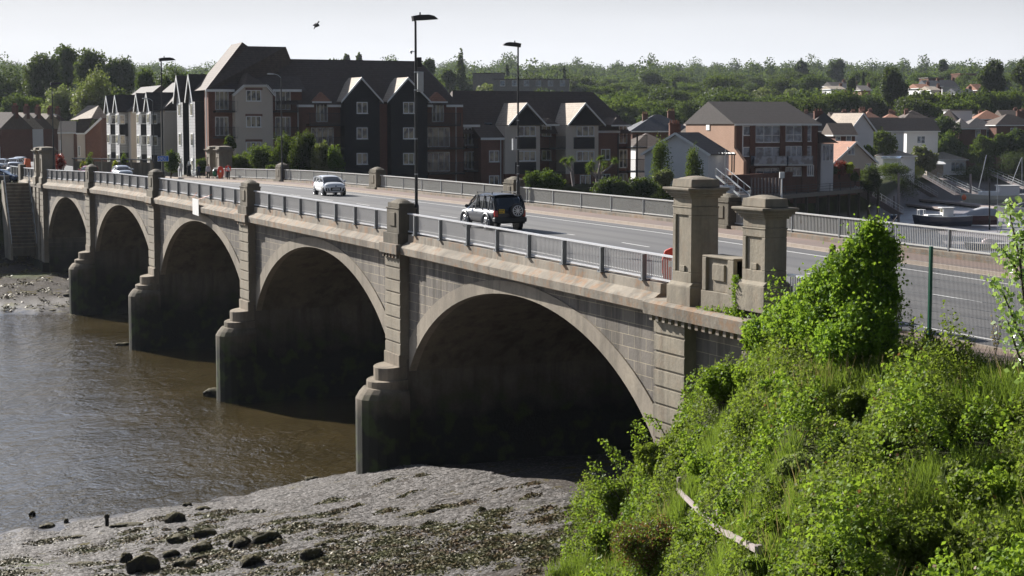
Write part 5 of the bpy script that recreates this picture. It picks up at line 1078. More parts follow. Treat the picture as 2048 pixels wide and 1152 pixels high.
# tall ivy mass standing beside the pillars (several merged mounds on an old stump)
ivy = empty('ivy_mound', (-.9, -9.6, 9.6), 0, 'tall ivy covered mound rising beside the near gate pillars', 'ivy bush'); lb = []
for (px, py, Z, rpx, rv) in ((1745, 470, 43.5, 26, 26), (1762, 510, 43.5, 26, 34), (1728, 515, 43.8, 36, 36), (1770, 560, 43.3, 20, 40), (1700, 545, 44, 46, 38), (1745, 560, 43.5, 36, 44), (1668, 575, 44.5, 48, 38), (1640, 600, 45, 46, 34), (1700, 600, 44, 56, 50), (1755, 620, 43.2, 30, 50), (1605, 620, 46, 42, 28), (1570, 642, 47, 38, 24), (1530, 660, 48, 34, 22), (1650, 650, 44.5, 60, 40), (1590, 665, 46, 50, 30), (1725, 660, 43, 44, 50), (1765, 665, 42.6, 26, 40), (1690, 690, 43.2, 60, 40), (1712, 500, 44, 16, 20), (1680, 540, 44.2, 24, 20), (1625, 575, 45.2, 22, 18), (1782, 500, 43.4, 12, 24), (1785, 600, 43, 12, 24)):
    p = at(px, py, Z)-Vector((-.9, -9.6, 9.6)); lb.append((p.x, p.y, p.z, rpx*Z/FPX, rv*Z/FPX))
P, Nn = crown_pts(lb, 110000, np.random.RandomState(3), .5, .2); P = P+rs.normal(size=P.shape)*np.where(rs.rand(len(P), 1) < .15, .17, .05); V, F_ = leaf_quads(P, Nn, .045, .12, .8, rs, .5); c1 = fnoise(P[:, 0]+P[:, 2], P[:, 1]-P[:, 2], 1.3, 71)+rs.normal(size=len(P))*.3; npmesh('foliage', V, F_, [M['leafI'], M['leafDk'], M['leafPl']], ivy, fmat=np.where(c1 > .8, 2, np.where(c1 < -.55, 1, 0)))
m = MB(); m.tube([(0, 0, -1), (.1, 0, 1), (0, .1, 2.6), (.05, .1, 3.6)], [.25, .2, .15, .08], 7)
for l in lb[:14]: m.tube([(0, 0, l[2]*.3), (l[0]*.8, l[1]*.8, l[2])], [.09, .03], 5)
m.build('trunk', M['bark'], ivy, fix=False)
m = MB()
for (x0, y0, x1, y1) in ((1742, 470, 1738, 418), (1746, 470, 1757, 415), (1735, 470, 1728, 430), (1760, 470, 1795, 432), (1790, 610, 1806, 655)):
    a = at(x0, y0, 43.5)-Vector((-.9, -9.6, 9.6)); b = at(x1, y1, 43.3)-Vector((-.9, -9.6, 9.6)); c = (a+b)/2+Vector((.06, 0, .03)); m.tube([a, c, b], [.015, .011, .006], 5)
m.build('twig', M['woodp'], ivy, fix=False)
# overhanging bramble at the pilaster, ledge creeper, brown gorse and leafy shrubs in the foreground
def pxshrub(px, py, rpx, hpx, mt, label, n, leaf, seed, **k):
    p, Z = hit(px, py, .1); return shrub(p, rpx*Z/FPX, rpx*Z/FPX*.8, hpx*Z/FPX, mt, label, n, leaf, seed, **k)
pxshrub(1452, 800, 60, 70, 'leafI', 'bright bramble climbing against the rusticated pilaster', 12000, (.06, .13), 5)
pxshrub(1530, 700, 55, 60, 'leafI', 'ivy clump overhanging the stone ledge', 11000, (.06, .13), 6)
pxshrub(1330, 960, 70, 80, 'leafBr', 'bramble thicket at the corner of the near arch', 14000, (.06, .12), 7)
pxshrub(1245, 1040, 55, 90, 'leafBr', 'pale bramble arching over the shadow of the arch', 9000, (.06, .12), 8)
pxshrub(1212, 1130, 40, 90, 'leafI', 'bright green leafy shrub at the foot of the slope', 7000, (.06, .12), 9)
o = pxshrub(1310, 1140, 110, 105, 'leafBr', 'brown and green gorse bush at the bottom of the picture', 34000, (.03, .08), 10, stems=12, shell=.8)
c_ = [q for q in o.children if q.name.startswith('foliage')][0]; c_.data.materials.append(M['gorse']); c_.data.materials.append(M['leafDk']); c_.data.polygons.foreach_set('material_index', rs.choice(3, size=len(c_.data.polygons), p=[.42, .38, .2]).astype(np.int32))
pxshrub(1830, 1120, 120, 90, 'leafBr', 'large leaved shrub in the bottom right foreground', 12000, (.06, .13), 11)
pxshrub(1990, 1040, 90, 100, 'leafI', 'yellow green leafy shrub at the right foreground edge', 12000, (.06, .13), 12)
hum = [(1600, 930, 'leafPl'), (1500, 860, 'leafBr'), (1420, 930, 'leafI'), (1480, 1010, 'leafBr'), (1580, 1040, 'leafI'), (1700, 1010, 'leafBr'), (1760, 900, 'leafPl'), (1850, 850, 'leafBr'), (1930, 800, 'leafI'), (2010, 860, 'leafBr'), (1900, 960, 'leafPl'), (1650, 1120, 'leafI'), (1560, 780, 'leafI'), (1640, 760, 'leafBr'), (1500, 760, 'leafI'), (1370, 880, 'leafI'), (1400, 1060, 'leafBr'), (1720, 820, 'leafBr'), (2000, 940, 'leafI'), (1530, 1130, 'leafBr'), (1740, 1130, 'leafDk'), (1800, 1050, 'leafI'), (1680, 900, 'leafDk'), (1960, 1130, 'leafBr')]
HL = {'leafI': 'bright bramble hummock on the overgrown embankment', 'leafBr': 'dull green bramble hummock on the overgrown embankment', 'leafPl': 'greyish bramble hummock on the overgrown embankment', 'leafDk': 'dark nettle clump on the overgrown embankment'}
for i, (px, py, mt) in enumerate(hum):
    o = pxshrub(px, py+20, rs.uniform(38, 62), rs.uniform(38, 66), mt, HL[mt], 6500, (.045, .11), 300+i, cut=.3); o['group'] = 'bramble hummocks on the embankment'
# creeper on the ledge between the pillars
cr = empty('creeper', (-.05, -3.1, 10.65), 0, 'green creeper climbing between the two near gate pillars', 'creeper'); pts = []
for (px, py, k) in [(1400+i*9, 622-rs.rand()*6, 30) for i in range(9)]+[(1478-rs.rand()*8, 628-j*9, 60) for j in range(9)]+[(1455+i*8, 628, 40) for i in range(5)]:
    q = onx(px, py, -.05)-Vector((-.05, -3.1, 10.65)); pts.append(np.array(q)+rs.normal(size=(k, 3))*.06)
P = np.concatenate(pts); V, F_ = leaf_quads(P, np.tile([[-1, 0, .4]], (len(P), 1)), .05, .10, .8, rs, .6); npmesh('foliage', V, F_, M['leafI'], cr)
# arching bramble sprays against the dark arch
m = MB(); sprays = []
rootp = at(1250, 1010, 54.5); sp_ = empty('bramble_spray', rootp, 0, 'thin bramble sprays reaching out over the dark arch', 'bramble'); LP = []
for (x0, y0, x1, y1) in ((1262, 1000, 1205, 880), (1240, 1000, 1182, 925), (1290, 950, 1268, 870), (1225, 990, 1190, 960), (1300, 900, 1270, 850), (1270, 960, 1222, 900), (1230, 1040, 1180, 990), (1330, 870, 1290, 835)):
    a = at(x0, y0, 54.3)-rootp; b = at(x1, y1, 54)-rootp; c = (a+b)/2+Vector((0, 0, .25)); m.tube([a, c, b], [.02, .014, .007], 5)
    for k in range(16):
        t = .25+.75*k/15; q = a*(1-t)**2+c*2*t*(1-t)+b*t*t; LP.append(np.array(q)+rs.normal(size=(7, 3))*.075)
m.build('stems', M['bark'], sp_, fix=False); P = np.concatenate(LP); V, F_ = leaf_quads(P, np.tile([[-.3, 0, 1]], (len(P), 1)), .06, .12, .7, rs, .4); npmesh('foliage', V, F_, M['leafI'], sp_)
# poplar sapling at the right edge, close to the fence
b = at(2062, 800, 36); sapr = empty('poplar_sapling', b, 0, 'young white leaved poplar leaning in from the right edge', 'tree'); m = MB(); LP = []
for br in ([(2062, 800), (2052, 640), (2040, 520), (2022, 440), (2018, 405)], [(2055, 700), (2028, 640), (2008, 590), (1990, 560)], [(2050, 620), (2060, 520), (2052, 440)], [(2045, 560), (2022, 520), (2006, 500)], [(2040, 510), (2050, 460), (2060, 400)], [(2058, 760), (2030, 690), (2015, 640)]):
    q = [at(x_, y_, 36+.3*i*(1 if i % 2 else -1)*.3)-b for i, (x_, y_) in enumerate(br)]; m.tube(q, [.03*(1-.8*i/(len(q)-1))+.004 for i in range(len(q))], 6)
    for i in range(len(q)-1):
        if br[0][1] == 800 and i < 1: continue
        for t in np.linspace(0, 1, 9): LP.append(np.array(q[i].lerp(q[i+1], t))+rs.normal(size=(7, 3))*np.array([.12, .12, .09]))
m.build('trunk', M['bark'], sapr, fix=False); P = np.concatenate(LP); V, F_ = leaf_quads(P, np.tile([[-.3, -.3, .8]], (len(P), 1)), .08, .15, .8, rs, .3); npmesh('crown', V, F_, M['sap'], sapr)
# low plants against the mesh fence
for i, (px, y0, y1) in enumerate(((1825, 690, 620), (1940, 720, 655), (1990, 715, 630), (1790, 660, 600))):
    b = at(px, y0, 42.5-.01*(px-1800)); st = empty('tall_weed', b, 0, ['leafy weed stalk left of the green fence post', 'leafy weed stalk right of the green fence post', 'reddish seeding stalks against the mesh fence', 'twiggy plant at the ivy edge of the mesh fence'][i], 'weed'); m = MB(); LP = []
    for k in range(5):
        t = at(px+rs.uniform(-14, 14), y1+rs.uniform(0, 25), 42.4-.01*(px-1800))-b; m.tube([(0, 0, 0), t*.5+Vector((.03, 0, .03)), t], [.008, .006, .003], 4); LP += [np.array(t*u)+rs.normal(size=(3, 3))*.03 for u in np.linspace(.3, 1, 8)]
    m.build('stems', M['woodp'], st, fix=False); P = np.concatenate(LP); V, F_ = leaf_quads(P, np.tile([[0, 0, 1.]], (len(P), 1)), .03, .07, .7, rs, .3); npmesh('foliage', V, F_, M['grassd' if i == 2 else 'leafBr'], st)
# old timber handrail on the slope
PT = [hit(1358, 975, .5)[0], hit(1436, 1045, .55)[0], hit(1517, 1118, .55)[0]]; o0 = PT[1]-Vector((0, 0, .5))
hr = empty('handrail', o0, 0, 'weathered timber handrail with three posts going down the overgrown steps', 'handrail'); q0 = []
for k, p in enumerate(PT):
    p = p-o0; m = MB(); m.box(p.x-.05, p.x+.05, p.y-.05, p.y+.05, p.z-1.0, p.z+.28); m.build('post', M['woodp'], hr); q0.append(p+Vector((-.06, -.03, .2)))
m = MB(); m.bar(q0[0]-Vector((0, 0, .25)), q0[1]-Vector((0, 0, .3)), .08, .11); m.build('rail', M['woodp'], hr); m = MB(); m.bar(q0[1]-Vector((0, 0, .3)), q0[2], .08, .12); m.build('rail', M['woodp'], hr)
# green welded mesh fence along the approach
n = N('green_steel'); n.col((.015, .11, .065)).set(.4, .2, .5); M['green'] = n.m
fe = empty('mesh_fence', (-.15, -13, 10.3), 0, 'green welded mesh security fence beside the approach road', 'fence')
posts = [(-.15, -9.9), (-.15, -12.75), (-.15, -17.2)]
for (px_, py_) in posts[1:]:
    m = MB(); m.box(-.04, .04, py_+13-.03, py_+13+.03, -.6, 3.05); m.build('post', M['green'], fe)
m = MB(); y_ = -25.
while y_ < -9.9: m.box(.043, .048, y_+13-.0028, y_+13+.0028, 0, 2.95); y_ += .05
m.build('vertical_wires', M['dark'], fe, fix=False)
m = MB()
for k in range(15): z_ = .05+k*.2; m.box(.050, .058, -12, 3.1, z_-.003, z_+.003)
m.build('horizontal_wires', M['silver'], fe, fix=False)
# --- foreshore: rocks, weed tufts, pebbles
M['rock'] = None; n = N('weedy_rock'); g1 = n.noise(5, 6, .7); nn_ = n.n('NewGeometry'); up = n.sep(nn_.outputs['Normal'])['Z']; n.col(n.mix(n.rng(n.math('ADD', up, n.math('MULTIPLY', g1, .8)), .6, 1.1), (.018, .016, .013), n.mix(g1, (.05, .042, .014), (.10, .08, .025)))).set(.8, 0, .3).bump(n.noise(16, 5, .7), 1, .08); M['rock'] = n.m
def rock(px, py, wpx, hpx, lab, seed, z=None):
    zz = .5
    for _ in range(6): p = onz(px, py, zz); zz = max(0.02, ground_z(p.x, p.y))
    Z = (p-CP).dot(FW); rx = wpx/2*Z/FPX*.85; h = hpx*Z/FPX*.95; rs_ = np.random.RandomState(seed); m = MB(); n1, n2 = 18, 10; rows = []
    ph = rs_.uniform(0, 6, 8)
    for j in range(n2+1):
        t = pi*j/n2*.62; row = []
        for i in range(n1+1):
            a = 2*pi*i/n1; w = 1+.20*sin(2*a+ph[0])+.16*sin(3*a+ph[1]+t*2)+.12*sin(5*a+ph[2]+t*5)+.10*sin(9*a+ph[3]+t*9)
            row.append((rx*sin(t)*w*cos(a)*1.05, rx*.8*sin(t)*w*sin(a)*1.05, h*(max(0, cos(t))**.5*.75+.12*sin(a*2+ph[4])*sin(t)+.10*sin(a*5+t*6+ph[5])*sin(t))-.03))
        rows.append(row)
    m.grid(rows); o = m.build('rock', M['rock'], None, smooth=True); o.location = p; tag(o, lab, 'rock', 'seaweed covered rocks on the foreshore'); return o
RK = [(65, 1030, 16, 14, 'lone dark rock standing in the shallows'), (350, 1045, 42, 32, 'leaning upright slab on the shoreline debris'), (412, 1072, 46, 22, 'rock heap left of the three humped rocks'), (355, 1085, 50, 22, 'flat weedy rock below the leaning slab'), (405, 1102, 52, 26, 'humped rock, left of the close pair'), (365, 1062, 26, 14, 'small rock beside the leaning slab'),
 (290, 1142, 66, 50, 'largest brown rock near the bottom left'), (253, 1125, 26, 30, 'cone shaped rock next to the largest brown one'), (340, 1112, 36, 18, 'low rock above the largest brown one'), (370, 1135, 54, 26, 'weedy rock right of the largest brown one'), (405, 1120, 32, 16, 'small hump below the close pair'), (480, 1092, 54, 28, 'dark rock, second from the right in the arc'), (530, 1085, 56, 32, 'big dark rock at the right end of the arc'), (502, 1130, 48, 30, 'round dark rock below the arc'),
 (625, 1118, 50, 32, 'isolated black boulder near the bottom centre'), (867, 1024, 28, 13, 'small black boulder in the weed near the middle'), (622, 958, 30, 9, 'flat pale rock at the water edge'), (505, 1025, 18, 7, 'pale flat stone on the gravel'), (155, 1075, 32, 8, 'weedy stone near the left water edge'), (95, 1053, 34, 10, 'flat weedy patch stone at the left water edge'), (255, 1053, 60, 12, 'long low black stone at the shoreline'), (405, 1020, 30, 12, 'block shaped rock in the shoreline line'), (375, 1012, 20, 12, 'upright dark stone left of the block'), (132, 1046, 12, 14, 'thin upright stone at the left shore'),
 (68, 1146, 56, 10, 'flat black stone at the bottom left edge'), (165, 1130, 50, 10, 'low brown stone near the bottom left'), (435, 790, 58, 22, 'dark boulders at the foot of the second pier', ), (246, 690, 28, 8, 'white washed rocks at the foot of the third pier'), (140, 592, 24, 8, 'weedy rocks at the foot of the fourth pier'), (640, 1092, 30, 12, 'weedy lump left of the black boulder'), (565, 1060, 22, 9, 'small weedy lump on the gravel'), (105, 622, 22, 6, 'dark stone on the far left mud'), (78, 625, 20, 6, 'dark low stone on the far left mud edge')]
for i, a in enumerate(RK): rock(a[0], a[1], a[2], a[3], a[4], 200+i)
m = MB(); b = onz(214, 1060, .15); m.box(-.07, .07, -.07, .07, -.3, .62); m.box(-.1, .1, -.08, .08, .5, .62); m.box(-.5, .3, -.04, .04, .1, .18); o = m.build('mooring_stake', M['rock']); o.location = b; tag(o, 'short black stake standing at the shoreline', 'stake')
# weed clumps and shingle
Pp = []; tries = 0; nc = 0
while nc < 150 and tries < 9000:
    tries += 1; px = rs.uniform(-30, 1230); py = 950+210*rs.rand()**.8; q = onz(px, py, .8); q = onz(px, py, max(.05, ground_z(q.x, q.y))); gz1 = ground_z(q.x, q.y)
    if gz1 < .25 or gz1 > 4 or q.y < 6.7+2.1*q.x or q.x > 1-.33*(q.y-27): continue
    if rs.rand() > np.clip((py-960)/130, .12, 1)*np.clip((px-100)/600, .08, 1): continue
    rx_ = rs.uniform(.15, 1.0)*(.6+.6*np.clip((py-950)/150, 0, 1)); ry_ = rx_*rs.uniform(.5, 1.1); k = int(110+300*rx_*ry_*2.2); u = rs.normal(size=(k, 2))*.5; hx = np.exp(-(u**2).sum(1)*1.5)*rs.uniform(.04, .16)
    X1 = q.x+u[:, 0]*rx_*1.0; Y1 = q.y+u[:, 1]*ry_; Pp.append(np.stack([X1, Y1, H(X1, Y1)+hx*rs.rand(k)+.01], -1)); nc += 1
P = np.concatenate(Pp); V, F_ = leaf_quads(P, np.tile([[-.2, -.5, 1.]], (len(P), 1)), .07, .16, .6, rs, 2.6)
n = N('bladder_wrack'); n.col(n.mix(n.rng(n.noise(.9, 5, .7), .35, .65), n.mix(n.rng(n.noise(4, 3), .4, .6), (.05, .035, .018), (.15, .075, .02)), (.13, .13, .03))).set(.6, 0, .3); M['weed'] = n.m; tag(npmesh('seaweed', V, F_, M['weed']), 'brown and green seaweed spread in patches over the shingle', 'seaweed', None, 'stuff')
n_ = 170000; wx = rs.uniform(-24, 1, n_); wy = rs.uniform(0, 33, n_); wz = H(wx, wy); ok = (wz > .05) & (wz < 4) & (wy < np.interp(wx, NX, NY)-.3) & (wy > 6.2+2.1*wx)
wx, wy, wz = wx[ok], wy[ok], wz[ok]; k = len(wx); s = rs.uniform(.025, .085, k)*np.where(rs.rand(k) < .04, 2.2, 1); a = rs.uniform(0, 6.28, k); ca, sa = np.cos(a)*s, np.sin(a)*s
V = np.stack([np.stack([wx+ca, wy+sa, wz], -1), np.stack([wx-sa, wy+ca, wz], -1), np.stack([wx-ca, wy-sa, wz], -1), np.stack([wx+sa, wy-ca, wz], -1), np.stack([wx+ca*.2, wy+sa*.2, wz+s*.4], -1)], 1).reshape(-1, 3); I = np.arange(k)*5
F3 = np.stack([np.stack([I+j, I+(j+1) % 4, I+4], -1) for j in range(4)], 1).reshape(-1, 3)
n = N('shingle'); vo = n.n('TexWhiteNoise', noise_dimensions='3D'); sn = n.n('VectorMath', operation='SNAP'); sn.inputs[1].default_value = (.15, .15, 5); n.l(n.pos(), sn.inputs[0]); n.l(sn.outputs[0], vo.inputs['Vector']); n.col(n.mix(n.rng(vo.outputs['Value'], 0, 1), (.026, .022, .018), (.19, .175, .165))).set(.75, 0, .3)
M['shingle'] = n.m; tag(npmesh('shingle', V, F3, M['shingle'], k=3), 'wet grey shingle and shell scattered over the mud', 'shingle', None, 'stuff')
# weed and stones on the far mud
n_ = 34000; wx = rs.uniform(-30, 8, n_); wy = rs.uniform(97, 142, n_); wz = H(wx, wy); wv = fnoise(wx, wy, 6, 61)+fnoise(wx, wy, 2.2, 62); ok = (wz > .1) & (wz < 2.6) & (wv > .35); P = np.stack([wx[ok], wy[ok], wz[ok]+rs.rand(ok.sum())*.12], -1); V, F_ = leaf_quads(P, np.tile([[0, 0, 1.]], (len(P), 1)), .14, .4, .6, rs, 1.8); tag(npmesh('seaweed', V, F_, M['weed']), 'dark seaweed patches on the far left mud bank', 'seaweed', None, 'stuff')
# ------------------------------------------------------------------ street lamps
def lamp(x, y, ztop, side, label, silver=False, extras=False):
    z0 = rz(y)+.1 if y < 150 else 10.4; r = empty('street_lamp', (x, y, z0), 0, label, 'street lamp', 'street lamps along the bridge'); h = ztop-z0
    m = MB(); m.tube([(0, 0, 0), (0, 0, 1.4)], .115, 10); m.tube([(0, 0, 1.4), (0, 0, 1.55)], [.115, .07], 10, False)
    m.build('base', M['black'], r)
    m = MB(); m.tube([(0, 0, 1.5), (0, 0, h-.28)], [.072, .05], 10); m.build('pole', M['silver' if silver == 2 else 'black'], r)
    m = MB(); s = side
    if silver:
        m.tube([(0, 0, h-.35), (s*.3, 0, h-.1), (s*.7, 0, h)], .03, 6); m.sphere((s*.95, 0, h-.02), (.36, .13, .07), 12, 6)
    else:
        # flat curved head: side outline extruded across
        prof_ = [(-.12, h-.30), (-.16, h-.06), (.15, h+.0), (.62, h+.02), (.86, h-.03), (1.06, h-.18), (.5, h-.23), (.05, h-.26)]
        m.prism([(s*a, b) for a, b in prof_], -.14, .14)
        m.box(s*.22-.03, s*.22+.03, -.03, .03, h, h+.12)
    m.build('lamp_head', M['silver' if silver else 'black'], r, bevel=.01)
    return r, h
LMP = [(1.05, 27.2, 21.28, 1, 'tallest black street lamp with boxes on its pole, behind the second parapet post', 0), (1.05, 81.1, 21.25, 1, 'black street lamp carrying the blue cycle sign', 0), (1.05, 132.2, 20.6, 1, 'thin black street lamp beside the far left gate pillar', 0),
 (17.0, 52.4, 21.4, -1, 'black street lamp with its arm to the left, before the cream gables', 0), (17.0, 105.6, 20.9, -1, 'street lamp with slim silver arm before the apartment block', 1), (17.0, 160.5, 19.5, -1, 'slim street lamp with silver arm before the cream town houses', 1), (17.6, 232, 18.0, -1, 'farthest street lamp with a small white head at the left houses', 1)]
for i, a in enumerate(LMP):
    r, h = lamp(a[0], a[1], a[2], a[3], a[4], a[5])
    if i == 0:
        m = MB(); m.box(.08, .34, -.12, .12, h-3.45, h-2.55); m.build('equipment_box', M['silver'], r, bevel=.02)
        m = MB(); m.box(.06, .26, -.1, .1, h-2.35, h-1.9); m.build('black_box', M['black'], r, bevel=.02)
        m = MB(); m.tube([(-.05, 0, h-1.65), (-.22, 0, h-1.65)], .02, 6); m.tube([(-.2, 0, h-1.65), (-.28, 0, h-1.65)], [.12, .02], 10); m.build('antenna', M['silver'], r)
        m = MB(); 
        for q in (h-2.6, h-3.4, h-5.6, h-7.2): m.tube([(0, 0, q), (0, 0, q+.06)], .085, 8)
        m.build('strap', M['silver'], r)
    if i == 3:
        m = MB(); m.box(-.38, -.1, -.1, .1, 3.4, 4.1); m.build('equipment_box', M['silver'], r)
        m = MB(); 
        for q in (1.9, 2.4, 3.4, 4.2, 5.2): m.tube([(0, 0, q), (0, 0, q+.06)], .085, 8)
        m.build('strap', M['silver'], r)
    if i == 1:                                         # blue cycle route sign
        n = N('sign_blue'); n.col((.015, .16, .62)).set(.4); M['blue'] = n.m
        zc = 13.9-r.location.z; s = MB(); s.box(-.42, .40, -.12, -.09, zc-.21, zc+.21); so_ = s.build('cycle_sign', M['blue'], r)
        s = MB(); e = .03
        for (a_, b_, c_, d_) in ((-.42, .40, zc+.18, zc+.21), (-.42, .40, zc-.21, zc-.18), (-.42, -.39, zc-.18, zc+.18), (.18, .205, zc-.18, zc+.18), (.37, .40, zc-.18, zc+.18)): s.box(a_, b_, -.126, -.121, c_, d_)
        s.build('border', M['bwhite'], so_)
        s = MB()
        for cx in (-.24, .0):
            s.tube([(cx+.095*cos(t), -.128, zc-.03+.095*sin(t)) for t in np.linspace(0, 2*pi, 17)], .018, 4, False)
        for (p, q) in (((-.24, -.03), (-.17, .08)), ((-.17, .08), (-.06, .08)), ((-.06, .08), (0, -.03)), ((-.17, .07), (-.11, -.03)), ((-.11, -.03), (-.24, -.03)), ((-.11, -.03), (-.05, .07)), ((-.20, .11), (-.14, .11)), ((-.06, .08), (-.05, .12)), ((-.05, .12), (-.01, .12))):
            s.bar((p[0], -.128, zc+p[1]), (q[0], -.128, zc+q[1]), .022, .014)
        s.build('bicycle_symbol', M['bwhite'], so_)
# ------------------------------------------------------------------ vehicles (local x = forward, y = left)
def loft(rows): m = MB(); m.grid(rows); return m
def car(loc, rot, L_, Wd, Hh, paint_, label, kind='hatch', plate=None, cat='car', group=None):
    r = empty('car', loc, rot, label, cat, group); w = Wd/2
    if kind == 'suv':   # (x, half width, z bottom, z belt)
        prof_ = [(-.5, .86, .46, .95), (-.47, .97, .36, 1.02), (-.25, 1, .30, 1.04), (.1, 1, .28, 1.03), (.28, .99, .30, 1.0), (.42, .95, .34, .93), (.48, .86, .38, .84), (.5, .74, .44, .70)]
        cab = [(-.485, 1.02, .80), (-.455, 1.35, .80), (-.41, Hh-.06, .74), (-.2, Hh, .76), (.02, Hh-.02, .76), (.09, Hh-.12, .77), (.2, 1.32, .82), (.285, 1.0, .88)]
    elif kind == 'hatch':
        prof_ = [(-.5, .80, .42, .88), (-.47, .95, .30, .95), (-.25, 1, .22, .98), (.1, 1, .2, .96), (.28, .98, .2, .93), (.42, .92, .22, .86), (.48, .80, .25, .76), (.5, .66, .30, .62)]
        cab = [(-.49, .92, .78), (-.46, 1.2, .76), (-.38, Hh-.05, .70), (-.15, Hh, .72), (.03, Hh-.02, .72), (.10, Hh-.12, .76), (.22, 1.12, .82), (.335, .90, .88)]
    else:
        prof_ = [(-.5, .80, .42, .88), (-.47, .93, .30, .93), (-.25, 1, .22, .95), (.1, 1, .2, .93), (.28, .98, .2, .90), (.42, .92, .22, .82), (.48, .80, .25, .72), (.5, .66, .30, .58)]
        cab = [(-.40, .93, .80), (-.33, 1.2, .74), (-.24, Hh-.05, .70), (-.1, Hh, .72), (.03, Hh-.04, .72), (.1, Hh-.16, .74), (.2, 1.1, .80), (.28, .9, .86)]
    rows = []
    for fx, fw_, zb, zt in prof_:
        x = fx*L_; a = w*fw_; rows.append([(x, -a*.9, zb), (x, -a, zb+(zt-zb)*.25), (x, -a*1.0, zb+(zt-zb)*.65), (x, -a*.93, zt), (x, -a*.5, zt+.045), (x, 0, zt+.06), (x, a*.5, zt+.045), (x, a*.93, zt), (x, a, zb+(zt-zb)*.65), (x, a, zb+(zt-zb)*.25), (x, a*.9, zb), (x, 0, zb-.02), (x, -a*.9, zb)])
    m = MB(); m.grid(rows); N_ = len(rows[0])-1; m.f += [tuple(range(N_)), tuple(range(len(m.v)-N_-1, len(m.v)-1))]; m.mi += [0, 0]
    body = m.build('body', paint_, r, smooth=True, sub=2)
    # glasshouse and painted roof
    rows = [[(fx*L_, -w*fw_*(1.12 if z < 1.1 else 1.04), min(z, 1.0 if kind == 'suv' else .92)), (fx*L_, -w*fw_*1.03, z-.05 if z > 1.2 else z), (fx*L_, -w*fw_*.9, z), (fx*L_, 0, z+(.03 if z > 1.2 else 0)), (fx*L_, w*fw_*.9, z), (fx*L_, w*fw_*1.03, z-.05 if z > 1.2 else z), (fx*L_, w*fw_*(1.12 if z < 1.1 else 1.04), min(z, 1.0 if kind == 'suv' else .92))] for fx, z, fw_ in cab]
    m = MB(); m.grid(rows); m.build('windows', M['carglass'], r, smooth=True, sub=1)
    m = MB(); rr = [(fx*L_, z, fw_) for fx, z, fw_ in cab[2:6]]; m.grid([[(x, -w*fw_*.95, z-.03), (x, -w*fw_*.9, z+.016), (x, 0, z+.05), (x, w*fw_*.9, z+.016), (x, w*fw_*.95, z-.03)] for x, z, fw_ in rr]); m.build('roof', paint_, r, smooth=True, sub=1)
    for sg in (-1, 1):
        m = MB(); P = lambda i, k=1.05, dz=0: (cab[i][0]*L_, sg*w*cab[i][2]*k, cab[i][1]+dz)
        for i in range(5, 7): m.bar(P(i, 1.0, -.02), P(i+1, 1.05, 0), .07, .06)
        m.bar(P(2, .98, -.03), P(5, .98, -.03), .06, .05); m.bar(P(0, 1.05), P(1, 1.04), .09, .09); m.bar(P(1, 1.04), P(2, 1.0, -.03), .09, .09)
        zb_ = .97 if kind == 'suv' else .9
        for fx in ((.03, -.16, -.33) if kind == 'suv' else (.03, -.22)):
            m.bar((fx*L_, sg*w*.935, zb_), (fx*L_-.03, sg*w*.79, Hh-.08), .06, .05)
        m.build('pillars', paint_ if kind != 'suv' else M['black'], r)
        for fx in (.31, -.30):
            c = (fx*L_, sg*(w-.1), .36 if kind == 'suv' else .30); R = c[2]
            m = MB(); m.tube([(c[0], sg*(w-.24), R), (c[0], sg*(w-.015), R)], R*1.18, 20); m.build('wheel_arch', M['dark'], r)
            m = MB(); m.tube([(c[0], sg*(w-.22), R), (c[0], sg*(w-.02), R), (c[0], sg*(w+.01), R)], [R, R, R*.9], 24); wh = m.build('wheel', M['tyre'], r, smooth=False)
            m = MB(); y_ = sg*(w+.018)
            m.tube([(c[0]+R*.66*cos(t), y_, R+R*.66*sin(t)) for t in np.linspace(0, 2*pi, 25)], R*.06, 5, False)
            for k in range(7 if kind != 'suv' else 5): t = 2*pi*k/(7 if kind != 'suv' else 5); m.bar((c[0], y_, R), (c[0]+R*.64*cos(t), y_, R+R*.64*sin(t)), R*.2, .02)
            m.tube([(c[0], y_-.01, R), (c[0], y_+.012*sg, R)], R*.16, 10); m.build('rim', M['alloy'], wh)
        m = MB(); m.sphere((.2*L_, sg*(w+.1), 1.02 if kind != 'suv' else 1.12), (.08, .11, .08), 10, 6); m.build('wing_mirror', M['black'] if kind == 'suv' else paint_, r)
        n_ = N('lamp_lens') if 'lens' not in M else None
        if n_: n_.col((.75, .78, .80)).set(.1, 0, .8); M['lens'] = n_.m; q = N('tail_lens'); q.col((.35, .01, .01)).set(.15, 0, .8); M['tail'] = q.m
        m = MB(); zt = prof_[5][3]; m.sphere((.445*L_, sg*w*.72, zt-.12), (.16, .17, .085), 12, 6); m.build('headlight', M['lens'], r)
        m = MB(); m.box(-.5*L_-.015, -.46*L_, sg*w*.80-.09, sg*w*.80+.09, .62 if kind != 'suv' else .68, .9 if kind != 'suv' else 1.0); m.build('tail_light', M['tail'], r, bevel=.03)
        m = MB(); zz = .72
        for fx in ((-.02,) if kind != 'suv' else (.0, -.18)): m.box(fx*L_-.09, fx*L_+.09, sg*w*1.0-.01, sg*w*1.0+.02, zz+.1, zz+.13)
        m.build('door_handle', M['black'], r)
    m = MB(); m.box(.485*L_, .5*L_+.02, -w*.48, w*.48, .36, .6); m.build('grille', M['black'], r, bevel=.03)
    m = MB(); m.box(.5*L_+.021, .5*L_+.03, -.26, .26, .42, .53); pl = m.build('number_plate', M['bwhite'], r)
    m = MB(); 
    for k in range(7): m.box(.5*L_+.031, .5*L_+.033, -.22+k*.065, -.18+k*.065, .445, .505)
    m.build('plate_text', M['black'], pl)
    return r, w
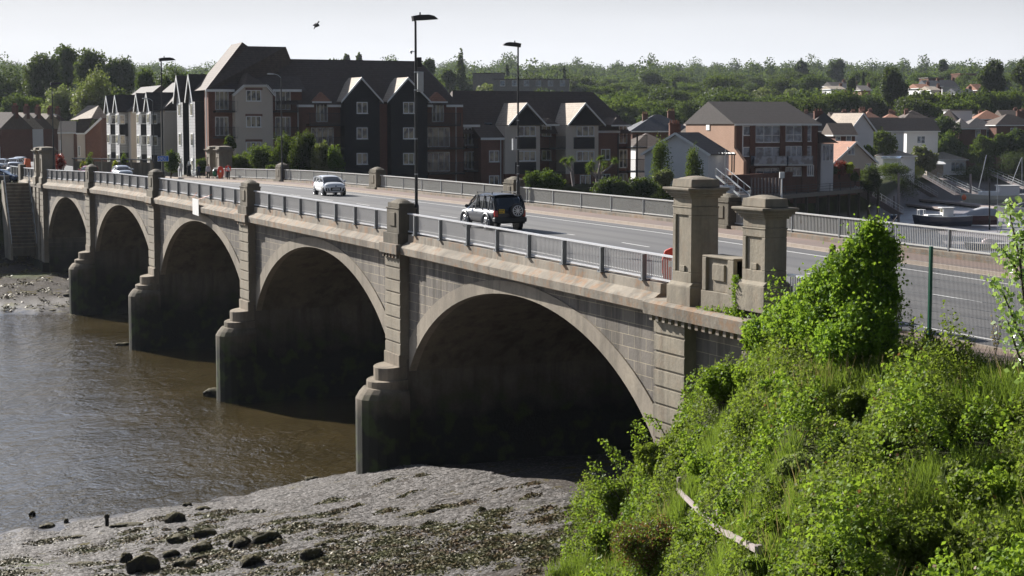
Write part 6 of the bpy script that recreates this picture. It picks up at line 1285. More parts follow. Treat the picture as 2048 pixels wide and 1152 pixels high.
c1, w = car((11.25, 73.1, rz(73)+.005), -pi/2-.03, 3.5, 1.66, 1.40, M['carwhite'], 'small white hatchback driving towards the viewer', 'hatch')
m = MB()
for sg in (-1, 1): m.hexa([(1.60, sg*.60-.13, .33), (1.74, sg*.52-.1, .33), (1.74, sg*.52+.1, .33), (1.60, sg*.60+.13, .33)], [(1.60, sg*.62-.13, .58), (1.73, sg*.56-.07, .56), (1.73, sg*.56+.07, .56), (1.60, sg*.62+.13, .58)])
m.build('fog_lamp_recess', M['black'], c1, bevel=.02); m = MB()
for sg in (-1, 1): m.bar((1.745, sg*.60, .36), (1.735, sg*.62, .55), .05, .03)
m.build('daytime_lamp', M['bwhite'], c1); m = MB(); m.tube([(1.70, 0, .69), (1.745, 0, .69)], .055, 12); m.build('badge', M['carblue'], c1)
c2, w = car((7.12, 32.8, rz(32)+.005), pi/2+.01, 4.45, 1.84, 1.78, M['carblack'], 'black off road car seen from behind with a spare wheel on its tailgate', 'suv')
L2_ = 4.45; m = MB(); xb = -L2_/2
m.hexa([(xb-.03, -.70, .98), (xb-.03, .70, .98), (xb+.1, .74, .98), (xb+.1, -.74, .98)], [(xb+.26, -.60, 1.58), (xb+.26, .60, 1.58), (xb+.36, .60, 1.6), (xb+.36, -.60, 1.6)]); m.build('rear_window', M['carglass'], c2, bevel=.03)
m = MB(); m.tube([(xb-.22, -.30, .98), (xb-.03, -.30, .98)], .36, 28); sw = m.build('spare_wheel', M['black'], c2, bevel=.03); m = MB(); X_0 = xb-.235
m.tube([(X_0, -.30+.25*cos(t), .98+.25*sin(t)) for t in np.linspace(0, 2*pi, 29)], .022, 6, False)
for k in range(10): t = 2*pi*k/10+.15; m.bar((X_0, -.30+.05*cos(t), .98+.05*sin(t)), (X_0, -.30+.25*cos(t), .98+.25*sin(t)), .035, .02, (1, 0, 0))
m.tube([(X_0-.012, -.30, .98), (X_0+.02, -.30, .98)], .06, 12); m.build('rim', M['alloy'], sw)
m = MB(); m.box(xb-.05, xb-.035, .32, .62, .86, 1.06); pl = m.build('rear_plate', M['yellow'], c2); m = MB()
for j in range(2):
    for k in range(4 - (j == 1)): m.box(xb-.056, xb-.051, .56-k*.065, .60-k*.065-.0, .98-j*.09, 1.03-j*.09)
m.build('plate_text', M['black'], pl)
m = MB(); m.box(xb-.09, xb+.3, -.86, .86, .42, .66); m.build('rear_bumper', M['dark'], c2, bevel=.05)
for sg in (-1, 1):
    m = MB(); m.bar((-1.55, sg*.66, 1.84), (.35, sg*.66, 1.83), .05, .05); m.bar((-1.5, sg*.66, 1.76), (-1.55, sg*.66, 1.84), .04, .04); m.bar((.3, sg*.66, 1.76), (.35, sg*.66, 1.83), .04, .04); m.build('roof_rail', M['dark'], c2)
    for fx in (.31, -.30):
        m = MB(); m.tube([(fx*L2_+.47*cos(t), sg*.925, .36+.47*sin(t)) for t in np.linspace(-.1, pi+.1, 15)], .055, 6); m.build('wheel_trim', M['railpost'], c2)
# vehicles farther along
q = gpz = onx(240, 350, 9.6); car((9.6, 141.5, rz(141)+.005), -pi/2, 4.3, 1.75, 1.4, M['carsilver'], 'pale silver saloon crossing between the far parapet posts', 'saloon')
p = at(178, 341, 195); car((p.x, p.y, 10.5), -pi/2-.3, 4.2, 1.75, 1.4, M['carred'], 'pinkish red car half hidden by the parapet near the garden wall', 'hatch')
for (px, py, Z, ro, pt, kd, lab) in ((38, 334, 250, -2.0, 'carwhite', 'suv', 'white van like car parked in the far left street'), (27, 337, 240, -2.0, 'carsilver', 'hatch', 'grey green car parked in front of the white one'), (2, 334, 236, -1.9, 'carsilver', 'hatch', 'car cut by the left edge at the terraced row'), (28, 358, 214, -1.7, 'carsilver', 'hatch', 'roof of a light car behind the far left railing')):
    p = at(px, py, Z); gz0 = max(10.4, ground_z(p.x, p.y)) if ground_z(p.x, p.y) > 8 else 10.4; car((p.x, p.y, 10.42), ro, 4.2, 1.75, 1.5, M[pt], lab, kd, group='cars at the far left')
p = at(4, 432, 205); c5, _ = car((p.x, p.y, ground_z(p.x, p.y)), -.6, 4.3, 1.8, 1.5, M['carblue'], 'dark blue car on the low quay at the left edge', 'hatch')
# two motorcyclists' heads seen over the railing
# ------------------------------------------------------------------ people
def skin_person(loc, rot, h, joints, bands, label, extra=None):
    """joints: dict name->(x,y,z,r) in fractions of height; bands: [(z limit, colour)]"""
    r = empty('person', loc, rot, label, 'person'); J = {k: Vector(v[:3])*h for k, v in joints.items()}; names = list(joints)
    E = [('pelvis', 'chest'), ('chest', 'neck'), ('neck', 'head'), ('head', 'crown'), ('chest', 'sl'), ('sl', 'el'), ('el', 'hl'), ('chest', 'sr'), ('sr', 'er'), ('er', 'hr'), ('pelvis', 'pl'), ('pl', 'kl'), ('kl', 'al'), ('al', 'fl'), ('pelvis', 'pr'), ('pr', 'kr'), ('kr', 'ar'), ('ar', 'fr')]
    me = bpy.data.meshes.new('body'); me.from_pydata([J[k] for k in names], [(names.index(a), names.index(b)) for a, b in E], []); o = bpy.data.objects.new('body', me); COL.objects.link(o); o.parent = r
    sk_ = o.modifiers.new('skin', 'SKIN'); sl = me.skin_vertices[0].data
    for i, k in enumerate(names): q = joints[k][3]*h; sl[i].radius = (q, q*(.72 if k in ('chest', 'pelvis') else 1)); sl[i].use_root = (k == 'pelvis')
    sb = o.modifiers.new('sub', 'SUBSURF'); sb.levels = 2; sb.render_levels = 2
    n = N('clothes'); z = n.sep(objvec(n))['Z']; c = bands[0][1]
    for lim, cc in bands[1:]: c = n.mix(n.math('GREATER_THAN', z, lim*h), c, cc)
    n.col(c).set(.8, 0, .2); me.materials.append(n.m); return r
SK = (.42, .26, .19)
def pose(step=.06, arms=.1, wid=1.0, lean=0, hands=None):
    j = {'pelvis': (0, 0, .52, .085*wid), 'chest': (lean*.6, 0, .72, .088*wid), 'neck': (lean, 0, .835, .035), 'head': (lean+.01, 0, .885, .055), 'crown': (lean+.01, 0, .955, .05),
         'sl': (lean*.8, .105*wid, .80, .040), 'el': (-.02, .135*wid, .64, .028), 'hl': (arms, .13*wid, .50, .020), 'sr': (lean*.8, -.105*wid, .80, .040), 'er': (.01, -.135*wid, .64, .028), 'hr': (-arms*.5, -.13*wid, .50, .020),
         'pl': (0, .05, .49, .06*wid), 'kl': (step*.8, .052, .28, .040), 'al': (step, .052, .045, .026), 'fl': (step+.085, .055, .02, .022), 'pr': (0, -.05, .49, .06*wid), 'kr': (-step*.3, -.052, .28, .040), 'ar': (-step, -.052, .045, .026), 'fr': (-step+.085, -.055, .02, .022)}
    if hands: j.update(hands)
    return j
def pface(): return None
BK = pi/2          # walking away along the bridge
pA = skin_person((16.2, 143, 10.75), BK+.2, 1.78, pose(.05, .08, 1.1), [(0, (.45, .45, .47)), (.035, (.46, .47, .50)), (.50, (.70, .70, .68)), (.84, SK), (.90, (.02, .015, .01))], 'person in white top and pale grey trousers walking away')
pB = skin_person((17.0, 142.4, 10.75), BK, 1.70, pose(.03, .05, 1.05), [(0, (.02, .02, .025)), (.5, (.03, .03, .035)), (.86, (.55, .55, .55))], 'person in long black robe and grey headscarf beside the white topped walker')
m = MB(); m.tube([(0, 0, .12), (0, 0, .5), (0, 0, .95), (0, 0, 1.25)], [.26, .24, .19, .17], 14); m.build('robe', plain('black_cloth', (.012, .012, .015), .9), pB, smooth=True)
m = MB(); m.sphere((-.02, 0, 1.56), (.12, .12, .15), 12, 8); m.tube([(-.02, 0, 1.5), (-.04, 0, 1.22)], [.11, .17], 12); m.build('headscarf', plain('grey_cloth', (.5, .5, .5), .9), pB, smooth=True)
pC = skin_person((15.7, 132.3, 10.78), BK+.3, 1.62, pose(.07, .16, 1, .03, {'hl': (.2, .16, .56, .02), 'el': (.06, .14, .63, .028)}), [(0, (.03, .03, .03)), (.30, (.02, .02, .03)), (.52, (.02, .03, .07)), (.83, SK), (.90, (.14, .08, .04))], 'person in dark clothes pushing a bicycle')
pD = skin_person((16.2, 130.2, 10.8), BK-.2, 1.66, pose(.08, .2, 1, .05, {'hr': (.22, -.12, .56, .02), 'er': (.08, -.13, .63, .028)}), [(0, (.04, .04, .04)), (.28, (.05, .06, .05)), (.5, (.42, .45, .48)), (.83, SK), (.88, (.05, .03, .02))], 'person in grey top beside the green hooded pushchair')
pE = skin_person((16.7, 124.0, 10.92), -BK-.2, 1.72, pose(.05, .06, 1.1), [(0, (.5, .5, .5)), (.03, (.015, .015, .02)), (.52, (.55, .04, .03)), (.835, SK), (.90, (.02, .015, .01))], 'person in red jacket over pale blue shirt walking towards the viewer')
m = MB(); m.sphere((.10, 0, 1.12), (.06, .085, .24), 10, 8); m.build('shirt', plain('blue_cloth', (.45, .62, .75), .9), pE, smooth=True)
# bicycle and pushchair
bk = empty('bicycle', (15.25, 132.2, 10.78), BK+.15, 'bicycle pushed along the right footway', 'bicycle')
for x_ in (-.5, .5):
    m = MB(); m.tube([(x_+.32*cos(t), 0, .33+.32*sin(t)) for t in np.linspace(0, 2*pi, 25)], .02, 6, False)
    for k in range(8): t = pi*k/4; m.bar((x_, 0, .33), (x_+.31*cos(t), 0, .33+.31*sin(t)), .006, .006)
    m.build('wheel', M['tyre'], bk)
m = MB()
for a, b in (((-.5, .33), (-.1, .33)), ((-.1, .33), (-.22, .82)), ((-.5, .33), (-.2, .75)), ((-.2, .75), (.36, .78)), ((-.1, .33), (.36, .7)), ((.5, .33), (.34, .95))): m.tube([(a[0], 0, a[1]), (b[0], 0, b[1])], .018, 6)
m.build('frame', M['silver'], bk); m = MB(); m.sphere((-.24, 0, .86), (.14, .07, .04), 10, 5); m.build('saddle', M['bwhite'], bk); m = MB(); m.tube([(.34, -.27, 1.0), (.34, 0, .96), (.34, .27, 1.0)], .016, 6); m.build('handlebar', M['black'], bk)
pc = empty('pushchair', (17.0, 130.6, 10.8), BK, 'black and green pushchair with raised hood', 'pushchair')
n = N('green_cloth'); n.col((.02, .20, .09)).set(.9); M['gcloth'] = n.m
m = MB(); m.sphere((.1, 0, .75), (.34, .27, .32), 14, 8); m.build('hood', M['black'], pc, smooth=True); m = MB(); m.sphere((-.02, .0, .5), (.32, .24, .22), 12, 8); m.build('seat', M['black'], pc, smooth=True)
m = MB(); m.sphere((-.3, .16, .62), (.12, .18, .26), 12, 8); m.build('bag', M['gcloth'], pc, smooth=True)
for x_ in (-.3, .4):
    for y_ in (-.24, .24): m = MB(); m.tube([(x_, y_-.025, .14), (x_, y_+.025, .14)], .14, 16); m.build('wheel', M['tyre'], pc)
m = MB()
for y_ in (-.22, .22): m.tube([(-.3, y_, .14), (.1, y_, .5), (-.45, y_, 1.02)], .015, 6); m.tube([(.4, y_, .14), (-.1, y_, .6)], .015, 6)
m.tube([(-.45, -.22, 1.02), (-.45, .22, 1.02)], .02, 6); m.build('frame', M['silver'], pc)
# ------------------------------------------------------------------ life buoy housings, hanging board
def buoy_box(loc, rot, label):
    r = empty('lifebuoy_housing', loc, rot, label, 'lifebuoy'); m = MB(); m.prism([(-.30, .55), (-.33, .9), (-.22, 1.28), (0, 1.38), (.22, 1.28), (.33, .9), (.30, .55), (.16, .0), (-.16, .0)], -.12, .12); m.build('housing', M['red'], r, bevel=.04)
    m = MB(); m.prism([(-.10, .16), (-.12, 1.05), (.12, 1.05), (.10, .16)], -.145, -.121); m.build('panel', M['orange'], r)
    m = MB(); m.box(-.05, .05, .121, .18, 0, 1.3); m.build('post', M['dark'], r); m = MB(); m.box(-.08, .08, -.15, -.146, .75, .95); m.build('notice', M['bwhite'], r); return r
buoy_box((1.0, 2.75, 10.93), -.5, 'red lifebuoy housing behind the near railing beside the gate pillar'); buoy_box((17.0, 128.3, 10.85), -.3, 'tall red lifebuoy housing at the far right gate pillars')
m = MB(); p0 = onx(385, 396, -.12); p1 = onx(397, 399, -.12); zb0 = onx(386, 428, -.12).z; zb1 = onx(397, 432, -.12).z
m.hexa([(0, p0.y-66, zb0-11), (0, p1.y-66, zb1-11), (.02, p1.y-66, zb1-11), (.02, p0.y-66, zb0-11)], [(0, p0.y-66, p0.z-11), (0, p1.y-66, p1.z-11), (.02, p1.y-66, p1.z-11), (.02, p0.y-66, p0.z-11)])
r = empty('hanging_board', (-.13, 66, 11), 0, 'blank white board tied below the railing over the middle arch', 'board'); m.build('board', M['bwhite'], r); m = MB(); m.tube([(0, p0.y-66, p0.z-11), (.5, p0.y-65.2, .9)], .012, 5); m.tube([(0, p1.y-66, p1.z-11), (.5, p1.y-67.6, .9)], .012, 5); m.build('cord', M['orange'], r)
m = MB(); b = at(55, 335, 236); m.prism([(-.45, 0), (.45, 0), (.36, 1.15), (-.3, 1.2)], -.3, .3); o = m.build('barrier_bag', M['orange'], None, bevel=.05); o.location = b; tag(o, 'orange sack standing in the far left street', 'sack')
# ------------------------------------------------------------------ stairs to the foreshore at the far left
st = empty('steps', (-1.2, 150, 2), 0, 'long concrete steps with handrails down to the mud at the far left', 'steps'); A = onx(33, 366, -1.3); B_ = onx(49, 500, -1.3); nst = 19
m = MB(); stn_ = MB(); wd = 1.15
for k in range(nst):
    t = k/nst; t2 = (k+1)/nst; y0 = B_.y+(A.y-B_.y)*t; y1 = B_.y+(A.y-B_.y)*t2; z = B_.z+(A.z-B_.z)*t2
    m.box(-1.3-wd+1.2, -1.3+wd+1.2, y0-150, y1+.3-150, B_.z+(A.z-B_.z)*t-2-.6, z-2-.09); stn_.box(-1.3-wd+1.2, -1.3+wd+1.2, y0-150-.08, y1-150, z-2-.088, z-2)
m.build('risers', M['post'], st); stn_.build('treads', M['cornice'], st)  # lighter treads over darker risers paint the sunlit step edges
m = MB()
for sx_ in (-1, 1): x = -1.3+sx_*(wd+.14)+1.2; m.prism([(B_.y-150-.2, B_.z-2-1), (B_.y-150-.2, B_.z-2+.25), (A.y-150, A.z-2+.25), (A.y-150+1, A.z-2+.25), (A.y-150+1, B_.z-3)], x-.12, x+.12, 'x')
m.build('side_wall', M['pil'], st)
for sx_ in (-1, 1):
    m = MB(); x = -1.3+sx_*(wd+.1)+1.2
    for t in np.linspace(.02, .98, 7): y = B_.y+(A.y-B_.y)*t-150; z = B_.z+(A.z-B_.z)*t-2; m.tube([(x, y, z), (x, y, z+1.1)], .03, 6)
    m.tube([(x, B_.y-150, B_.z-2+1.1), (x, A.y-150, A.z-2+1.1)], .035, 6); m.build('handrail', M['silver'], st)
m = MB(); m.box(-.2, .1, 0, 0, 0, 0)
wl = empty('retaining_wall', (-4, 162, 5), 0, 'grey retaining wall along the low quay left of the steps', 'wall'); m = MB(); m.box(-40, 4.4, -1, 0, -6, 5.4); m.build('wall', M['stone'], wl); m = MB(); m.box(-40, 4.45, -1.1, .1, 5.4, 5.6); m.build('coping', M['cornice'], wl)
# ------------------------------------------------------------------ boats, pontoons, piles
def hull(r, L_, Wd, Hh, mat, sheer=.25, bow=1.0, transom=.8, name='hull', n=12, deckmat=None, keel=.3):
    rows = []
    for k in range(n+1):
        t = k/n; x = -L_/2+L_*t; wf = (transom+(1-transom)*sin(min(1, t*2)*pi/2)) if t < .5 else max(.02, cos((t-.5)*2*pi/2)**.65)
        zt = Hh+sheer*Hh*(2*t-1)**2*(1 if t > .5 else .4); rk = (t-.5)*2*.06*L_ if t > .5 else 0
        rows.append([(x+rk, -Wd/2*wf, zt), (x+rk*.6, -Wd/2*wf*.93, zt*.5), (x, -Wd/2*wf*.6, .05), (x, 0, -keel*.3), (x, Wd/2*wf*.6, .05), (x+rk*.6, Wd/2*wf*.93, zt*.5), (x+rk, Wd/2*wf, zt)])
    m = MB(); m.grid(rows); m.f.append(tuple(range(7))); m.mi.append(0); o = m.build(name, mat, r, smooth=False)
    m = MB(); m.grid([[ (rw[0][0], rw[0][1]*.97, rw[0][2]-.05), (rw[0][0], 0, rw[0][2]), (rw[6][0], rw[6][1]*.97, rw[6][2]-.05)] for rw in rows]); m.build('deck', deckmat or M['bwhite'], r)
    m = MB()
    for i in (0, 6): m.tube([rw[i] for rw in rows], .05, 5)
    m.build('gunwale', M['bwhite'], r); return rows
def boat(px, py, Z, rot, label): p = at(px, py, Z); return empty('boat', (p.x, p.y, p.z), -YAW+rot, label, 'boat', 'boats moored beyond the bridge')
FB = paint('blue_hull_paint', (.008, .022, .06), .3); 
r = boat(1885, 453, 276, pi+.12, 'dark blue fishing boat with white wheelhouse resting on the mud'); hull(r, 8.8, 2.9, 1.55, FB, .25)
m = MB(); m.box(-1.5, .2, -.7, .7, 1.5, 2.9); o = m.build('wheelhouse', M['bwhite'], r, bevel=.05); m = MB(); m.box(-1.2, -.4, -.72, -.701, 2.2, 2.7); m.box(-.3, .1, -.72, -.701, 2.2, 2.7); m.box(.201, .22, -.5, .5, 2.2, 2.7); m.build('window', M['glass'], o); m = MB(); m.box(-1.7, .5, -.85, .85, 2.9, 3.0); m.build('roof', M['bwhite'], o)
m = MB(); m.box(2.9, 4.0, -.5, .5, 2.6, 2.68)
for x_ in (2.95, 3.95): m.bar((x_, -.45, 1.7), (x_, -.45, 2.6), .05); m.bar((x_, .45, 1.7), (x_, .45, 2.6), .05)
m.build('bow_frame', M['bwhite'], r); m = MB(); m.box(-3.2, 3.4, -1.47, -1.46, 1.15, 1.24); m.build('rubbing_strake', M['bwhite'], r); m = MB(); m.box(.4, 2.7, -.9, .9, 1.5, 1.9); m.build('cabin_top', M['bwhite'], r, bevel=.05)
r = boat(1946, 449, 284, pi-.1, 'maroon motor boat under a grey canvas cover'); hull(r, 7.5, 2.6, 1.5, paint('maroon_hull', (.09, .02, .025)), .2)
m = MB(); rows = []
for k in range(9): x = -3.6+6.6*k/8; h_ = 1.1*sin(pi*min(1, .2+k/7.5)); rows.append([(x, -1.25, 1.5), (x, -.95, 1.7+h_*.75), (x, 0, 1.75+h_), (x, .95, 1.7+h_*.75), (x, 1.25, 1.5)])
m.grid(rows); m.f += [tuple(range(5)), tuple(range(40, 45))]; m.mi += [0, 0]; m.build('canvas_cover', plain('canvas', (.40, .41, .44), .9, .12), r, smooth=True); m = MB(); m.box(-3, 3.2, -1.32, -1.3, 1.1, 1.2); m.build('rubbing_strake', M['bwhite'], r)
r = boat(1990, 407, 361, pi+.05, 'cream cabin cruiser with portholes and glazed wheelhouse'); hull(r, 13, 3.4, 1.7, paint('cream_hull', (.60, .57, .47)), .3)
m = MB(); m.box(-.5, 3.2, -1.2, 1.2, 1.7, 2.5); m.build('fore_cabin', M['bwhite'], r, bevel=.1); m = MB(); m.box(-4.6, -.5, -1.3, 1.3, 1.7, 3.6); o = m.build('wheelhouse', M['renderw'], r, bevel=.08); m = MB(); m.box(-4.9, -.3, -1.4, 1.4, 3.6, 3.72); m.build('roof', M['bwhite'], o); m = MB()
for k in range(3): m.box(-4.1+k*1.2, -3.2+k*1.2, -1.33, -1.301, 2.6, 3.35)
m.build('window', M['glassb'], o); m = MB()
for k in range(3): m.tube([(.3+k*.95, -1.22, 2.1), (.3+k*.95, -1.19, 2.1)], .14, 12)
m.build('porthole', M['glass'], r); m = MB(); m.tube([(2.5, -1.0, 2.9), (5.8, -.4, 3.1), (6.6, 0, 3.1), (5.8, .4, 3.1), (2.5, 1.0, 2.9)], .035, 6)
for x_, y_ in ((2.5, -1), (4.2, -.7), (5.8, -.4), (5.8, .4), (4.2, .7), (2.5, 1)): m.tube([(x_, y_, 1.9), (x_, y_, 3.0)], .03, 5)
m.build('bow_rail', M['silver'], r); m = MB(); m.box(-5.5, 5.2, -1.72, -1.70, .35, .55); m.build('waterline', M['black'], r)
r = boat(2040, 427, 320, pi-.15, 'white speedboat at the right edge with a dark side flash'); hull(r, 8, 2.5, 1.15, M['bwhite'], .2); m = MB(); m.hexa([(-2.6, -1, 1.1), (1.6, -.8, 1.1), (1.6, .8, 1.1), (-2.6, 1, 1.1)], [(-2.0, -.8, 2.0), (-.2, -.7, 1.95), (-.2, .7, 1.95), (-2.0, .8, 2.0)]); m.build('windscreen', M['railpost'], r); m = MB(); m.prism([(-1.5, .9), (1.2, .75), (2.2, .55), (-.6, .55)], -1.27, -1.25); m.build('side_flash', M['black'], r)
r = boat(1980, 501, 225, pi+.1, 'small blue boat with pink and white cover behind the right hand railing'); hull(r, 6.2, 2.2, .9, paint('mid_blue_hull', (.03, .12, .24)), .2); m = MB(); m.sphere((.3, 0, 1.0), (.9, .6, .55), 14, 8); m.build('cover', plain('pink_cover', (.62, .52, .54), .7), r, smooth=True)
r = boat(1612, 446, 289, .3, 'small white dinghy on the mud beside the orange buoy'); hull(r, 3.4, 1.4, .6, M['bwhite'], .2)
r = boat(1452, 405, 200, -.1, 'white cruiser bow showing between the near gate pillars'); hull(r, 5, 2, 1.1, M['renderw'], .2); m = MB(); m.box(-1.2, 1.0, -.6, .6, 1.0, 1.9); m.build('cabin', M['renderw'], r, bevel=.1)
r = boat(1780, 438, 301, .5, 'dark upturned dinghy lying on the mud below the gangway'); hull(r, 4.2, 1.7, .7, M['carblue'], .2)
r = boat(1850, 447, 287, 0, 'low dark dinghy behind the blue fishing boat'); hull(r, 3.2, 1.4, .6, M['dark'], .2)
def pontoon(p, q, w, label):
    a, b = at(*p), at(*q); b.z = a.z; d = b-a; r = empty('pontoon', a, atan2(d.y, d.x), label, 'pontoon', 'pontoons in the boatyard'); L_ = hypot(d.x, d.y)
    m = MB(); m.box(0, L_, -w/2, w/2, .1, .45); m.build('deck', M['woodp'], r); k = 1.
    while k < L_-1: m = MB(); m.box(k, k+1.6, -w/2+.1, w/2-.1, -.4, .1); m.build('float', M['dark'], r); k += 4
pontoon((1842, 402, 372), (1965, 414, 346), 2.2, 'pale decked pontoon in front of the cream cruiser'); pontoon((1784, 408, 358), (1888, 420, 333), 1.8, 'long low pontoon behind the blue fishing boat'); pontoon((1930, 411, 352), (2050, 425, 324), 1.6, 'pontoon leading to the right edge behind the speedboat')
def gangway(p, q, w, label):
    a, b = at(*p), at(*q); o_ = a.copy(); d = b-a; L_ = d.length; r = empty('gangway', a, 0, label, 'gangway', 'gangways down to the pontoons'); u = Vector((-d.y, d.x, 0)).normalized()*(w/2)
    m = MB(); m.bar((0, 0, 0), d, w, .1); m.build('deck', M['woodp'], r); m = MB()
    for sg in (-1, 1):
        m.bar(u*sg+Vector((0, 0, .95)), u*sg+d+Vector((0, 0, .95)), .06); m.bar(u*sg+Vector((0, 0, .5)), u*sg+d+Vector((0, 0, .5)), .04)
        for t in np.linspace(0, 1, 9): m.bar(u*sg+d*t, u*sg+d*t+Vector((0, 0, .95)), .05)
    m.build('handrail', M['silver'], r)
gangway((1804, 357, 352), (1868, 394, 372), 1.6, 'bright arched gangway above the left pontoon'); gangway((1845, 350, 382), (1915, 390, 372), 1.5, 'grey gangway, second from the left, by the greenhouse'); gangway((1722, 385, 245), (1795, 428, 262), 1.8, 'wide timber ramp from the river wall to the mud'); gangway((1972, 343, 392), (2052, 378, 372), 1.4, 'long gangway at the right with blue railings'); gangway((1880, 354, 386), (1960, 392, 366), 1.2, 'dark gangway in the middle of the boatyard')
def pile(px, y0, y1, Z, r0, mt, label, lean=0, name='mooring_post', cat='post'):
    if y1 > 400: Z = (16.3-.1)*FPX/(y1-251.4)
    elif Z > 300: Z = 372
    a = at(px, y1, Z); b = at(px+lean, y0, Z); m = MB(); m.tube([Vector((0, 0, 0)), b-a], [r0, r0*.85], 8); o = m.build(name, M[mt], None); o.location = a; tag(o, label, cat, None); return o
for a in ((1797, 346, 445, 262, .22, 'woodp', 'thick pale timber pile left of the bright gangway'), (1788, 392, 446, 262, .1, 'bark', 'thin dark pile beside the thick pale one'), (1675, 380, 452, 225, .09, 'bwhite', 'thin white pole rising behind the right railing'), (1941, 348, 408, 310, .24, 'woodp', 'stout timber pile before the cream cruiser'), (1979, 356, 460, 262, .13, 'black', 'tall black steel pile beside the canvas covered boat'), (1995, 345, 470, 240, .04, 'silver', 'thin pale mast near the black pile'), (2020, 358, 405, 300, .06, 'silver', 'short mast at the cruiser stern'), (2044, 314, 370, 330, .07, 'silver', 'mast at the right edge of the boatyard')): pile(*a)
pile(1957, 310, 380, 320, .09, 'silver', 'leaning white mast in the boatyard', 16, 'mast', 'mast'); pile(2021, 316, 372, 320, .07, 'silver', 'second leaning mast near the right edge', 22, 'mast', 'mast'); pile(1998, 392, 470, 235, .035, 'black', 'dark rod leaning right beside the thin pale mast', -0, 'mast', 'mast').rotation_euler = (0, .35, 0)
for px, py, Z, rr, lab in ((1928, 395, 352, .5, 'orange mooring buoy hanging by the cream cruiser'), (1605, 420, 290, .46, 'orange buoy on the pole behind the far pillar')):
    m = MB(); m.sphere((0, 0, 0), (rr, rr, rr*1.15), 16, 10); m.tube([(0, 0, rr*1.1), (0, 0, rr*1.5)], .06, 6); o = m.build('buoy', M['orange'], None, smooth=True); o.location = at(px, py, Z); tag(o, lab, 'buoy')
pile(1604, 368, 450, 235, .035, 'woodp', 'thin pole carrying the orange buoy')
# river wall with planked walkway
a, b = at(1540, 392, 216), at(1760, 386, 246); b.z = a.z; d = b-a; r = empty('river_wall', a, atan2(d.y, d.x), 'timber walkway and river wall below the block of flats', 'jetty'); L_ = hypot(d.x, d.y)
m = MB(); m.box(-6, L_, 0, 3, -.5, 0); m.build('walkway', M['wood'], r); m = MB()
for k in range(13): q = -6+(L_+6)*k/12; m.box(q-.15, q+.15, .1, .4, -8, -.5)
m.build('piles', M['bark'], r); m = MB()
for k in range(13): q = -6+(L_+6)*k/12; m.box(q-.03, q+.03, 0, .06, 0, 1.05)
for z in (.35, .7, 1.0): m.box(-6, L_, 0, .05, z, z+.05)
m.build('railing', M['dark'], r); m = MB(); m.box(-6, L_, 3, 3.4, -1, 2.6); m.build('back_wall', M['brickd'], r)
# pergola and steps beside the flats
p = at(1440, 345, 214); r = empty('pergola', p, -YAW, 'dark timber pergola with slatted roof between boathouse and flats', 'pergola'); m = MB()
for x_ in (-1.5, 1.7):
    for y_ in (0, 2.2): m.box(x_-.07, x_+.07, y_-.07, y_+.07, 0, 2.1)
m.box(-1.7, 1.9, -.1, .05, 2.1, 2.25); m.box(-1.7, 1.9, 2.15, 2.3, 2.1, 2.25); m.build('frame', M['dark'], r); m = MB()
for k in range(8): m.box(-1.6+k*.47, -1.5+k*.47, -.3, 2.6, 2.25, 2.4)
m.build('slats', M['bwhite'], r)
a, b = at(1442, 352, 205), at(1490, 392, 196); d = b-a; r = empty('garden_steps', a, 0, 'steep metal steps with handrails going down beside the flats', 'steps'); m = MB(); u = Vector((-d.y, d.x, 0)).normalized()*.6
for k in range(12): q = d*(k/12); m.box(q.x-.5, q.x+.5, q.y-.3, q.y+.3, q.z-.05, q.z)
m.build('treads', M['woodp'], r); m = MB()
for sg in (-1, 1): m.bar(u*sg+Vector((0, 0, .9)), u*sg+d+Vector((0, 0, .9)), .06); m.bar(u*sg, u*sg+d, .08, .2); [m.bar(u*sg+d*t, u*sg+d*t+Vector((0, 0, .9)), .05) for t in (0, .25, .5, .75, 1)]
m.build('handrail', M['silver'], r)
p = at(1563, 415, 205); r = empty('control_cabinet', p, -YAW, 'white equipment cabinet on a tall white pole', 'cabinet'); m = MB(); m.tube([(0, 0, 0), (0, 0, 3.5)], .1, 8); m.build('pole', M['bwhite'], r); m = MB(); m.box(-.28, .28, -.2, .2, 3.4, 4.1); m.build('cabinet', M['bwhite'], r, bevel=.02)
p = at(1450, 388, 200); m = MB(); m.tube([(0, 0, 0), (0, 0, 5)], .05, 6); o = m.build('pole', M['silver'], None); o.location = p; tag(o, 'thin pole between the gate pillar and the steps', 'pole')
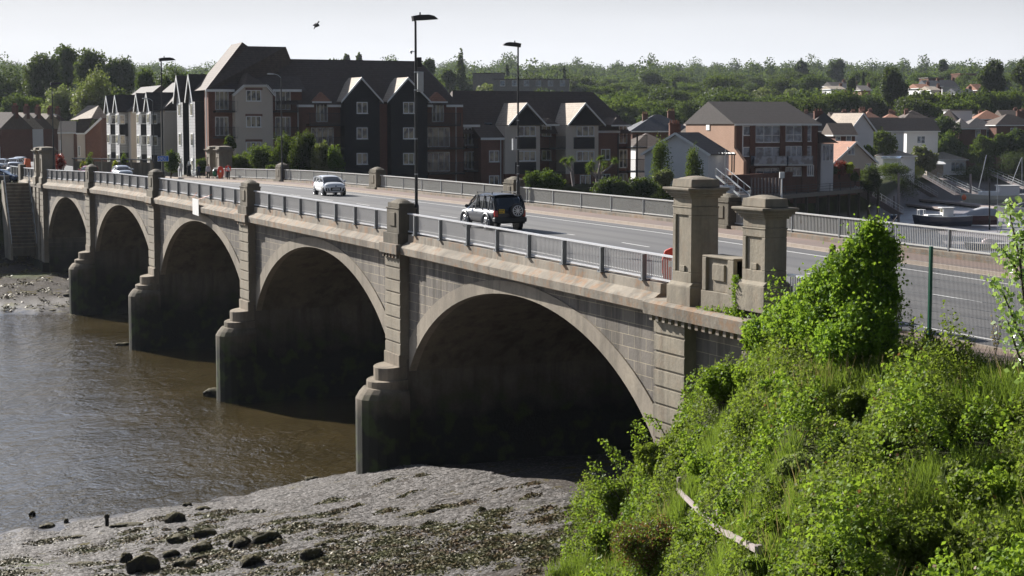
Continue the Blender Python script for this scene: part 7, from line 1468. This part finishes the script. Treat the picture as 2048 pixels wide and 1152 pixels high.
# low shed wall and slipway furniture under the flats
a = at(1520, 380, 218); r = empty('planter_fence', a, -YAW+.2, 'row of pale curtains or netting behind a low fence under the flats', 'screen'); m = MB()
for k in range(9): m.box(-1.2+k*.45, -1.0+k*.45, 0, .05, -.6, 1.5)
m.build('slats', M['woodp'], r)
# gull
g_ = at(632, 49, 60); r = empty('gull', g_, 0, 'dark gull banking in the sky above the apartment roof', 'bird'); o_ = g_
def wp(x, y, d=0): return at(x, y, 60+d)-o_
m = MB(); m.tube([wp(625.5, 50.5), wp(628, 50.2), wp(631, 50.3), wp(634.5, 50), wp(637, 50.8), wp(639, 51.6)], [.01, .03, .075, .07, .045, .01], 8)
m.add([wp(630, 50.5, -.1), wp(634, 49.5, -.1), wp(636.5, 45.5, -.3), wp(639, 43.5, -.5), wp(638.5, 42, -.6), wp(637, 41.6, -.6), wp(634.5, 45, -.3), wp(632, 47, -.15)], [(0, 1, 2, 7), (2, 3, 4, 6), (2, 6, 7), (4, 5, 6)])
m.add([wp(630, 50.8, .1), wp(633.5, 51.5, .1), wp(631.5, 54.5, .3), wp(629, 57.5, .5), wp(627, 58.8, .6), wp(628.3, 55, .35), wp(629.5, 52.8, .2)], [(0, 1, 2, 6), (2, 3, 5, 6), (3, 4, 5)])
o = m.build('body', plain('gull_grey', (.09, .09, .1), .8), r); sdf = o.modifiers.new('solid', 'SOLIDIFY'); sdf.thickness = .02

# ------------------------------------------------------------------ air
m = MB(); m.box(-1800, 2600, -400, 3400, -3.5, 175); o = m.build('haze', plain('air', (1, 1, 1))); o['kind'] = 'stuff'; o['label'] = 'thin pale summer haze over the town'
hm = bpy.data.materials.new('haze_air'); hm.use_nodes = True; t_ = hm.node_tree; t_.nodes.clear(); ou = t_.nodes.new('ShaderNodeOutputMaterial'); pv = t_.nodes.new('ShaderNodeVolumePrincipled')
pv.inputs['Color'].default_value = (.80, .88, 1, 1); pv.inputs['Density'].default_value = .00005; pv.inputs['Anisotropy'].default_value = .3; t_.links.new(pv.outputs[0], ou.inputs['Volume']); o.data.materials.clear(); o.data.materials.append(hm)
